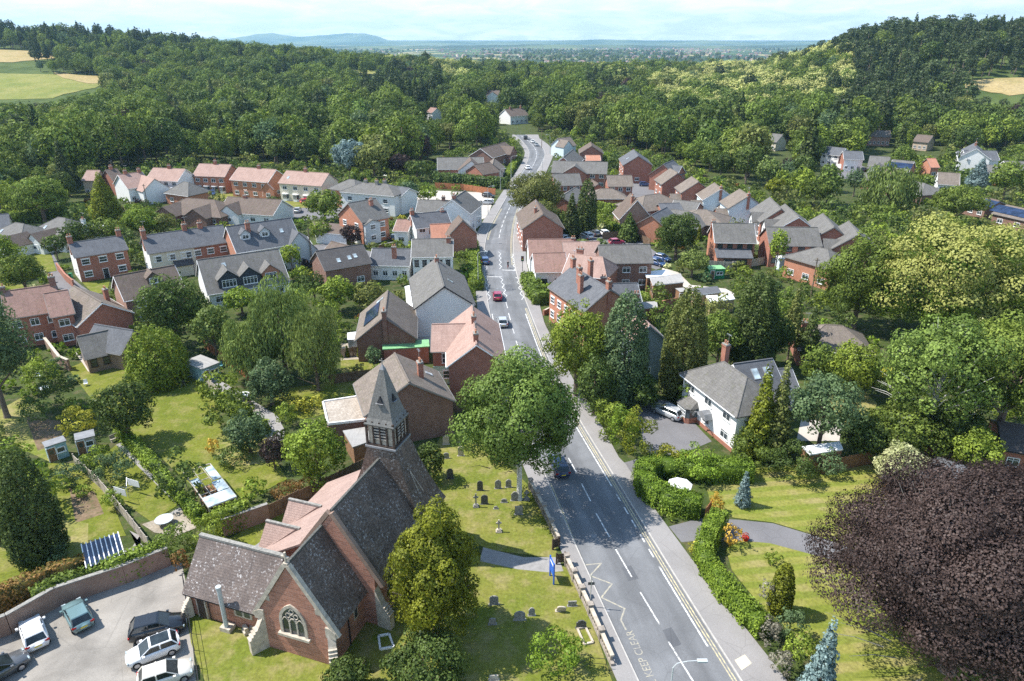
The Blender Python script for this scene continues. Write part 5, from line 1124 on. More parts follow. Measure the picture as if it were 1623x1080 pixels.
# far estate
G1 = 'brick estate houses beyond the roadside trees'
E_ = [('plain brick block with long brown grey roof nearest the big roadside tree', (877, 277), (917, 276), 7.6, 8, 5.0, 'F=4x2'), ('wide brick house with grey roof and central cross gable', (878, 256), (962, 258), 7.8, 11, 5.0, 'F=6x2'),
      ('brick house with steep grey gable at the bend', (893, 250), (908, 238), 8.0, 8, 5.0, ''), ('brick house with plain tan roof beside the tall cypresses', (963, 279), (1000, 279), 7.4, 8, 5.0, 'F=3x2'),
      ('small brick garage with pale roof beside the white van roof', (890, 312), (912, 298), 5.0, 7, 3.0, ''), ('pyramid roofed brick garages in front of the tan roofed house', (953, 300), (970, 300), 4.8, 8, 2.8, 'hip')]
for lb, a, b_, hr, W, he, o_ in E_:
    h(lb, a, b_, hr, W, he, 'brick_red', 'r_grey' if 'tan' not in lb else 'r_tan', 'hip' if o_ == 'hip' else 'gable', F=(o_[2:] or None) if o_.startswith('F') else None, group=G1, wings=([(.42, 'F', 8, 1.5, 5, 7.4, 'brick_red', 'r_grey', '1x1')] if 'cross' in lb else ()))
h('white house with steep roof at the far end of the road', (884, 220), (903, 218), 7.4, 8, 4.6, 'pale_blue', 'r_tan', F='2x1', L='1x1', wings=[(.1, 'F', 5, 2, 4.6, 7, 'pale_blue', 'r_tan')])
h('small brown roofed brick house behind the far hedge', (938, 232), (936, 226), 7.0, 9, 4.2, 'brick_brown', 'r_brown', L='1x1')
h('low brick annexe with orange tiles below the brown roofed house', (929, 247), (950, 247), 4.2, 6, 2.8, 'brick_red', 'r_orange', F='2x1')
h('tall brick gabled house with slate roof at the wood edge', (1012, 248), (1004, 238), 9.2, 9.6, 6.2, 'brick_red', 'r_slate', L='1x1', B='3x2', sky=[('B', .4, .4)])
h('big brick house with slate hip and side garage', (1052, 261), (1067, 255), 8.6, 9, 5.2, 'brick_red', 'r_slate', L='1x0', B='2x2')
h('brick house end with slate roof behind the big slate hip', (1060, 262), (1080, 264), 7.8, 8, 5.2, 'brick_red', 'r_slate', F='3x1')
h('brick gable with tan roof in the middle of the estate', (1074, 275), (1062, 268), 8.0, 9, 4.8, 'brick_red', 'r_tan', L='1x0', B='2x2')
h('brick gable with tan roof and small brick garage at its side', (1107, 289), (1096, 281), 7.8, 9, 4.8, 'brick_red', 'r_tan', L='1x0', B='2x2', wings=[(.2, 'B', 4, 3, 2.6, 4, 'brick_red', 'r_tan')])
h('pale rendered gable with brick chimney stripe behind the white van', (1143, 300), (1132, 291), 7.6, 9, 4.6, 'pale_blue', 'r_tan', L='1x0', ch=[(.02, 0, .7)], wings=[(.2, 'B', 4, 3, 2.6, 4, 'brick_red', 'r_tan')])
h('pale rendered gable with brick chimney stripe beside the copper red tree', (1187, 311), (1172, 301), 7.8, 9.6, 4.6, 'pale_blue', 'r_tan', L='1x0', ch=[(.02, 0, .7)], wings=[(.2, 'B', 4, 3, 2.6, 4, 'brick_red', 'r_tan')])
h('brick gabled house with tan roof first in the stepped row of four', (1238, 332), (1220, 314), 8.2, 8.4, 5.0, 'brick_red', 'r_grey', L='1x0', B='3x2', gm='brick_red', wings=[(.35, 'B', 4, 1.5, 4.4, 6.2, 'white', 'r_grey', '1x2')])
h('brick gabled house with white boarded front second in the stepped row of four', (1266, 345), (1244, 325), 8.2, 9.6, 5.0, 'brick_red', 'r_grey', L='1x0', B='3x2', wings=[(.35, 'B', 4, 1.5, 4.4, 6.4, 'white', 'r_grey', '1x2')])
h('brick gabled house with white gablet third in the stepped row of four', (1322, 361), (1304, 340), 8.2, 9.4, 5.0, 'brick_red', 'r_grey', L='1x0', B='3x2', wings=[(.2, 'B', 3.6, 1.8, 4.2, 6, 'white', 'r_grey', '1x1')])
h('brick gabled house with white gablet last in the stepped row of four', (1362, 372), (1345, 352), 8.0, 9, 4.8, 'brick_red', 'r_grey', L='1x0', B='3x2', wings=[(.2, 'B', 3.6, 1.8, 4.2, 6, 'white', 'r_grey', '1x1')])
h('detached brick house with gable painted in sunlit orange, glazed lean-to and dark windows', (1131, 355), (1193, 356), 8.2, 8, 5.2, 'brick_red', 'r_grey', F='4x2', fr='trim_black', wk='n', gm='brick_orange', ch=[(.01, .6, .5)],  # sunlight on the end wall painted in with orange brick
  extra=lambda t, x0, x1, W, he, hr: (MB().solid([(x0 + .1, -W / 2 - 3, 0), (x1 - 1, -W / 2 - 3, 0), (x1 - 1, -W / 2, 0), (x0 + .1, -W / 2, 0), (x0 + .1, -W / 2 - 3, 2.4), (x1 - 1, -W / 2 - 3, 2.4), (x1 - 1, -W / 2, 3.5), (x0 + .1, -W / 2, 3.5)], [(0, 1, 5, 4), (1, 2, 6, 5), (3, 0, 4, 7)]).solid([(x0 - .1, -W / 2 - 3.2, 2.4), (x1 - .8, -W / 2 - 3.2, 2.4), (x1 - .8, -W / 2, 3.6), (x0 - .1, -W / 2, 3.6), (x0 - .1, -W / 2 - 3.2, 2.52), (x1 - .8, -W / 2 - 3.2, 2.52), (x1 - .8, -W / 2, 3.72), (x0 - .1, -W / 2, 3.72)], [(0, 3, 2, 1), (4, 5, 6, 7), (0, 1, 5, 4), (1, 2, 6, 5), (2, 3, 7, 6), (3, 0, 4, 7)], 1).build('lean_to', ['brick_orange', 'r_slate'], t),
   link('patio_doors', window_mesh(5.0, 2.1, 'trim_black'), t, ((x0 + x1) / 2 - .3, -W / 2 - 3.05, .1))))
h('brick house with long grey roof and pale blue sunroom behind the leafy tree', (1216, 361), (1294, 362), 7.8, 8.2, 5.0, 'brick_red', 'r_grey', F='4x2', fr='trim_black', wings=[(.45, 'F', 6.5, 3, 2.6, 3.0, 'pale_blue', 'sheet_white', '2x1')])
h('brick bungalow with hipped brown roof beside the big oak', (1297, 393), (1312, 397), 6.6, 8.6, 4.4, 'brick_orange', 'r_grey', 'hip', F='3x1', L='3x1')
# far east group
h('row house end with slate roof and brick gable at the top of the east estate', (1312, 233), (1340, 236), 6.8, 9, 4.6, 'white', 'r_slate', F='3x2'); h('brick ended house with grey roof in the east estate', (1337, 240), (1366, 241), 6.8, 9, 4.6, 'white', 'r_slate', F='3x1', gm='brick_red')
h('bungalow with slate roof and white garage doors in the east estate', (1380, 248), (1410, 250), 6.0, 10, 3.2, 'brick_orange', 'r_grey', F='3x1g', wings=[(.5, 'F', 6, 3, 2.8, 4.4, 'white', 'r_grey', '1x1')]); h('bungalow with a dark solar array on its grey roof', (1416, 254), (1448, 257), 6.0, 10, 3.2, 'brick_orange', 'r_grey', F='3x1', sol=[('F', .45, .5, 8, 3)])
h('low grey roofed garage block in front of the solar bungalow', (1370, 275), (1402, 278), 4.4, 8, 2.7, 'brick_orange', 'r_grey', F='3x1'); h('long low house on the wooded slope', (1376, 207), (1410, 208), 6.4, 9, 4.2, 'brick_pink', 'r_tan', F='5x1')
h('white gabled house with slate wings and one chimney on the east edge', (1548, 236), (1544, 228), 8.4, 10, 5, 'white', 'r_slate', L='1x0', ch=[(.5, 0, 1.4)], wings=[]); h('slate roofed wing behind the white gabled house', (1528, 239), (1578, 240), 7.0, 8, 4.4, 'white', 'r_slate', F='4x1')
h('white gabled bungalow with tan roof beside the blue cedar', (1488, 274), (1520, 276), 5.8, 9, 3, 'white', 'r_tan', F='2x1', L='1x0'); h('grey hipped roof half hidden by the weeping tree', (1445, 287), (1466, 292), 5.0, 10, 2.8, 'brick_brown', 'r_grey', 'hip')
h('long low roof carrying a blue black solar array', (1540, 309), (1583, 319), 4.8, 8, 3, 'brick_brown', 'r_brown', sol=[('F', .5, .5, 11, 3.2)], F='3x1'); h('wide low roof with the nearer long solar array', (1596, 326), (1680, 344), 4.8, 9, 3, 'brick_brown', 'r_tan', sol=[('F', .45, .5, 16, 3.6)], F='3x1')
h('low grey roofs along the far east edge', (1592, 256), (1650, 258), 5.4, 9, 3, 'brick_brown', 'r_grey', F='4x1'); h('small orange brick house beside the golden conifer', (1470, 252), (1482, 252), 6.2, 7, 3.8, 'brick_orange', 'r_orange', F='1x1')
h('pale grey roofs glimpsed at the foot of the chestnut wood', (1222, 212), (1240, 214), 6.8, 8, 4, 'cream', 'r_grey', F='2x1')
# white house with the drive
h('white roughcast house with hipped weathered slate roof and leaded windows', (1147, 575), (1184, 600), 7.9, 6.8, 5.4, 'white', 'r_grey', 'hip', F='3x2', L='2x1', ch=[(.12, 1.6, 1.6)], cm='brick_red', hipL=True, hipR=True, oh=.5,
  extra=lambda t, x0, x1, W, he, hr: (
   (lambda b: (b.prism([(-1.3, 0), (-1.3, -1.2), (-.9, -1.6), (.9, -1.6), (1.3, -1.2), (1.3, 0)], 0, .8, 0), b.prism([(-1.3, 0), (-1.3, -1.2), (-.9, -1.6), (.9, -1.6), (1.3, -1.2), (1.3, 0)], .8, 2.2, 1), b.solid([(-1.5, 0, 2.2), (-1.5, -1.3, 2.2), (-1, -1.8, 2.2), (1, -1.8, 2.2), (1.5, -1.3, 2.2), (1.5, 0, 2.2), (-1, 0, 2.9), (1, 0, 2.9)], [(0, 1, 6), (1, 2, 6), (2, 3, 7, 6), (3, 4, 7), (4, 5, 7), (5, 4, 3, 2, 1, 0)], 2),
     [b.box(-.9 + k * .3 - .03, -.9 + k * .3 + .03, -1.66, -1.58, .8, 2.2, 3) for k in range(7)], [b.box(-.95, .95, -1.65, -1.58, z, z + .05, 3) for z in (.85, 1.3, 1.75, 2.15)], b.build('bay_window', ['brick_red', 'glass', 'r_grey', 'trim_white'], t, loc=(x0 + 2.6, -W / 2, 0))))(MB()),
   (lambda b: (b.tube([(-.9, -.6, 2.2), (-.6, -.6, 2.8), (0, -.6, 3.1), (.6, -.6, 2.8), (.9, -.6, 2.2)], .06, 5), b.xprism([(-.95, 2.2), (-.6, 2.85), (0, 3.15), (.6, 2.85), (.95, 2.2)], 0, 1.1, 0, axis='y'), b.build('porch', 'lead', t, loc=(x0 + 6.2, -W / 2 - 1.1, 0))))(MB()),
   MB().box(x0 + .1, x1 - .1, -W / 2 - .06, -W / 2 + .02, -.1, .55).build('brick_plinth', 'brick_red', t)))
h('rear wing of the white house with blue slates and two roof lights', (1165, 579), (1222, 571), 7.6, 6.5, 5.0, 'white', 'r_slate', F='3x1', sky=[('F', .42, .6, 1.0, 1.6), ('F', .75, .6, 1.0, 1.6)])
h('low slate outhouse beside the rear wing of the white house', (1228, 587), (1252, 586), 5.0, 5, 3.6, 'white', 'r_slate', F='1x1')
h('brown roofed bungalow glimpsed between the garden trees', (1308, 516), (1335, 518), 5.4, 8, 2.9, 'brick_red', 'r_tan', 'hip', F='3x1', ch=[(.1, 0, .4)])
h('small grey roofed summerhouse half hidden by the copper beech', (1468, 752), (1474, 756), 3.6, 5, 2.3, 'timber_brown', 'r_slate', 'hip', F='1x1', cat='summerhouse', name='summerhouse'); h('second grey roofed summerhouse beside the copper beech', (1517, 737), (1527, 741), 3.8, 5, 2.3, 'timber_brown', 'r_slate', 'hip', F='1x1', cat='summerhouse', name='summerhouse')
h('dark brick garage at the garden edge behind the fence', (1585, 672), (1700, 690), 4.4, 7, 3.0, 'brick_red', 'r_dark', F='3x1', trim='trim_black')
flatbuilding('small pavilion with pale flat roof under the pine', [(1272, 708), (1330, 700), (1335, 712), (1285, 720)], 2.7, 'timber_brown', 'sheet_white', parapet=0)
h('brick hall standing just outside the car park corner, its shadow on the tarmac', (-215, 1010), (-165, 1190), 7.2, 6.5, 5.2, 'brick_red', 'r_grey', prot=False)
h('small brick garage with tan roof between the middle estate gables', (1098, 305), (1090, 299), 4.6, 5, 2.7, 'brick_red', 'r_tan', L='1x0'); h('small brick garage with tan roof before the first pale gable', (1128, 313), (1119, 307), 4.6, 5, 2.7, 'brick_red', 'r_tan', L='1x0')
h('small brick garage with tan roof between the two pale gables', (1161, 322), (1150, 315), 4.6, 5, 2.7, 'brick_red', 'r_tan', L='1x0'); h('little brick porch building with brown roof below the crossing cypresses', (948, 292), (938, 286), 5.2, 6, 3.2, 'brick_red', 'r_brown', L='1x1')
h('hipped brown roof behind the golden green tree', (1408, 268), (1424, 270), 4.8, 8, 2.8, 'brick_brown', 'r_brown', 'hip', F='2x1'); h('white rendered bungalow half buried in trees at the east edge', (1560, 262), (1590, 264), 5.2, 8, 3, 'white', 'r_grey', F='3x1')
h('pair of grey roofs above the east estate by the tall pines', (1455, 214), (1478, 216), 6.2, 8, 3.8, 'buff', 'r_brown', F='3x1')
# ---------------------------------------------------------------- boundary walls, fences, hedges
def wall_line(name, label, cat, pxs, h, t, mt, post=0, pm=None, cap=None, group=None, panel=False):
    P = [at(*p) for p in pxs]; c = P[0]; t_ = thing(name, label, cat, c, 0, group); b = MB(); pb = []; cb = MB()
    for i in range(len(P) - 1):
        a, d = P[i] - c, P[i + 1] - c; L = (d - a).length; M4 = Matrix.Translation(a) @ Matrix.Rotation(math.atan2((d - a).y, (d - a).x), 4, 'Z')
        if panel:
            n = max(1, round(L / 1.83))
            for k in range(n):
                x0, x1 = L * k / n, L * (k + 1) / n; dz = RNG.uniform(-.05, .05)
                nb = max(3, int((x1 - x0) / .15))
                for q in range(nb): b.box(x0 + (x1 - x0) * q / nb + .01, x0 + (x1 - x0) * (q + 1) / nb - .006, -.02 - (q % 2) * .018, .012, .05, h + dz - .02 * (q % 3 == 0), 0, M4)
        else: b.box(0, L, -t / 2, t / 2, -.1, h, 0, M4)
        if cap: cb.box(0, L, -t / 2 - .05, t / 2 + .05, h + .003, h + .09, 0, M4)
        if post:
            n = max(1, round(L / post))
            for k in range(n + (i == len(P) - 2)):
                q = MB(); w2 = max(.05, t / 2 + .06) if not panel else .055; q.box(L * k / n - w2, L * k / n + w2, -w2, w2, -.1, h + .12, 0, M4); pb.append(q)
    b.build('panels' if panel else 'wall', mt, t_)
    if cap: cb.build('coping', cap, t_)
    for q in pb: q.build('post', pm or mt, t_)
    return t_
# churchyard boundary: pale pierced wall with piers
def churchwall(label, pxs):
    P = [at(*p) for p in pxs]; c = P[0]; t_ = thing('churchyard_wall', label, 'wall', c); 
    b, cp = MB(), MB(); piers = []
    for i in range(len(P) - 1):
        a, d = P[i] - c, P[i + 1] - c; L = (d - a).length; M4 = Matrix.Translation(a) @ Matrix.Rotation(math.atan2((d - a).y, (d - a).x), 4, 'Z')
        b.box(0, L, -.15, .15, -.1, .38, 0, M4); n = max(1, round(L / 2.3)); s = L / n
        for k in range(n):
            q = MB(); q.box(k * s - .2, k * s + .2, -.21, .21, -.1, 1.22, 0, M4); q.box(k * s - .25, k * s + .25, -.26, .26, 1.22, 1.34, 0, M4); piers.append(q)
            m_ = max(2, int(s / .42))
            for j in range(m_): x = k * s + .25 + (s - .5) * (j + .5) / m_; b.box(x - .085, x + .085, -.09, .09, .38, .92, 0, M4)
            cp.box(k * s + .2, (k + 1) * s - .2, -.16, .16, .92, 1.08, 0, M4)
    b.build('wall', 'stone_wall', t_); cp.build('coping', 'stone_pale', t_)
    for q in piers: q.build('pier', 'stone_wall', t_)
churchwall('pale pierced churchyard wall under the tree above the path gate', [(841, 775), (862, 815), (886, 866)]); churchwall('pale pierced churchyard wall running down the road below the path gate', [(898, 896), (935, 975), (971, 1058)])
def gate(label, p0, p1):
    a, b_ = at(*p0), at(*p1); L = (b_ - a).length; t_ = thing('wooden_gate', label, 'gate', a, math.atan2((b_ - a).y, (b_ - a).x)); b = MB()
    for x in (0, L): b.box(x - .07, x + .07, -.07, .07, 0, 1.35)
    b.build('gate_post', 'timber_dark', t_); b = MB()
    for z in (.2, .7, 1.1): b.box(.08, L - .08, -.03, .03, z, z + .1)
    for k in range(7): x = .15 + (L - .3) * k / 6; b.box(x - .035, x + .035, -.02, .02, .2, 1.15)
    b.build('gate_leaf', 'timber_dark', t_)
gate('dark timber churchyard gate leaf on the uphill side of the path', (876, 872), (886, 868)); gate('dark timber churchyard gate leaf on the lower side of the path', (882, 895), (895, 893))
wall_line('brick_wall', 'high old brick wall between the car park and the gardens', 'wall', [(-60, 1032), (19, 1004), (94, 960), (201, 924), (271, 895)], 2.0, .3, 'brick_old', 0, cap='stone_grey')
wall_line('brick_wall', 'old brick wall behind the church lawn', 'wall', [(355, 850), (428, 824)], 2.0, .3, 'brick_old', 0, cap='stone_grey')
wall_line('panel_fence', 'tall weathered board fence between the gardens and the church lawn', 'fence', [(428, 824), (520, 780), (600, 738)], 1.9, .1, 'fence_brown', 1.83, panel=True)
wall_line('panel_fence', 'long pale slatted fence between the narrow gardens', 'fence', [(120, 738), (160, 775), (205, 830), (238, 872)], 1.5, .1, 'fence_pale', 1.83, panel=True)
wall_line('panel_fence', 'white sided fence along the big lawn', 'fence', [(305, 592), (330, 613), (353, 634)], 1.5, .1, 'fence_pale', 1.83, panel=True)
wall_line('panel_fence', 'orange stained fence beside the felt roofed garden shed', 'fence', [(325, 552), (352, 572), (390, 600), (405, 615)], 1.5, .1, 'fence_red', 1.83, panel=True)
wall_line('panel_fence', 'dark fence behind the lawn with two small cypresses', 'fence', [(540, 568), (600, 560), (625, 556)], 1.6, .1, 'fence_brown', 1.83, panel=True)
wall_line('panel_fence', 'dark fence across the shaded garden below the small lawn', 'fence', [(522, 610), (590, 600), (640, 592)], 1.6, .1, 'fence_brown', 1.83, panel=True)
wall_line('panel_fence', 'fence of vertical boards behind the striped lawn', 'fence', [(1302, 752), (1380, 736), (1450, 722), (1510, 712)], 1.8, .1, 'timber_brown', 1.83, panel=True)
wall_line('panel_fence', 'dark board fence under the trees at the lawn corner', 'fence', [(1575, 712), (1680, 735)], 2.4, .1, 'fence_brown', 1.83, panel=True)
wall_line('panel_fence', 'orange brown fence round the pub car park', 'fence', [(690, 299), (735, 302), (785, 309)], 2.0, .1, 'fence_red', 1.83, panel=True)
wall_line('panel_fence', 'grey panel fence round the terrace car park', 'fence', [(955, 380), (1000, 377), (1030, 390)], 1.8, .1, 'fence_brown', 1.83, panel=True)
wall_line('panel_fence', 'garden fence behind the detached brick house', 'fence', [(1105, 425), (1160, 428), (1210, 420)], 1.8, .1, 'fence_pale', 1.83, panel=True)
wall_line('panel_fence', 'orange fence panels hiding behind the big clipped hedge', 'fence', [(1043, 802), (1068, 812), (1098, 822)], 1.5, .1, 'fence_red', 1.83, panel=True)
wall_line('drive_gate', 'open orange boarded drive gate between the clipped hedges', 'gate', [(1116, 826), (1126, 812)], 1.6, .1, 'fence_red', 0, panel=True)
wall_line('brick_wall', 'low brick garden wall in front of the terrace', 'wall', [(862, 500), (878, 492), (905, 530)], .9, .25, 'brick_red', 3, cap='stone_pale')
wall_line('brick_wall', 'low brick wall along the lane by the orange gabled house', 'wall', [(600, 394), (640, 386), (650, 384)], .8, .25, 'brick_red', 0, cap='stone_grey')
wall_line('yard_wall', 'pale topped old yard wall beside the brick barn', 'wall', [(75, 552), (98, 582), (112, 588)], 1.8, .3, 'brick_old', 0, cap='stone_pale')
wall_line('brick_wall', 'high brick wall behind the terrace yards', 'wall', [(988, 500), (1035, 498), (1070, 490)], 2.2, .3, 'brick_red', 0)
wall_line('brick_wall', 'brick wall and bins edge beside the red brick villa', 'wall', [(92, 428), (106, 446), (118, 456)], 1.6, .3, 'brick_red', 0)
wall_line('board_fence', 'dark fence behind the church gable shed', 'fence', [(690, 665), (720, 655), (745, 650)], 1.8, .1, 'fence_brown', 1.83, panel=True)
def railing(label, pxs, h=1.2, gap=2.2):
    P = [at(*p) for p in pxs]; c = P[0]; t_ = thing('railing', label, 'railing', c)
    for i in range(len(P) - 1):
        a, d = P[i] - c, P[i + 1] - c; L = (d - a).length; u = (d - a) / L; n = max(1, round(L / gap))
        for k in range(n + 1): p = a + u * L * k / n; MB().tube([p, p + Vector((0, 0, h))], .03, 5).build('post', 'trim_black', t_)
        b = MB()
        for z in (h * .5, h - .03): b.tube([a + Vector((0, 0, z)), d + Vector((0, 0, z))], .022, 5)
        b.build('rail', 'trim_black', t_)
railing('thin black iron railing between the car park and the church grass', [(292, 925), (300, 980), (313, 1060), (318, 1100)]); railing('black iron railing in the shade at the churchyard corner', [(885, 1085), (935, 1060), (960, 1062)])
HG = 'clipped garden hedges'
hedge('tall clipped hedge curling round the parasol corner', [(1188, 760), (1130, 758), (1080, 757), (1042, 752), (1024, 756), (1017, 770), (1026, 790), (1048, 802), (1080, 812), (1108, 818)], 2.3, 2.2, 'privet', .15)
hedge('clipped roadside hedge running from the drive to the grey shrubs', [(1138, 832), (1122, 862), (1112, 888), (1122, 912), (1155, 955), (1190, 992), (1207, 1008)], 1.9, 1.7, 'privet', .14)
hedge('long bright green hedge with a mossy top beside the garden path', [(192, 692), (235, 735), (280, 790), (318, 830)], 1.7, 1.1, 'lime', .2)
hedge('red tipped photinia hedge above the car park wall', [(-40, 985), (30, 962), (90, 932), (140, 914)], 2.5, 1.2, 'rust', .2)
hedge('ivy covering the end of the car park wall', [(172, 926), (215, 910), (264, 890)], 2.4, 1.2, 'lime', .2)
hedge('dark hedge along the top of the churchyard by the blank gable', [(632, 700), (668, 686), (715, 668)], 1.6, 1.3, 'lime', .25)
hedge('green hedge between the big lawn and the narrow path garden', [(352, 640), (385, 665), (420, 690)], 1.7, 1.6, 'lime', .25)
hedge('long dark clipped hedge in front of the care home', [(690, 290), (740, 294), (805, 300)], 3.4, 3, 'dark', .5)
hedge('bright hedge beside the hillside bungalows', [(20, 345 + 10), (60, 350), (110, 345)], 3.0, 3, 'lime', .5)
hedge('trimmed hedge behind the crossing car park', [(925, 352), (965, 362), (995, 372)], 2.2, 2, 'lime', .45); hedge('trimmed hedge beside the stone hall', [(945, 335), (985, 338)], 2.4, 2.2, 'lime', .45)
hedge('dense hedge beside the solar bungalow', [(1425, 288), (1490, 292)], 2.5, 2.5, 'lime', .5); hedge('low hedge on the roadside bank', [(805, 282), (812, 268), (822, 252)], 1.6, 2, 'lime', .5)
hedge('garden hedge behind the plain white road house', [(748, 392), (752, 430), (756, 462)], 1.9, 2.6, 'lime', .35); hedge('shrub bank by the brick terrace front', [(838, 448), (848, 470), (858, 484)], 2.2, 3.2, 'oak', .35)
hedge('leafy shrubs spilling down the middle of the car park wall', [(60, 966), (100, 948), (150, 930), (176, 922)], 2.2, 1.0, 'oak', .2)
hedge('hedge on the wall behind the church lawn', [(345, 845), (372, 838), (395, 826)], 2.6, 1.4, 'lime', .2)
# ---------------------------------------------------------------- trees one can name
T = tree
T('large silvery green birch on the churchyard bank overhanging the road', 823, 553, 792, 195, 'birch', 'birch', leaf=.22, z0f=.20, bark='birch_bark', k=2.1, tr=.30, n=9, tw=50, twm='bark')
T('golden tipped yew standing close against the church', 692, 798, 1005, 184, 'yew', 'oak', leaf=.17, z0f=.0, k=1.7, name='yew_tree', nl=80, taper=.5)
T('dark green yew in the foreground below the golden yew', 676, 1012, 1095, 135, 'dark', 'oak', leaf=.17, z0f=.0, k=1.7, name='yew_tree'); T('low dark yew at the foot of the church gable', 556, 1050, 1100, 88, 'dark', 'oak', leaf=.17, z0f=.0, name='yew_tree')
T('weeping willow, low crown facing the broad dark tree', 405, 512, 604, 88, 'willow', 'willow', leaf=.30, z0f=.08); T('weeping willow with trailing curtain nearest the small lawn', 505, 488, 620, 86, 'willow', 'willow', leaf=.30, z0f=.04); T('weeping willow, tallest crown standing between the other two', 455, 436, 600, 104, 'willow', 'willow', leaf=.31, z0f=.06)
T('dark broad tree standing alone by the arched dormer house', 285, 434, 552, 112, 'dark', 'oak', leaf=.31, z0f=.1); T('clipped dense laurel beside the brick barn', 256, 520, 606, 92, 'lime', 'column', leaf=.26, z0f=.0, name='laurel_tree'); T('dark holly casting a shadow across the big lawn', 208, 598, 700, 92, 'dark', 'oak', leaf=.24, z0f=.12)
T('tall grey green tree at the edge of the picture beside the barn yard', 12, 462, 662, 130, 'bluegreen', 'oak', leaf=.25, z0f=.18); T('fat dark cypress in the bottom garden, front one of two', 68, 710, 886, 84, 'cypress', 'column', leaf=.19, z0f=.0); T('dark cypress behind the fat cypress, partly out of the picture', 4, 716, 850, 54, 'cypress', 'column', leaf=.19, z0f=.0)
T('pale feathery willow between the broad dark tree and the weeping willows', 345, 482, 570, 64, 'willow', 'birch', leaf=.34); T('light green tree with a rounded top behind the weeping willows', 470, 470, 520, 50, 'oak', 'round')
T('round clipped green tree above the terrace roofs', 231, 329, 380, 62, 'lime', 'dome', leaf=.31, z0f=.08); T('golden pyramid cypress beside the pink roofed houses', 172, 274, 352, 56, 'yew', 'cone', leaf=.35, z0f=.0); T('tall open green tree behind the bungalow hedge', 72, 278, 352, 96, 'oak', 'oak')
T('leafy green tree over the side lane', 44, 402, 468, 74, 'oak', 'oak'); T('yellowish tree leaning over the lane corner', 8, 372, 440, 70, 'lime', 'oak'); T('small green tree at the lane end', 92, 372, 412, 34, 'dark', 'round')
T('dark shrubby tree between the pyramid cypress and the terrace', 130, 352, 398, 54, 'dark', 'round'); T('dark leafy tree above the pyramid roofed bungalow', 178, 345, 392, 52, 'oak', 'round'); T('pale flowering tree behind the terrace', 262, 338, 378, 40, 'olive', 'round')
T('dark purple plum in front of the orange gabled house', 558, 356, 392, 36, 'copper', 'round', leaf=.34); T('upright dark tree beside the lane car', 516, 303, 352, 62, 'oak', 'oak'); T('large silvery blue cedar behind the villa', 556, 221, 284, 58, 'blue', 'oak', leaf=.7); T('olive green ash between the blue cedar and the purple tree', 594, 224, 286, 62, 'olive', 'oak')
T('dark purple tree behind the villa garden', 634, 242, 284, 40, 'copper', 'oak'); T('dense dark holly beside the care home hedge', 661, 254, 288, 40, 'dark', 'round'); T('round bright bush tree behind the villa rear wing', 679, 294, 322, 34, 'lime', 'round'); T('dark clump of trees beside the villa garden', 650, 288, 322, 34, 'bluegreen', 'round')
T('big round olive tree leaning over the main road', 848, 271, 352, 92, 'olive', 'oak', leaf=.35, z0f=.12, k=1.6); T('lower bough tree at the foot of the big road tree', 862, 318, 372, 48, 'olive', 'oak', leaf=.35)
T('pointed dark cypress in front of the twin cypresses', 905, 305, 378, 36, 'cypress', 'cone', z0f=0); T('tall slim cypress behind the pointed cypress', 929, 283, 368, 32, 'cypress', 'column', z0f=0); T('broad conical conifer beside the crossing car park', 996, 337, 382, 38, 'dark', 'cone', z0f=0)
T('round dark oak standing behind the crossing shops', 1070, 332, 412, 74, 'dark', 'oak', leaf=.31, z0f=.1, k=1.8); T('small narrow golden conifer beside the brick house', 1107, 357, 382, 10, 'yew', 'cone', z0f=0); T('scraggy olive shrub tree below the round oak', 1096, 398, 440, 52, 'willow', 'oak')
T('bright green maple hanging over the footway', 912, 477, 628, 112, 'lime', 'oak', leaf=.25, z0f=.14); T('dark blue green cedar column beside the maple', 985, 458, 640, 76, 'bluegreen', 'column', leaf=.25, z0f=.0); T('tall bushy conifer between the blue gable and the chimney house', 1078, 453, 630, 72, 'olive', 'column', leaf=.25, z0f=.0)
T('massive dark cypress column behind the white roughcast house', 1188, 430, 585, 72, 'cypress', 'column', leaf=.25, z0f=.0); T('green tree between the two tall conifers', 1135, 490, 590, 72, 'oak', 'oak', leaf=.26); T('dark thicket tree below the cedar column', 940, 560, 660, 70, 'dark', 'oak', leaf=.26, z0f=0); T('dark thicket tree beside the drive', 1012, 590, 648, 66, 'dark', 'oak', leaf=.26, z0f=0)
T('thin drooping spruce, taller of the pair', 1248, 452, 570, 46, 'olive', 'spruce', leaf=.26); T('thin drooping spruce, shorter of the pair', 1277, 486, 580, 42, 'cypress', 'spruce', leaf=.26); T('rounded shrub tree beside the brown roofed bungalow', 1225, 500, 580, 50, 'dark', 'oak', leaf=.26)
T('huge tree covered in cream yellow blossom', 1482, 343, 560, 232, 'bloomtree', 'bloom', leaf=.30, z0f=.15, k=1.5, n=9); T('wide green tree to the side of the blossom tree', 1352, 372, 520, 128, 'oak', 'oak', leaf=.31, z0f=.06, k=1.7); T('large green tree on the far side of the blossom tree', 1625, 360, 540, 120, 'oak', 'oak', leaf=.31); T('dark open conifer behind the blossom tree', 1592, 430, 560, 70, 'pine', 'spruce', leaf=.31)
T('round pale green tree on the scrubland', 1510, 297, 358, 84, 'oak', 'dome', leaf=.35); T('weeping silvery tree on the scrubland', 1402, 272, 342, 92, 'willow', 'willow', leaf=.6, z0f=.05); T('silver blue cedar beside the white gabled bungalow', 1545, 250, 306, 46, 'blue', 'spruce', leaf=.5); T('green tree beside the solar roofs', 1588, 255, 318, 58, 'oak', 'oak')
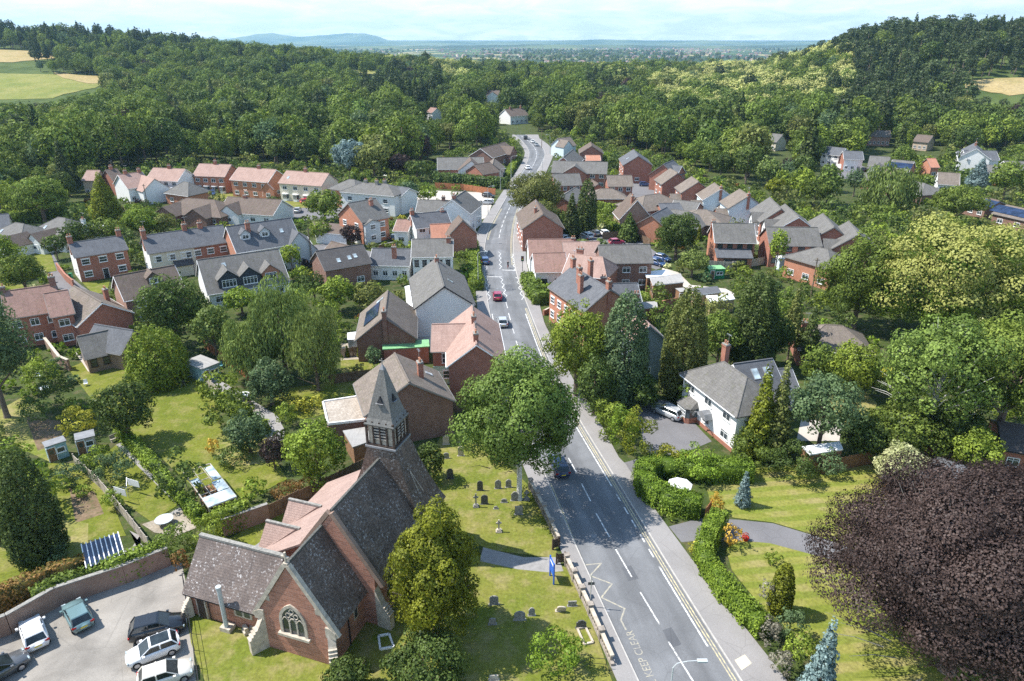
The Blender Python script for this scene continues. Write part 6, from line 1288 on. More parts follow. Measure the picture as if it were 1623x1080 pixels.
T('golden green tree at the foot of the wood', 1226, 282, 318, 36, 'yew', 'oak'); T('slim leafy tree in front of the sunroom house', 1228, 362, 432, 32, 'lime', 'oak', leaf=.31); T('small copper red maple on the cul-de-sac', 1164, 327, 346, 22, 'redleaf', 'round', leaf=.35)
T('airy birch with pale trunk behind the striped lawn', 1462, 497, 712, 180, 'birch', 'birch', leaf=.27, z0f=.22, bark='birch_bark', n=10, tr=.28, tw=40, twm='birch_bark'); T('tall sycamore with forked trunk behind the striped lawn', 1572, 495, 712, 190, 'oak', 'oak', leaf=.25, z0f=.25, k=1.6, n=8); T('dense green tree behind the garden shed', 1640, 500, 700, 130, 'oak', 'oak', leaf=.26)
T('bright green bushy tree below the brown bungalow', 1342, 538, 625, 86, 'lime', 'oak', leaf=.25, z0f=0); T('dark rounded tree beside the hay coloured lawn', 1295, 545, 612, 60, 'oak', 'oak', leaf=.25, z0f=0); T('spreading pine with layered blue green boughs', 1294, 592, 722, 118, 'bluegreen', 'oak', leaf=.25, z0f=.25, name='pine_tree')
T('drooping golden cypress beside the white house, taller leader', 1198, 578, 722, 66, 'yew', 'spruce', leaf=.26, z0f=.0, k=1.9); T('drooping golden cypress beside the white house, second leader', 1224, 575, 725, 60, 'olive', 'spruce', leaf=.26, z0f=.0, k=1.9); T('dark shrubby tree filling the fence corner', 1420, 640, 722, 130, 'oak', 'oak', leaf=.25, z0f=0); T('dark green laurel beside the fence corner tree', 1365, 660, 728, 76, 'dark', 'oak', leaf=.25, z0f=0)
T('small dark tree mass under the sycamore', 1505, 640, 722, 110, 'dark', 'oak', leaf=.26, z0f=0); T('leafy bright tree at the corner of the striped lawn', 1536, 682, 758, 82, 'lime', 'oak', leaf=.22, z0f=.08)
T('round cream variegated bush tree on the striped lawn', 1419, 707, 776, 76, 'creamy', 'dome', leaf=.2, z0f=.05); T('small blue spruce on the striped lawn', 1176, 749, 802, 32, 'blue', 'spruce', leaf=.17, z0f=.04, k=2); T('pale blue weeping cedar half behind the copper beech', 1285, 985, 1140, 84, 'blue', 'spruce', leaf=.19, z0f=.0, k=2.0)
T('enormous copper beech filling the corner of the garden', 1500, 764, 1062, 452, 'copper', 'dome', leaf=.15, z0f=.02, k=1.5, nl=140, tw=160, twm='stone_grey', n=12, tr=.6, name='copper_beech_tree')
T('egg shaped clipped yew on the small lawn', 1233, 892, 972, 38, 'yew', 'column', leaf=.15, z0f=.02, name='yew_tree'); T('small round holly on the churchyard grass', 682, 704, 762, 54, 'dark', 'oak', leaf=.22, z0f=.05)
T('blue green shrub tree at the end of the willow garden', 432, 570, 642, 74, 'bluegreen', 'oak', leaf=.25, z0f=.03); T('bushy green tree against the church fence', 508, 662, 772, 98, 'lime', 'oak', leaf=.24, z0f=.03); T('grey green shrubby tree by the pond garden', 397, 655, 718, 66, 'bluegreen', 'oak', leaf=.24, z0f=.03)
T('small purple leaved tree by the pond garden', 436, 692, 744, 42, 'copper', 'round', leaf=.2, z0f=.1); T('bright green round tree behind the solar panelled house', 537, 440, 495, 60, 'lime', 'oak', leaf=.32); T('green tree with orange tint beside the bright round tree', 588, 450, 495, 60, 'olive', 'oak', leaf=.32); T('dark tree between the barn and the willows', 500, 430, 480, 44, 'dark', 'round', leaf=.32)
T('dark tree beside the chalet bungalow', 440, 405, 448, 36, 'dark', 'round'); T('tree with red tinted top on the lane corner', 464, 388, 432, 34, 'lime', 'round'); T('bushy green tree in the lane garden', 510, 352, 384, 36, 'lime', 'round'); T('green tree in front of the chalet bungalow', 385, 458, 500, 60, 'lime', 'oak', leaf=.34)
T('narrow evergreen in front of the church wall shed', 595, 548, 585, 26, 'bluegreen', 'round', leaf=.28); T('slim evergreen by the dark fence', 551, 548, 566, 8, 'yew', 'cone', z0f=0); T('second slim evergreen by the dark fence', 570, 546, 566, 8, 'yew', 'cone', z0f=0)
S = shrub
S('olive and green shrub mass between the drive and the footway', 1004, 736, 62, 100, 'yew'); S('pale leaved shrub at the top of the drive verge', 968, 690, 62, 55, 'lime'); S('leafy shrub in the middle of the drive verge', 985, 712, 58, 80, 'privet')
S('flowering white bush in the churchyard shade', 880, 1068, 90, 70, 'privet'); S('golden spirea beside the gate', 1158, 868, 34, 42, 'gold'); S('smaller golden spirea behind the gate', 1134, 812, 28, 30, 'gold'); S('grey shrub beside the clipped yew', 1210, 968, 26, 64, 'grey'); S('light cabbage leaved shrub on the small lawn', 1222, 892, 30, 20, 'lime')
S('dark green viburnum below the clipped yew', 1250, 1012, 52, 50, 'bluegreen'); S('grey lavender mass at the hedge end', 1216, 1020, 40, 40, 'grey'); S('light green shrub below the grey lavender', 1262, 1052, 44, 60, 'lime'); S('grey shrub by the footway end', 1235, 1068, 36, 40, 'grey')
S('green ball in the fence bed, front one', 1063, 826, 15, 14, 'lime'); S('green ball in the fence bed, rear one', 1051, 818, 13, 12, 'lime'); S('variegated shrub in the fence bed', 1047, 808, 16, 18, 'creamy'); S('yellow shrub at the lower hedge corner', 1100, 880, 24, 24, 'yellow')
S('yellow flowered shrub beside the blue shed', 128, 688, 66, 42, 'yellow'); S('large green shrub below the car park wall corner', 340, 868, 60, 62, 'lime'); S('dark green shrub by the patio steps', 285, 880, 62, 48, 'oak'); S('brownish shrub at the church corner', 290, 905, 30, 34, 'rust')
S('row of beans and shrubs in the narrow garden', 190, 765, 66, 50, 'bluegreen'); S('second leafy bed in the narrow garden', 165, 745, 56, 36, 'lime'); S('yellow green shrub by the pale fence', 183, 808, 34, 36, 'lime'); S('ivy mound below the dark cypresses', 80, 892, 60, 40, 'bluegreen'); S('yellow shrub growing on the car park wall', 73, 935, 30, 26, 'yellow')
S('yellow shrub by the orange brick garden wall', 478, 655, 30, 26, 'yellow'); S('second yellow shrub by the garden wall', 503, 648, 24, 24, 'yellow'); S('leafy shrub below the yellow shrubs', 455, 672, 44, 34, 'lime'); S('orange flowered clump on the big lawn', 340, 718, 26, 26, 'gold'); S('yellow green patch by the old barn', 208, 520, 24, 18, 'yellow')
S('ornamental grasses beside the pond', 372, 735, 60, 26, 'willow'); S('green shrub bed at the garden path end', 120, 762, 60, 26, 'bluegreen'); S('small shrub in the bare soil bed', 132, 785, 32, 16, 'lime'); S('rusty flower bed behind the church fence', 455, 790, 60, 24, 'rust'); S('dry bean row behind the church fence', 490, 775, 44, 20, 'rust')
S('bright shrub beside the garden chairs', 70, 612, 70, 42, 'lime'); S('dark clipped bush on the big lawn edge', 95, 642, 50, 60, 'dark'); S('green shrub under the grey green edge tree', 60, 680, 46, 60, 'dark'); S('bushy shrub against the white house wall', 1092, 652, 40, 60, 'lime'); S('green creeper on the white house front', 1108, 625, 30, 50, 'lime')
S('bright privet mass behind the tall clipped hedge', 1100, 752, 90, 46, 'privet'); S('yellow green shrub behind the tall clipped hedge', 1060, 742, 60, 34, 'yellow'); S('dark shrubs beside the blue spruce', 1250, 755, 90, 50, 'dark'); S('green shrub under the golden cypresses', 1180, 740, 70, 60, 'oak'); S('pale shrub by the fence end', 1310, 752, 50, 40, 'bluegreen')
# ---------------------------------------------------------------- churchyard stones
GS = 'weathered churchyard headstones'
def stone(label, px, py, w_=.6, h_=.95, kind='round', m_='stone_grey', tilt=0, rz=0.05):
    B = at(px, py); b = MB(); t = .11
    if kind == 'cross':
        o = thing('cross_headstone', label, 'headstone', B, rz, 'crosses in the churchyard'); b.box(-.32, .32, -.26, .26, 0, .18); b.box(-.22, .22, -.18, .18, .18, .36); b.build('plinth', m_, o)
        b = MB(); b.box(-.075, .075, -.06, .06, .36, h_); b.box(-.28, .28, -.055, .055, h_ * .70, h_ * .70 + .15); b.tube([(0, -.03, h_ * .76), (0, .03, h_ * .76)], .19, 12); b.build('cross', m_, o); return o
    P = [(-w_ / 2, 0), (w_ / 2, 0), (w_ / 2, h_ * .72)]
    if kind == 'round': P += [(w_ / 2 * math.cos(a), h_ * .72 + h_ * .28 * math.sin(a)) for a in np.linspace(.3, math.pi - .3, 7)]
    elif kind == 'gothic': P += [(w_ * .32, h_ * .9), (0, h_), (-w_ * .32, h_ * .9)]
    elif kind == 'shoulder': P += [(w_ * .38, h_ * .76), (w_ * .3, h_ * .92), (0, h_), (-w_ * .3, h_ * .92), (-w_ * .38, h_ * .76)]
    P += [(-w_ / 2, h_ * .72)]; n = len(P)
    b.solid([(x, -t / 2, z) for x, z in P] + [(x, t / 2, z) for x, z in P], [tuple(range(n)), tuple(range(2 * n - 1, n - 1, -1))] + [(i, n + i, n + (i + 1) % n, (i + 1) % n) for i in range(n)])
    b.box(-w_ / 2 - .08, w_ / 2 + .08, -.14, .14, -.05, .07)
    o = b.build('headstone', m_, None, loc=B); o.rotation_euler = (tilt, tilt * .5, rz); return tag(o, label, 'headstone', GS)
for a_ in [('pale headstone by the churchyard hedge', 707, 705, .75, 1.3, 'round', 'stone_pale'), ('tall pale headstone in open grass under the hedge', 730.5, 723, .7, 1.35, 'round', 'stone_pale'), ('short round headstone near the holly', 707.5, 727, .65, .8, 'round'), ('dark headstone in the holly shade', 713.6, 759, .7, 1.35, 'round', 'stone_dark'),
           ('upright dark headstone alone in the middle of the grass', 761, 778, .65, 1.3, 'round', 'stone_dark'), ('gothic headstone in front of the birch', 789.5, 775, .7, 1.2, 'gothic'), ('headstone beside the birch trunk', 806, 773, .65, 1.1, 'gothic'), ('dark headstone next to the tall stone cross', 768, 799.5, .75, 1.2, 'round', 'stone_dark'),
           ('flat topped headstone in the birch shade', 816, 794, .8, 1.2, 'shoulder'), ('leaning slab in the birch shade by the wall', 822, 816, .8, 1.5, 'square'), ('brown headstone alone on the lower lawn', 783, 958.5, .8, 1.0, 'round'), ('broad headstone at the edge of the yew shadow', 823.7, 983, .95, 1.0, 'gothic'),
           ('pale leaning headstone near the pierced wall', 888.5, 969, .8, .8, 'round', 'stone_pale', .3), ('square headstone against the pierced wall', 907, 961, .75, .8, 'square'), ('dark shouldered headstone at the head of a kerbed grave', 921, 996, .85, .9, 'shoulder', 'stone_dark'), ('small headstone lost in the yew shadow', 780.6, 990, .6, .7, 'round'), ('pale headstone at the bottom of the shaded churchyard', 783, 1078, .7, .7, 'square', 'stone_pale'),
           ('small headstone with a round head beside the broad one', 842.7, 976, .55, .9, 'shoulder'), ('low footstone in the grass', 786, 807, .4, .35, 'round'), ('rough low stone at the birch foot', 799, 797, .6, .5, 'round')]: stone(*a_[:6], **(dict(m_=a_[6]) if len(a_) > 6 else {}), **(dict(tilt=a_[7]) if len(a_) > 7 else {}))
stone('tall stone cross on a stepped plinth in the middle of the churchyard', 754.5, 804, h_=1.7, kind='cross'); stone('pale stone cross standing in the long spire shadow', 790.7, 843.5, h_=1.5, kind='cross', m_='stone_pale'); stone('small stone cross beside the pierced wall', 834.5, 793, h_=1.3, kind='cross')
def plot(label, pxs, m_='stone_pale'):
    P = [at(*p) for p in pxs]; c = P[0]; b = MB()
    for i in range(4):
        a, d = P[i] - c, P[(i + 1) % 4] - c; b.box(0, (d - a).length, -.08, .08, 0, .2, 0, Matrix.Translation(a) @ Matrix.Rotation(math.atan2((d - a).y, (d - a).x), 4, 'Z'))
    tag(b.build('grave_kerb', m_, None, loc=c), label, 'grave kerb')
plot('white kerbed grave beside the church wall', [(600, 1010), (617, 1007), (624, 1027), (603, 1031)], 'trim_white'); plot('kerbed grave beside the pierced wall', [(915, 998), (928, 996), (940, 1020), (926, 1023)])
# ---------------------------------------------------------------- vehicles
CARC = {}
def car_meshes(kind, col):
    k = (kind, col)
    if k in CARC: return CARC[k]
    L, Wd, Ht = dict(hatch=(4.0, 1.75, 1.48), suv=(4.4, 1.85, 1.68), estate=(4.6, 1.8, 1.5), van=(4.5, 1.85, 1.85))[kind]; hl, hw = L / 2, Wd / 2
    bel = .95 if kind != 'suv' else 1.05
    st = {'hatch': [(-1, .55, .45, .72), (-.96, .86, .28, .92), (-.8, .96, .22, bel), (-.5, 1, .2, bel), (0, 1, .2, bel), (.32, 1, .2, bel - .02), (.6, .97, .2, .88), (.86, .9, .24, .78), (.97, .75, .3, .66), (1, .5, .42, .58)],
          'van': [(-1, .85, .3, .95), (-.97, .95, .25, 1.0), (-.5, 1, .22, 1.0), (0, 1, .22, 1.0), (.5, 1, .22, .98), (.8, .95, .24, .92), (.96, .85, .3, .74), (1, .6, .4, .6)]}; st['suv'] = st['estate'] = st['hatch']
    B = MB(); n0 = 0
    rows = []
    for x, w_, z0, z1 in st[kind]:
        y = hw * w_; xx = x * hl; zz = z1 * (bel / .95 if kind == 'suv' else 1)
        rows.append([(xx, -y * .9, z0), (xx, -y, z0 + .18), (xx, -y, zz - .14), (xx, -y * .9, zz), (xx, 0, zz + .03), (xx, y * .9, zz), (xx, y, zz - .14), (xx, y, z0 + .18), (xx, y * .9, z0)])
    for r in rows: B.v += r
    for i in range(len(rows) - 1):
        for j in range(9): a, c_ = i * 9 + j, i * 9 + (j + 1) % 9; B.f.append((a, a + 9, c_ + 9, c_)[::-1]); B.m.append(0)
    B.f.append(tuple(range(9))); B.m.append(0); e = (len(rows) - 1) * 9; B.f.append(tuple(e + 8 - j for j in range(9))); B.m.append(0)
    # cabin: roof frame (body colour) + glass band
    if kind == 'van': cab = [(-.97, .90, 0), (-.93, .84, 1), (.28, .84, 1), (.66, .90, 0)]
    elif kind == 'estate': cab = [(-.95, .88, 0), (-.78, .76, 1), (.12, .76, 1), (.52, .88, 0)]
    else: cab = [(-.92, .88, 0), (-.72, .75, 1), (.08, .75, 1), (.48, .88, 0)]
    zb = bel - .03; zt = Ht
    def cp(i, sy, f=1.0, dz=0): x, w_, u = cab[i]; return (x * hl, sy * hw * w_ * f, (zb if u == 0 else zt - .05) + dz)
    G_ = MB(); q = [cp(0, -1), cp(1, -1), cp(2, -1), cp(3, -1), cp(0, 1), cp(1, 1), cp(2, 1), cp(3, 1)]
    G_.solid(q, [(0, 3, 2, 1), (4, 5, 6, 7), (0, 1, 5, 4), (3, 7, 6, 2), (1, 2, 6, 5)])
    r0, r1 = cab[1][0] * hl - .03, cab[2][0] * hl + .05; ry = hw * cab[1][1] + .03
    B.solid([(r0, -ry, zt - .07), (r1, -ry, zt - .07), (r1, ry, zt - .07), (r0, ry, zt - .07), (r0 + .06, -ry * .9, zt), (r1 - .15, -ry * .9, zt), (r1 - .15, ry * .9, zt), (r0 + .06, ry * .9, zt)], [(0, 3, 2, 1), (4, 5, 6, 7), (0, 1, 5, 4), (1, 2, 6, 5), (2, 3, 7, 6), (3, 0, 4, 7)])
    for sy in (-1, 1):
        for (i, j, w2) in ((0, 1, .07), (3, 2, .05)):
            a, b_ = Vector(cp(i, sy)), Vector(cp(j, sy)); B.tube([a + Vector((0, sy * .012, 0)), b_ + Vector((0, sy * .012, 0))], w2, 4)
        xm = (cab[0][0] + cab[3][0]) / 2 * hl - .1
        if kind == 'van': B.box(cab[0][0] * hl, .1 * hl, sy * hw * .86 - .03, sy * hw * .86 + .04, zb, zt - .1)
        B.box(xm - .05, xm + .05, sy * hw * .80 - .07, sy * hw * .80 + .05, zb, zt - .06, 0); B.box(cab[3][0] * hl - .35, cab[3][0] * hl - .15, sy * (hw + .02), sy * (hw + .2), zb + .02, zb + .16)
    W_ = MB(); R_ = .32 if kind != 'suv' else .36; W_.tube([(0, -.11, 0), (0, .11, 0)], R_, 16, 0); W_.tube([(0, -.125, 0), (0, .125, 0)], R_ * .62, 10, 1)
    Lh = MB(); Lh.box(-.06, .05, -.17, .17, -.07, .08); Pl = MB(); Pl.box(-.01, .01, -.26, .26, -.06, .06)
    CARC[k] = dict(body=B.mesh('body', ['car_' + col], False), glass=G_.mesh('windows', ['car_glass']), wheel=W_.mesh('wheel', ['tyre', 'rim']), L=L, hw=hw, R=R_, bel=bel,
                   hl=Lh.mesh('headlight', ['glass_pale']), tl=Lh.mesh('tail_light', ['lamp_red']), pf=Pl.mesh('number_plate', ['paint_white']), pb=Pl.mesh('number_plate', ['plate_y']))
    b_ = CARC[k]['body']; b_.polygons.foreach_set('use_smooth', [len(p.vertices) < 9 and i < 81 for i, p in enumerate(b_.polygons)])
    return CARC[k]
def car(label, tail, nose, kind='hatch', col='white', group=None, dark=False, name='parked_car', cat='car', h=.5, ln=True):
    A, Bq = at(*tail, h), at(*nose, h); c_ = (A + Bq) / 2; rz = math.atan2((Bq - A).y, (Bq - A).x); m_ = car_meshes(kind, col)
    t_ = thing(name, label, cat, (c_.x, c_.y, .05), rz, group); link('body', m_['body'], t_); link('windows', m_['glass'], t_); L = m_['L'] / 2
    for x in (-.62, .64):
        for s_ in (-1, 1): link('wheel', m_['wheel'], t_, (x * L, s_ * (m_['hw'] - .1), m_['R']))
    if A.y < 240:
        for s_ in (-1, 1): link('headlight', m_['hl'], t_, (L * .93, s_ * m_['hw'] * .68, .66)); link('tail_light', m_['tl'], t_, (-L * .95, s_ * m_['hw'] * .78, .82))
        link('number_plate', m_['pf'], t_, (L * 1.005, 0, .45)); link('number_plate', m_['pb'], t_, (-L * 1.0, 0, .62))
    if dark:
        b = MB(); b.box(-.65 * L, .02 * L, -.58, .58, 1.475, 1.492); b.build('sunroof', 'car_glass', t_)
    FOOT.append((c_.x, c_.y, 2.6, rz, 2.3, 1)); return t_
car('white hatchback with black rear window at the car park wall, nearest the picture edge', (62, 1028), (46, 982), 'hatch', 'white'); car('grey green hatchback parked against the car park wall', (136, 1000), (111, 953), 'hatch', 'green')
car('black people carrier parked facing the church railing', (212, 1006), (288, 986), 'suv', 'black'); car('white small car with a dark roof panel facing away from the railing', (279, 1018), (206, 1046), 'hatch', 'white', dark=True); car('cream coupe at the bottom of the car park', (222, 1084), (302, 1058), 'hatch', 'cream')
car('dark car half out of the picture in the shaded car park corner', (-22, 1075), (8, 1058), 'estate', 'grey')
car('crimson hatchback driving away at the crossing', (789.5, 478), (787.5, 462), 'hatch', 'crimson', name='car'); car('silver hatchback driving behind the crimson car', (798, 519), (795, 503), 'hatch', 'silver', name='car'); car('dark blue car passing under the birch', (893, 755), (878, 722), 'estate', 'dkblue', name='car')
car('pale grey estate parked on the white house drive', (1078, 662), (1039, 645), 'estate', 'silver')
CPG = 'cars in the crossing car park'
for lb, a_, b_, k_, c_ in [('white estate mostly hidden by the shop roof in the crossing car park', (890, 380), (906, 376), 'estate', 'white'), ('black hatchback, first dark car in the crossing car park row', (929, 383), (914, 374), 'hatch', 'black'), ('white estate between the two dark cars in the crossing car park', (940, 379), (921, 369), 'estate', 'white'), ('dark grey hatchback between the white cars in the crossing car park', (951, 375), (934, 366), 'hatch', 'grey'), ('white hatchback at the hedge end of the crossing car park row', (964, 374), (949, 366), 'hatch', 'white'), ('crimson car alone in the crossing car park', (971, 385), (984, 384), 'hatch', 'crimson'), ('dark blue estate behind the three window brick block', (1030, 414), (1052, 420), 'estate', 'blue'), ('blue hatchback behind the dark blue estate', (1042, 408), (1058, 412), 'hatch', 'blue')]: car(lb, a_, b_, k_, c_, CPG)
for lb, a_, b_, k_, c_ in [('silver blue saloon in the pub car park', (783, 305 + 17), (758, 321), 'estate', 'silver'), ('black hatchback at the back of the pub car park', (768, 310), (780, 311), 'hatch', 'black'), ('dark car by the cottages', (621, 382), (631, 372), 'hatch', 'black'), ('grey hatchback beside the pub garden', (739, 351), (742, 345), 'hatch', 'grey'), ('red car in front of the cream semi', (478, 321), (494, 319), 'hatch', 'red'), ('pale car beside the white gabled bungalow', (470, 337), (474, 331), 'hatch', 'silver'), ('blue car in front of the brick semi', (335, 305), (338, 309), 'hatch', 'blue'),
    ('white van parked on the pale cul-de-sac', (1114, 330), (1136, 331), 'van', 'white'), ('black car with pale roof load on the cul-de-sac', (1174, 348), (1190, 352), 'suv', 'black'), ('red car in the stepped row of four', (1195, 356), (1208, 361), 'hatch', 'red'), ('white car in front of the sunroom house', (1195, 366), (1216, 368), 'hatch', 'white'), ('navy car on the upper estate road', (1013, 293), (1031, 293), 'hatch', 'blue'), ('white car beside the tall brick gable', (1002, 281), (1014, 279), 'hatch', 'white'), ('silver car beside the tall brick gable', (1004, 286), (1018, 284), 'hatch', 'silver'), ('navy car by the pyramid roofed garages', (982, 313), (998, 311), 'hatch', 'blue'),
    ('white hatchback driving up the far bend', (838, 268), (834, 265), 'hatch', 'white'), ('dark van at the top of the road', (834, 222), (832, 217), 'van', 'black'), ('white car queuing at the top of the road', (846, 227), (842, 223), 'hatch', 'white'), ('silver car behind the queuing white car', (852, 232), (848, 228), 'hatch', 'silver'), ('white car by the cream gabled garage', (787, 279), (781, 278), 'hatch', 'white'), ('silver car beside the white one at the cream garage', (796, 277), (790, 277), 'hatch', 'silver'), ('white car outside the slate roofed row in the east estate', (1330, 266), (1342, 268), 'van', 'white'), ('black car on the east estate road', (1365, 272), (1372, 268), 'hatch', 'black'),
    ('silver car under the pub wall on the road edge', (770, 420), (768, 408), 'hatch', 'blue')]: car(lb, a_, b_, k_, c_)
# ---------------------------------------------------------------- posts, lamps, signs
def lamp(label, top, h=8.0, arm=1.6, dirx=1, mt='lamp_grey', name='street_lamp'):
    P = at(*top, h); t_ = thing(name, label, 'street lamp', (P.x, P.y, .1)); FOOT.append((P.x, P.y, .5, 0, .5, .5))
    MB().tube([(0, 0, 0), (0, 0, 1.2), (0, 0, 1.21), (0, 0, h - .6)], [.11, .11, .07, .05], 8).build('column', mt, t_); MB().tube([(0, 0, h - .6), (dirx * arm * .15, 0, h - .2), (dirx * arm * .6, 0, h), (dirx * arm, 0, h + .05)], .035, 6).build('arm', mt, t_)
    b = MB(); x0, x1 = sorted((dirx * arm, dirx * (arm + .7))); b.box(x0, x1, -.14, .14, h, h + .1); b.box(x0 + .08, x1 - .08, -.1, .1, h - .06, h, 1); b.build('lantern', ['lamp_grey', 'glass_pale'], t_)
lamp('pale grey street lamp leaning in from the bottom of the picture', (1068, 1050), 6.5, 1.6, 1); lamp('street lamp at the far end of the churchyard wall', (925, 640), 8, 1.5, 1) if 0 else None
lamp('tall street lamp beside the crossing bus layby', (757, 400), 7.5, 1.3, 1); lamp('street lamp in front of the inn', (773, 296), 8, 1.2, 1); lamp('tall thin street lamp in front of the brick gable shop', (831, 288), 9, 1.0, -1); lamp('street lamp beside the inn sign', (753, 344), 6.5, 1.0, 1)
lamp('street lamp on the hedge bank below the bend', (810, 248), 8, 1.5, 1); lamp('street lamp by the white house at the road end', (872, 214), 8, 1.2, -1); lamp('street lamp on the outer side of the bend', (860, 246), 8, 1.2, -1); lamp('street lamp beyond the pub car park', (793, 268), 7, 1.2, 1)
def pole(label, top, h=8, wires=None):
    P = at(*top, h); t_ = thing('telegraph_pole', label, 'telegraph pole', (P.x, P.y, 0)); MB().tube([(0, 0, 0), (0, 0, h)], [.15, .1], 8).build('pole', 'pole_wood', t_); MB().box(-.5, .5, -.05, .05, h - .5, h - .38).build('crossarm', 'pole_wood', t_)
pole('wooden telegraph pole on the lane by the chalet bungalow', (488, 361), 8.5); pole('wooden telegraph pole beside the orange brick bungalow', (1296, 409), 8); pole('slim telegraph pole beside the pink gabled house', (227, 292), 7); pole('telegraph pole at the top of the road', (859, 203), 9)
def signal(label, px, py):
    P = at(px, py); t_ = thing('traffic_signal', label, 'traffic signal', (P.x, P.y, .12)); MB().tube([(0, 0, 0), (0, 0, 3.2)], .06, 8).build('post', 'trim_black', t_); b = MB(); b.box(-.22, .22, -.2, .06, 2.3, 3.25); b.box(-.3, .3, .06, .09, 2.2, 3.35); b.build('signal_head', 'plastic_black', t_)
    for k, mm in enumerate(('lamp_red', 'gold_l', 'green_metal')):
        if mm == 'gold_l': mm = 'plate_y'
        MB().tube([(0, -.26, 3.05 - k * .3), (0, -.2, 3.05 - k * .3)], .09, 8).build('signal_lens', mm, t_)
signal('pedestrian crossing signal beside the shops', 828, 431); signal('pedestrian crossing signal on the hedge side of the road', 764, 436)
P = at(935, 964); t_ = thing('sign_post', 'thin grey post with small square signs at the churchyard wall', 'sign post', (P.x, P.y, .12)); MB().tube([(0, 0, 0), (0, 0, 3.6)], .04, 8).build('post', 'galv', t_); MB().box(-.28, -.03, -.03, .0, 2.5, 2.8).build('sign', 'stone_dark', t_); MB().box(.03, .28, -.03, .0, 2.5, 2.8).build('sign', 'stone_dark', t_)
A, Bq = at(871.6, 913), at(877.5, 927); t_ = thing('notice_board', 'blue church notice board on two posts beside the gate', 'notice board', A, math.atan2((Bq - A).y, (Bq - A).x)); L_ = (Bq - A).length
for x in (0, L_): MB().box(x - .06, x + .06, -.06, .06, 0, 2.4).build('post', 'blue_sign', t_)
MB().box(.06, L_ - .06, -.04, .04, .85, 2.3).build('board', 'blue_sign', t_); MB().box(.16, L_ - .16, -.055, .055, 1.95, 2.15).build('heading_strip', 'sheet_white', t_)
# inn sign and tables
P = at(762, 342); t_ = thing('inn_sign', 'hanging inn sign on a tall white post at the pub garden', 'inn sign', P); MB().tube([(0, 0, 0), (0, 0, 4.5)], .08, 8).build('post', 'trim_white', t_); b = MB(); b.box(-.5, .5, -.04, .04, 3.0, 4.2); b.box(-.4, .4, -.05, .05, 3.1, 4.1, 1); b.build('sign_board', ['trim_black', 'stone_pale'], t_)
def parasol(label, px, py, r, h, mt, open_=True, base=0):
    P = at(px, py, h - .3); t_ = thing('parasol', label, 'parasol', (P.x, P.y, 0)); MB().tube([(0, 0, 0), (0, 0, h)], .035, 8).build('pole', 'timber_tan', t_); b = MB(); n = 8
    b.solid([(r * math.cos(6.283 * k / n), r * math.sin(6.283 * k / n), h - .55) for k in range(n)] + [(0, 0, h)] + [(r * math.cos(6.283 * k / n), r * math.sin(6.283 * k / n), h - .68) for k in range(n)], [(k, (k + 1) % n, n) for k in range(n)] + [(k, k + n + 1, (k + 1) % n + n + 1, (k + 1) % n) for k in range(n)]); b.build('canopy', mt, t_)
parasol('white garden parasol in the hedge corner', 1078, 765, 1.35, 2.4, 'trim_white'); parasol('closed dark parasol row by the inn, first', 735, 331, 1.2, 2.6, 'plastic_black'); parasol('second dark parasol by the inn wall', 741, 340, 1.2, 2.6, 'plastic_black')
def table(label, px, py, mt='timber_grey', r=.7, n=4):
    P = at(px, py); t_ = thing('garden_table', label, 'garden table', P); b = MB(); b.tube([(0, 0, .7), (0, 0, .75)], r, 14); b.build('table_top', mt, t_)
    for k in range(4): a = .78 + 1.57 * k; MB().tube([(math.cos(a) * r * .6, math.sin(a) * r * .6, 0), (math.cos(a) * r * .6, math.sin(a) * r * .6, .7)], .03, 5).build('leg', mt, t_)
table('round pale garden table by the path in the willow garden', 387, 633, 'sheet_white', .9); table('white table on the small patio by the barn yard', 72, 622, 'sheet_white', .7); table('grey covered table on the gravel patio', 262, 832, 'grey_blue', .9)
def chair(label, px, py, mt, rz=0, group=None):
    P = at(px, py); t_ = thing('garden_chair', label, 'garden chair', P, rz, group); MB().box(-.25, .25, -.25, .25, .42, .47).build('seat', mt, t_); MB().box(-.25, .25, .22, .27, .47, .95).build('backrest', mt, t_)
    for x in (-.22, .22):
        for y in (-.22, .22): MB().box(x - .02, x + .02, y - .02, y + .02, 0, .42).build('leg', mt, t_)
chair('white folded garden chair on the big lawn', 137, 612, 'sheet_white', .5); chair('dark chair beside the round pale table', 396, 641, 'timber_dark', .3); chair('white chair on the small patio near the table', 62, 600, 'sheet_white', .8); chair('teal chair beside the felt roofed shed', 352, 583, 'teal', 1.0)
def shed(label, corners, h, wm, rm, slope=.35, doors=True):
    P = [at(x, y, h) for x, y in corners]; c_ = sum(P, Vector()) / 4; c_.z = 0; u = (P[1] - P[0]); rz = math.atan2(u.y, u.x); w_ = u.length; d_ = (P[3] - P[0]).length
    t_ = thing('garden_shed', label, 'garden shed', c_, rz); FOOT.append((c_.x, c_.y, 2, rz, w_ / 2, d_ / 2))
    b = MB(); b.box(-w_ / 2 + .1, w_ / 2 - .1, -d_ / 2 + .1, d_ / 2 - .1, 0, h - .12); b.build('wall', wm, t_); b = MB(); b.box(-w_ / 2, w_ / 2, -d_ / 2, d_ / 2, h - .1, h); b.build('roof', rm, t_)
    link('window', window_mesh(w_ * .4, .7), t_, (w_ * .15, -d_ / 2 + .09, .9)); link('door', door_mesh(.8, 1.8, 'timber_brown'), t_, (-w_ * .28, -d_ / 2 + .09, .02))
shed('pale blue garden shed with grey felt roof', [(73, 709), (107, 698), (98, 690), (64, 702)], 2.2, 'shed_blue', 'lead'); shed('grey roofed garden shed next to the blue one', [(120, 698), (152, 690), (147, 681), (115, 688)], 2.1, 'timber_grey', 'lead')
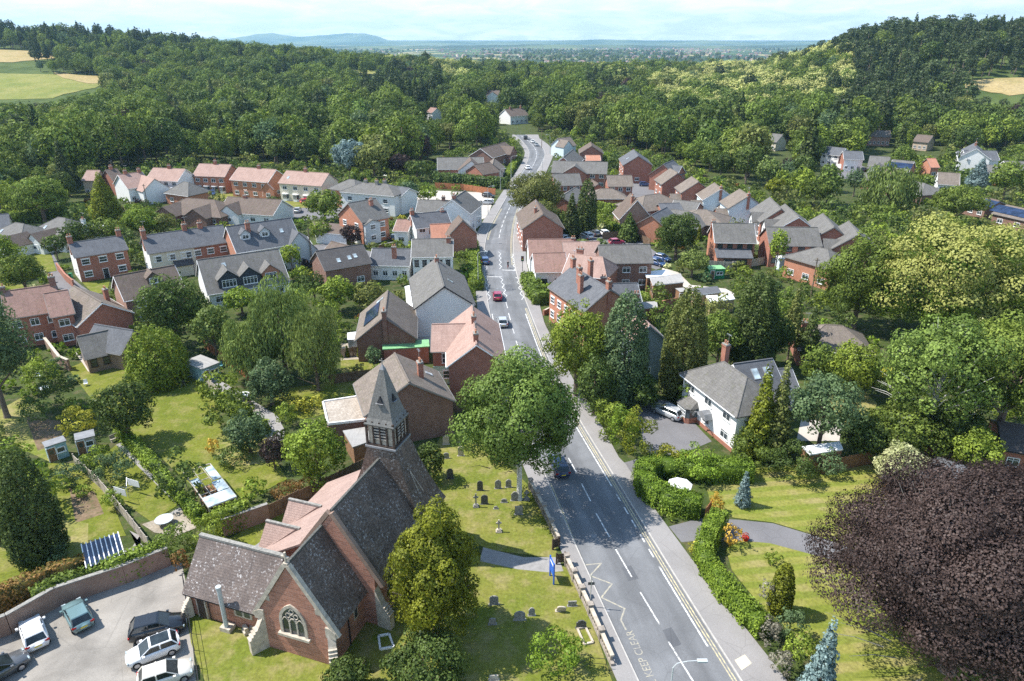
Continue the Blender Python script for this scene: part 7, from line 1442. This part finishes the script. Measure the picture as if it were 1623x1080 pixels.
shed('felt roofed grey green shed at the lawn top', [(312, 590), (342, 578), (322, 556), (298, 572)], 2.3, 'bluegrey' if 0 else 'shed_blue', 'flat_felt'); shed('white plastic store beside the hall gable', [(182, 512), (196, 510), (192, 500), (180, 502)], 2.3, 'sheet_white', 'sheet_white')
shed('green metal shed behind the track', [(1122, 427), (1148, 426), (1145, 421), (1120, 421)], 2.2, 'green_metal', 'green_roof'); shed('small dark shed beyond the terrace gardens', [(1075, 463), (1088, 462), (1086, 456), (1074, 457)], 2.2, 'timber_brown', 'flat_felt')
# pergola with glazed roof
P = [at(x, y, 2.1) for x, y in ((143, 897), (203, 876), (183, 851), (122, 866))]; c_ = sum(P, Vector()) / 4; u = P[1] - P[0]; t_ = thing('glazed_pergola', 'white framed pergola with a blue glazed roof over the lower patio', 'pergola', (c_.x, c_.y, 0), math.atan2(u.y, u.x)); w_, d_ = u.length, (P[3] - P[0]).length
b = MB(); b.box(-w_ / 2, w_ / 2, -d_ / 2, d_ / 2, 2.1, 2.13); b.build('glazing', 'solar', t_)
for k in range(9): x = -w_ / 2 + w_ * k / 8; MB().box(x - .04, x + .04, -d_ / 2 - .1, d_ / 2 + .1, 2.135, 2.23).build('rafter', 'trim_white', t_)
for x in (-w_ / 2, w_ / 2):
    for y in (-d_ / 2, d_ / 2): MB().box(x - .05, x + .05, y - .05, y + .05, 0, 2.09).build('post', 'trim_white', t_)
lawn([(165, 890), (210, 868), (222, 850), (205, 842), (232, 872), (225, 886), (185, 905)], 'path_grey', 'patio')
# derelict greenhouse frame
P = [at(x, y, 2.0) for x, y in ((335, 803), (379, 786), (332, 737), (284, 752))]; c_ = sum(P, Vector()) / 4; u = P[1] - P[0]; t_ = thing('old_greenhouse', 'derelict greenhouse frame with sagging white roof panels', 'greenhouse', (c_.x, c_.y, 0), math.atan2(u.y, u.x)); w_, d_ = u.length, (P[3] - P[0]).length
b = MB()
for k in range(4):
    for s_ in (-1, 1): x = s_ * w_ / 2; y = -d_ / 2 + d_ * k / 3; b.box(x - .04, x + .04, y - .04, y + .04, 0, 2.0)
for s_ in (-1, 1): b.box(s_ * w_ / 2 - .05, s_ * w_ / 2 + .05, -d_ / 2, d_ / 2, 1.95, 2.05); b.box(-w_ / 2, w_ / 2, s_ * d_ / 2 - .05, s_ * d_ / 2 + .05, 1.95, 2.05)
for k in range(1, 6): y = -d_ / 2 + d_ * k / 6; b.box(-w_ / 2, w_ / 2, y - .03, y + .03, 1.97, 2.03)
for x in (-w_ / 6, w_ / 6): b.box(x - .03, x + .03, -d_ / 2, d_ / 2, 1.96, 2.02)
b.build('frame', 'timber_grey', t_)
for (x0, x1, y0, y1, z) in ((-.5, .5, -.5, -.26, 2.06), (.1, .5, -.24, .02, 2.05), (.2, .5, .05, .42, 2.07), (-.5, -.2, .08, .25, 2.0)): MB().box(x0 * w_, x1 * w_, y0 * d_, y1 * d_, z, z + .05).build('roof_panel', 'glass_pale', t_)
for k in range(3): MB().box(-w_ / 2 + .2 + k * .9, -w_ / 2 + .9 + k * .9, -.3 * d_, .2 * d_, .4, .9).build('staging', 'timber_brown', t_)
# rotary dryer
P = at(205, 790); t_ = thing('rotary_dryer', 'rotary washing line with white sheets on the small lawn', 'washing line', P); MB().tube([(0, 0, 0), (0, 0, 1.9)], .03, 8).build('pole', 'galv', t_)
for k in range(4): a = .4 + 1.5708 * k; MB().tube([(0, 0, 1.4), (math.cos(a) * 1.3, math.sin(a) * 1.3, 1.9)], .018, 5).build('arm', 'galv', t_)
for k in range(2): a = .4 + 3.1416 * k; b = MB(); q = [(math.cos(a) * 1.2, math.sin(a) * 1.2), (math.cos(a + 1.57) * 1.2, math.sin(a + 1.57) * 1.2)]; b.solid([(q[0][0], q[0][1], 1.05), (q[1][0], q[1][1], 1.0), (q[1][0], q[1][1], 1.86), (q[0][0], q[0][1], 1.86), (q[0][0] + .03, q[0][1] + .02, 1.05), (q[1][0] + .03, q[1][1] + .02, 1.0), (q[1][0] + .03, q[1][1] + .02, 1.86), (q[0][0] + .03, q[0][1] + .02, 1.86)], [(0, 1, 2, 3), (7, 6, 5, 4), (3, 2, 6, 7), (0, 4, 5, 1), (0, 3, 7, 4), (1, 5, 6, 2)]); b.build('sheet', 'trim_white', t_)
# covered barbecue, red planter, stone remains, tactile odds
P = at(291, 613); t_ = thing('barbecue', 'round covered kettle barbecue alone on the big lawn', 'barbecue', P); MB().tube([(0, 0, .55), (0, 0, .65), (0, 0, .9), (0, 0, 1.02), (0, 0, 1.05)], [.15, .38, .38, .22, .04], 12).build('bowl', 'plastic_black', t_)
for k in range(3): a = 2.1 * k; MB().tube([(math.cos(a) * .15, math.sin(a) * .15, .6), (math.cos(a) * .35, math.sin(a) * .35, 0)], .025, 5).build('leg', 'galv', t_)
P = at(1181, 857); t_ = thing('planter', 'red planter with red flowers beside the golden spirea', 'planter', P); MB().tube([(0, 0, 0), (0, 0, .45)], [.25, .36], 10).build('pot', 'red', t_); pts = rdir(120) * .32 + np.array([0, 0, .6]); link('flowers', leaf_mesh('flowers', pts, pts, np.full(120, .12), RNG.uniform(0, 1, 120), ['leaf_redleaf']), t_)
P = at(395, 1001); t_ = thing('stone_fragment', 'broken carved stone lying on the grass by the vestry', 'stone', P, .7); MB().box(-.5, .5, -.35, .35, 0, .35).box(-.4, -.1, -.3, .3, .352, .7).box(.1, .4, -.3, .3, .352, .6).build('carved_block', 'stone_pale', t_)
def bench(label, px, py, rz=0):
    P = at(px, py); t_ = thing('bench', label, 'bench', P, rz); MB().box(-.75, .75, -.22, .22, .42, .47).build('seat', 'timber_grey', t_); MB().box(-.75, .75, .2, .25, .5, .9).build('backrest', 'timber_grey', t_)
    for x in (-.65, .65): MB().box(x - .04, x + .04, -.2, .22, 0, .42).build('leg', 'timber_grey', t_)
bench('timber bench beside the round pale table', 404, 655, .6); bench('low seat beside the grey roofed shed', 186, 698, .9)
def bin_(label, px, py, mt='green_metal', g=None):
    P = at(px, py); t_ = thing('wheeled_bin', label, 'bin', P, 0, g); MB().box(-.28, .28, -.3, .3, .05, 1.0).build('bin_body', mt, t_); MB().box(-.31, .31, -.34, .33, 1.003, 1.07).build('lid', mt, t_)
bin_('green wheeled bin beside the red brick villa', 113, 441); bin_('black wheeled bin in the brick yard by the hall', 113, 531, 'plastic_black'); bin_('green wheeled bin next to the black one in the yard', 120, 529)
P = at(851, 427); t_ = thing('litter_bin', 'black litter bin on the pavement outside the crossing shop', 'bin', P); MB().tube([(0, 0, .15), (0, 0, 1.1), (0, 0, 1.2)], [.28, .28, .15], 10).build('bin_body', 'plastic_black', t_)
P = at(845, 425); t_ = thing('shop_banner', 'red feather banner outside the crossing shop', 'banner', P); MB().tube([(0, 0, .1), (0, 0, 2.9)], .03, 6).build('pole', 'galv', t_); MB().box(-.55, -.04, -.02, .02, .9, 2.8).build('banner_cloth', 'red', t_)
P = at(1085, 818); t_ = thing('mailbox', 'black lantern post box beside the orange fence', 'post box', P); MB().box(-.04, .04, -.04, .04, 0, 1.3).build('post', 'plastic_black', t_); MB().box(-.16, .16, -.12, .12, 1.302, 1.6).build('box', 'lamp_grey', t_)
for i_, yy in enumerate((47, 61, 78, 96, 124, 150)):
    for s_, xx in ((0, xl(yy) + .2), (1, xr(yy) - .16)):
        o = MB().box(-.14, .14, -.22, .22, 0, .004).build('gully_grate', 'lead', None, loc=(xx, yy + s_ * 3, .0535)); tag(o, 'small iron gully grate against the kerb', 'gully grate', 'gully grates along the main road')
# ---------------------------------------------------------------- people
def person(label, px, py, top='cloth_black', legs='cloth_blue', rz=0, stride=.18, h=1.74, seat=None, loc=None):
    V_ = {}; k = h / 1.74; sh = 0
    J = dict(pel=(0, 0, .95), w=(0, 0, 1.12), ch=(0, 0, 1.32), nk=(0, .0, 1.47), hd=(0, .02, 1.58), ht=(0, .02, 1.70), lsh=(-.18, 0, 1.40), lel=(-.24, .03, 1.13), lha=(-.23, .14, .90), rsh=(.18, 0, 1.40), rel=(.24, -.05, 1.13), rha=(.24, .03, .90),
             lh=(-.09, 0, .90), lk=(-.10, stride * .6, .5), la=(-.10, stride * .2, .09), lt=(-.10, stride * .2 + .15, .04), rh=(.09, 0, .90), rk=(.10, -stride * .3, .5), ra=(.10, -stride - .05, .10), rt=(.10, -stride + .1, .04))
    if seat: J.update(lk=(-.12, .38, .80), la=(-.12, .30, .38), lt=(-.12, .42, .34), rk=(.12, .30, .68), ra=(.12, .12, .30), rt=(.12, .26, .26), lel=(-.22, .28, 1.22), lha=(-.22, .5, 1.08), rel=(.22, .28, 1.22), rha=(.22, .5, 1.08), ch=(0, .12, 1.30), nk=(0, .2, 1.44), hd=(0, .26, 1.54), ht=(0, .27, 1.66), lsh=(-.18, .14, 1.38), rsh=(.18, .14, 1.38))
    R = dict(pel=.15, w=.13, ch=.16, nk=.06, hd=.10, ht=.085, lsh=.075, lel=.05, lha=.04, rsh=.075, rel=.05, rha=.04, lh=.10, lk=.065, la=.045, lt=.04, rh=.10, rk=.065, ra=.045, rt=.04)
    E_ = [('pel', 'w'), ('w', 'ch'), ('ch', 'nk'), ('nk', 'hd'), ('hd', 'ht'), ('ch', 'lsh'), ('lsh', 'lel'), ('lel', 'lha'), ('ch', 'rsh'), ('rsh', 'rel'), ('rel', 'rha'), ('pel', 'lh'), ('lh', 'lk'), ('lk', 'la'), ('la', 'lt'), ('pel', 'rh'), ('rh', 'rk'), ('rk', 'ra'), ('ra', 'rt')]
    names = list(J); me = bpy.data.meshes.new('person'); me.from_pydata([tuple(c * k for c in J[n]) for n in names], [(names.index(a), names.index(b)) for a, b in E_], [])
    o = link('tmp', me); md = o.modifiers.new('s', 'SKIN'); 
    for i, n in enumerate(names): sv = me.skin_vertices[0].data[i]; sv.radius = (R[n], R[n]); sv.use_root = (n == 'pel')
    sb = o.modifiers.new('b', 'SUBSURF'); sb.levels = 1; dg = bpy.context.evaluated_depsgraph_get(); m2 = bpy.data.meshes.new_from_object(o.evaluated_get(dg)); bpy.data.objects.remove(o)
    m2.materials.clear()
    for q in (top, legs, 'skin', 'timber_dark'): m2.materials.append(M[q])
    for p in m2.polygons:
        c = p.center; p.use_smooth = True; p.material_index = 3 if c.z > 1.63 * k else 2 if (c.z > 1.45 * k or (abs(c.x) > .16 and c.z < .96 * k and c.z > .8 * k)) else 1 if c.z < .95 * k else 0
    P = loc or at(px, py); o = link('person', m2, None, (P.x, P.y, P.z + .15), rz); return tag(o, label, 'person', None)
person('pedestrian in dark clothes on the shop side pavement', 825, 378, rz=.2); person('second pedestrian in pale top just ahead on the same pavement', 828.5, 380, 'trim_white', 'cloth_black', rz=.2, h=1.65); person('person in blue trousers standing outside the crossing shop', 831, 449, 'cloth_blue', 'cloth_black', rz=2.5, stride=.02)
P = at(805, 426); P.z = -.1; cy = person('cyclist in black riding away over the crossing', 0, 0, 'cloth_black', 'cloth_black', rz=-.1, seat=True, loc=P)
t_ = thing('bicycle', 'bicycle ridden over the crossing by the cyclist in black', 'bicycle', (P.x, P.y, .05), -.1)
for y in (-.5, .55): b = MB(); b.tube([(0, y + .33 * math.cos(6.283 * k / 16), .34 + .33 * math.sin(6.283 * k / 16)) for k in range(17)], .02, 5, cap=False); b.build('wheel', 'tyre', t_)
b = MB(); b.tube([(0, -.5, .34), (0, -.15, .85), (0, .4, .88), (0, .55, .34)], .02, 5); b.tube([(0, -.15, .85), (0, .05, .3), (0, .4, .88)], .02, 5); b.tube([(0, -.5, .34), (0, .05, .3)], .015, 5); b.build('frame', 'red', t_); MB().box(-.07, .07, -.3, -.05, .9, .95).build('saddle', 'plastic_black', t_); MB().tube([(-.25, .4, 1.02), (.25, .4, 1.02)], .015, 5).build('handlebar', 'plastic_black', t_)
# ---------------------------------------------------------------- woodland
BL = [(-300, 352), (0, 345), (120, 340), (148, 300), (165, 272), (250, 262), (380, 258), (530, 268), (560, 272), (650, 280), (680, 262), (700, 246), (770, 236), (800, 220), (822, 212), (860, 212), (905, 212), (955, 228), (1000, 236), (1050, 250), (1090, 262), (1130, 282), (1180, 296), (1240, 318), (1300, 335), (1370, 352), (1420, 300), (1440, 265), (1600, 240), (1700, 235), (2100, 230)]
BLx, BLy = [p[0] for p in BL], [p[1] for p in BL]
PRO = []
def proto(mt, kind, r, h, leaf, z0f=.15, k=1.25, nl=None):
    P, nr, s, v, st = crown(kind, r, h * z0f, h, leaf, k, nl); tb = trunk_mb(r, h * z0f, h, .3, 0)
    PRO.append((leaf_mesh('woodland_tree', P, nr, s, v, ['leaf_' + mt, 'bark'], (tb.v, tb.f, [1] * len(tb.f)), stretch=st), r, h, mt, kind)); return len(PRO) - 1
K_OAK = [proto('oak', 'oak', 6.8, 14.5, .62), proto('oak', 'oak', 5.2, 12.5, .62), proto('oak', 'round', 6.0, 15, .62)]
K_DARK = [proto('dark', 'oak', 6.4, 14.5, .62), proto('dark', 'round', 5.4, 14, .62)]
K_LIME = [proto('lime', 'oak', 4.6, 11.5, .62)]; K_OLIVE = [proto('olive', 'oak', 5.2, 13, .62), proto('birch', 'birch', 4.4, 13, .75)]
K_CON = [proto('pine', 'spruce', 3.4, 17, .7), proto('cypress', 'cone', 3.0, 16, .7), proto('pine', 'oak', 4.2, 17, .75, .3)]
K_PINE = [proto('pine', 'pine', 4.2, 16, .7, .4), proto('pine', 'oak', 4.0, 15, .75, .35), proto('pine', 'spruce', 3.4, 16, .7, .2)]
K_BLOOM = [proto('chestnut', 'bloom', 6.0, 13, .62, .1, 1.3, 44), proto('chestnut', 'oak', 5.6, 13, .62)]; K_COP = [proto('copper', 'oak', 4.6, 12, .62)]; K_BLUE = [proto('bluegreen', 'oak', 4.6, 13, .62)]; K_GREY = [proto('willow', 'oak', 4.8, 12, .62)]
Z_BLOOM = [[(1030, 140), (1100, 112), (1200, 92), (1300, 80), (1350, 92), (1345, 150), (1330, 172), (1250, 186), (1170, 192), (1090, 192), (1045, 175)], [(575, 72), (640, 72), (700, 88), (760, 92), (760, 112), (690, 112), (600, 100)], [(905, 100), (1020, 104), (1020, 130), (920, 130)], [(700, 120), (750, 118), (760, 145), (700, 150)]]
Z_PINE = [[(1150, 20), (1700, 20), (1700, 190), (1490, 190), (1480, 205), (1350, 205), (1330, 180), (1350, 100), (1150, 112)]]
Z_CON = [[(-60, 20), (330, 20), (330, 80), (220, 100), (-60, 80)], [(560, 120), (700, 120), (700, 200), (600, 210)], [(930, 110), (1010, 110), (1010, 160), (930, 160)]]
def covers(px, yt, yb, rp, Yd):
    for (a, b, c, d, hy) in PROT:
        if Yd < hy - 1:
            w_, h_ = (c - a) * .06, (d - b) * .10
            if px + rp * .8 > a + w_ and px - rp * .8 < c - w_ and yt < d - h_ and yb > b + h_: return True
    return False
def in_foot(x, y, m):
    for f in FOOT:
        dx, dy = x - f[0], y - f[1]
        if abs(dx) > f[2] + m + 2 or abs(dy) > f[2] + m + 2: continue
        c, s = math.cos(-f[3]), math.sin(-f[3]); u, v = dx * c - dy * s, dx * s + dy * c
        if abs(u) < f[4] + m and abs(v) < f[5] + m: return True
    return False
ROADX = lambda y: (xl(y) + xr(y)) / 2
def pick(px, py):
    q = RNG.random()
    for z in Z_BLOOM:
        if inpoly(px, py, z) and q < .52: return K_BLOOM[0] if RNG.random() < .8 else K_BLOOM[1]
    for z in Z_PINE:
        if inpoly(px, py, z) and q < .93: return K_PINE[RNG.integers(len(K_PINE))]
    for z in Z_CON:
        if inpoly(px, py, z) and q < .5: return K_CON[RNG.integers(len(K_CON))]
    q = RNG.random()
    for lim, ks in ((.34, K_OAK), (.60, K_DARK), (.72, K_LIME), (.84, K_OLIVE), (.90, K_CON), (.915, K_COP), (.95, K_BLUE), (1.1, K_GREY)):
        if q < lim: return ks[RNG.integers(len(ks))]
INS = []
def scatter(y0, y1, cell, scl=1.0, mask=None):
    for gy in np.arange(y0, y1, cell):
        hw = gy * .80 + 60
        for gx in np.arange(-hw, hw, cell):
            x, y = gx + RNG.uniform(-.42, .42) * cell, gy + RNG.uniform(-.42, .42) * cell; z = float(terr(x, y)); px, py = proj(x, y, z)
            if px < -60 or px > 1690: continue
            if y < 470 and py > np.interp(px, BLx, BLy): continue
            if y < 395 and abs(x - ROADX(y)) < 8.5: continue
            if mask and not mask(x, y): continue
            s = (.62 + .9 * RNG.random() ** 1.6) * scl
            if any(inpoly(px, py, f) for f, _ in FIELDS): continue
            k = pick(px, py - 12); r, h_ = PRO[k][1] * s, PRO[k][2] * s; pt = proj(x, y, z + h_)[1]; rp = r / ((y * CP + (H - z) * SP) / F)
            bad = False
            for f, _ in FIELDS:
                for tz in (.45, .75, 1.0):
                    for dxp in (-.7, 0, .7):
                        if inpoly(px + dxp * rp, py + (pt - py) * tz, f): bad = True
            if bad: continue
            if y < 700 and (in_foot(x, y, r * .55) or covers(px, pt, py - (py - pt) * .2, rp, y)): continue
            INS.append((x, y, z, k, s, px, py))
scatter(150, 480, 7.8); scatter(480, 800, 9.2, 1.05); scatter(800, 1150, 12, 1.15); scatter(1150, 1700, 19, 1.1, lambda x, y: math.sin(x / 130 + 1) + math.sin(y / 97 + x / 260) > -.6)
scatter(1700, 2600, 30, .95, lambda x, y: math.sin(x / 170 + 2) + math.sin(y / 110 + x / 300) > .1); scatter(2600, 5200, 46, 1.05, lambda x, y: math.sin(x / 260) + math.sin(y / 150 + x / 400) > .25)
INS.sort(key=lambda t: t[1] + (0 if 0 < t[5] < 1623 else 2000))
LBL = {'oak': 'mid green broadleaf tree', 'dark': 'dark green broadleaf tree', 'lime': 'bright green broadleaf tree', 'olive': 'olive green broadleaf tree', 'birch': 'loose pale birch like tree', 'pine': 'dark pine', 'cypress': 'dark pointed conifer', 'chestnut': 'chestnut in cream flower', 'copper': 'dark copper leaved tree', 'bluegreen': 'blue green broadleaf tree', 'willow': 'grey green broadleaf tree'}
def zone(px, py):
    if px < 700: return 'in the wood behind the pink roofed houses' if px > 150 else 'in the wood beyond the hillside bungalows'
    if px < 1000: return 'in the wood at the end of the main road'
    if px < 1330: return 'in the wood behind the brick estate houses'
    return 'among the houses of the east estate'
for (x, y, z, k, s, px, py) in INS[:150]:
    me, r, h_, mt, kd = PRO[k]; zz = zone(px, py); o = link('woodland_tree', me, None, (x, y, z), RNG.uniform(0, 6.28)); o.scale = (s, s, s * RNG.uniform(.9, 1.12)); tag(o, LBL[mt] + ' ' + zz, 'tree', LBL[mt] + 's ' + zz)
REST = INS[150:]
def instancer(name, pts, meshes, label, cat):
    me = bpy.data.meshes.new(name); n = len(pts); me.vertices.add(n); me.vertices.foreach_set('co', np.array([p[:3] for p in pts], np.float32).ravel())
    a = me.attributes.new('variant', 'INT', 'POINT'); a.data.foreach_set('value', np.array([p[3] for p in pts], np.int32))
    a = me.attributes.new('size', 'FLOAT', 'POINT'); a.data.foreach_set('value', np.array([p[4] for p in pts], np.float32))
    a = me.attributes.new('turn', 'FLOAT', 'POINT'); a.data.foreach_set('value', RNG.uniform(0, 6.28, n).astype(np.float32))
    o = link(name, me); o['kind'] = 'stuff'; tag(o, label, cat)
    ng = bpy.data.node_groups.new(name + '_nodes', 'GeometryNodeTree'); ng.interface.new_socket('Geometry', in_out='INPUT', socket_type='NodeSocketGeometry'); ng.interface.new_socket('Geometry', in_out='OUTPUT', socket_type='NodeSocketGeometry')
    gi, go = ng.nodes.new('NodeGroupInput'), ng.nodes.new('NodeGroupOutput'); jn = ng.nodes.new('GeometryNodeJoinGeometry')
    def attr(nm, ty): q = ng.nodes.new('GeometryNodeInputNamedAttribute'); q.data_type = ty; q.inputs[0].default_value = nm; return q.outputs[0]
    va, sa, ta = attr('variant', 'INT'), attr('size', 'FLOAT'), attr('turn', 'FLOAT'); cx = ng.nodes.new('ShaderNodeCombineXYZ'); ng.links.new(ta, cx.inputs[2])
    for i, m_ in meshes:
        ob = bpy.data.objects.get('src_%s_%d' % (name, i)) or bpy.data.objects.new('src_%s_%d' % (name, i), m_)
        oi = ng.nodes.new('GeometryNodeObjectInfo'); oi.inputs[0].default_value = ob; oi.inputs['As Instance'].default_value = True
        cp_ = ng.nodes.new('FunctionNodeCompare'); cp_.data_type = 'INT'; cp_.operation = 'EQUAL'; ng.links.new(va, cp_.inputs[2]); cp_.inputs[3].default_value = i
        ip = ng.nodes.new('GeometryNodeInstanceOnPoints'); ng.links.new(gi.outputs[0], ip.inputs['Points']); ng.links.new(cp_.outputs[0], ip.inputs['Selection']); ng.links.new(oi.outputs['Geometry'], ip.inputs['Instance']); ng.links.new(cx.outputs[0], ip.inputs['Rotation']); ng.links.new(sa, ip.inputs['Scale'])
        ng.links.new(ip.outputs[0], jn.inputs[0])
    ng.links.new(jn.outputs[0], go.inputs[0]); md = o.modifiers.new('scatter', 'NODES'); md.node_group = ng; return o
used = sorted(set(p[3] for p in REST)); instancer('woodland', REST, [(i, PRO[i][0]) for i in used], 'continuous mixed woodland covering the slopes and the valley beyond the village', 'woodland')
print('FOREST', len(INS))
# far roofs of the town on the plain
b = MB(); nh = 0
for i in range(1300):
    y = RNG.uniform(1900, 6500); x = RNG.normal(.12, .10) * y * 1.0 if i % 3 else RNG.uniform(-.5, .4) * y
    if math.sin(x / 260) + math.sin(y / 150 + x / 400) > .5: continue
    L_, W_, hh_ = RNG.uniform(8, 20), RNG.uniform(7, 10), RNG.uniform(4, 6); M4 = Matrix.Translation((x, y, float(terr(x, y)))) @ Matrix.Rotation(RNG.uniform(0, 3.1), 4, 'Z'); mi = int(RNG.integers(0, 3)); b.box(-L_ / 2, L_ / 2, -W_ / 2, W_ / 2, -1, hh_, mi, M4); b.xprism([(-W_ / 2 - .3, hh_ + .02), (W_ / 2 + .3, hh_ + .02), (0, hh_ + 3)], -L_ / 2 - .3, L_ / 2 + .3, 3 + mi % 2, M4)
o = b.build('distant_town', ['cream', 'brick_orange', 'buff', 'r_red', 'r_grey']); o['kind'] = 'stuff'; tag(o, 'town of pale and red houses spread over the far plain', 'town')
# ---------------------------------------------------------------- garden planting between the houses
SHM = [('privet', 1.3, 1.7), ('lime', 1.6, 2.2), ('oak', 1.7, 2.4), ('dark', 1.4, 2.0), ('olive', 1.4, 2.0), ('yellow', 1.0, 1.3), ('bluegreen', 1.3, 1.8), ('rust', .9, 1.1), ('creamy', 1.0, 1.2), ('copper', 1.1, 1.6), ('oak', 2.8, 5.0), ('lime', 2.7, 5.2), ('dark', 2.6, 5.4), ('olive', 2.8, 5.4)]
WTS = np.array([3, 3, 3, 2.6, 1.5, .6, 1, .35, .35, .35, 3.2, 2, 2.4, 1.5]); WTS /= WTS.sum()
SNM = ['fresh green', 'bright green', 'mid green', 'dark green', 'olive green', 'yellow', 'blue green', 'rust tinted', 'cream variegated', 'purple leaved', 'tall mid green', 'tall bright green', 'tall dark green', 'tall olive']
cand = []
for gy in np.arange(62, 372, 3.4):
    for gx in np.arange(-gy * .76 - 20, gy * .76 + 20, 3.4):
        x, y = gx + RNG.uniform(-1.6, 1.6), gy + RNG.uniform(-1.6, 1.6); px, py = proj(x, y)
        if px < -30 or px > 1650 or py > 900 or (py < np.interp(px, BLx, BLy) and y < 380): continue
        if Y0 < y < Y1 and LO(y) - 1.6 < x < RO(y) + 1.6: continue
        i = RNG.choice(len(SHM), p=WTS); mt, r, h_ = SHM[i]; s = RNG.uniform(.7, 1.25)
        if px > 1240 and py < 560 and RNG.random() < .5: i = 10 + int(RNG.integers(0, 4)); mt, r, h_ = SHM[i]; s = RNG.uniform(.9, 1.5)
        if any(inpoly(x, y, q) for q in SHEETS) or in_foot(x, y, r * s * .75): continue
        rp = r * s / (y * CP + H * SP) * F; pt = proj(x, y, h_ * s)[1]
        if covers(px, pt, py, rp, y) and (RNG.random() < .93 or i > 9): continue
        cand.append((x, y, i, s, px, py)); FOOT.append((x, y, r * s * .6, 0, r * s * .6, r * s * .6))
RNG.shuffle(cand); cand.sort(key=lambda c_: -SHM[int(c_[2])][2] * c_[3] / c_[1])
print('SHRUBS', len(cand))
def szone(px, py):
    a = 'west' if px < 780 else 'east'; return ('in the ' + a + ' side gardens nearest the church' if py > 520 else 'among the houses on the ' + a + ' side of the road' if py > 330 else 'in the far ' + a + ' side gardens')
for c_ in cand[:285]:
    x, y, i, s, px, py = c_; i = int(i); mt, r, h_ = SHM[i]; lf = .3 if y < 130 else .45 if y < 220 else .65
    o = link('garden_shrub' if i < 10 else 'garden_tree', shrub_mesh(mt, r, h_, lf, i), None, (x, y, 0), RNG.uniform(0, 6)); o.scale = (s, s, s * RNG.uniform(.85, 1.15)); zz = szone(px, py); tag(o, SNM[i] + (' shrub ' if i < 10 else ' bushy tree ') + zz, 'shrub' if i < 10 else 'tree', SNM[i] + ' planting ' + zz)
rest = [(c_[0], c_[1], 0.0, int(c_[2]), c_[3]) for c_ in cand[285:]]
if rest: instancer('undergrowth', rest, [(i, shrub_mesh(*SHM[i], .5, i)) for i in sorted(set(p[3] for p in rest))], 'mixed garden bushes and undergrowth filling the gaps between houses and gardens', 'undergrowth')
# ---------------------------------------------------------------- haze
m, N = mat('haze_mat'); vp = N.n('ShaderNodeVolumePrincipled', {'Color': (.42, .70, 1.0, 1), 'Density': 7e-5, 'Anisotropy': .2}); N.n('ShaderNodeOutputMaterial', {'Volume': vp.outputs[0]})
o = MB().box(-16000, 16000, -900, 14600, -60, 420).build('haze', 'haze_mat'); o['kind'] = 'stuff'; tag(o, 'thin blue summer haze over the far plain and hills', 'haze')
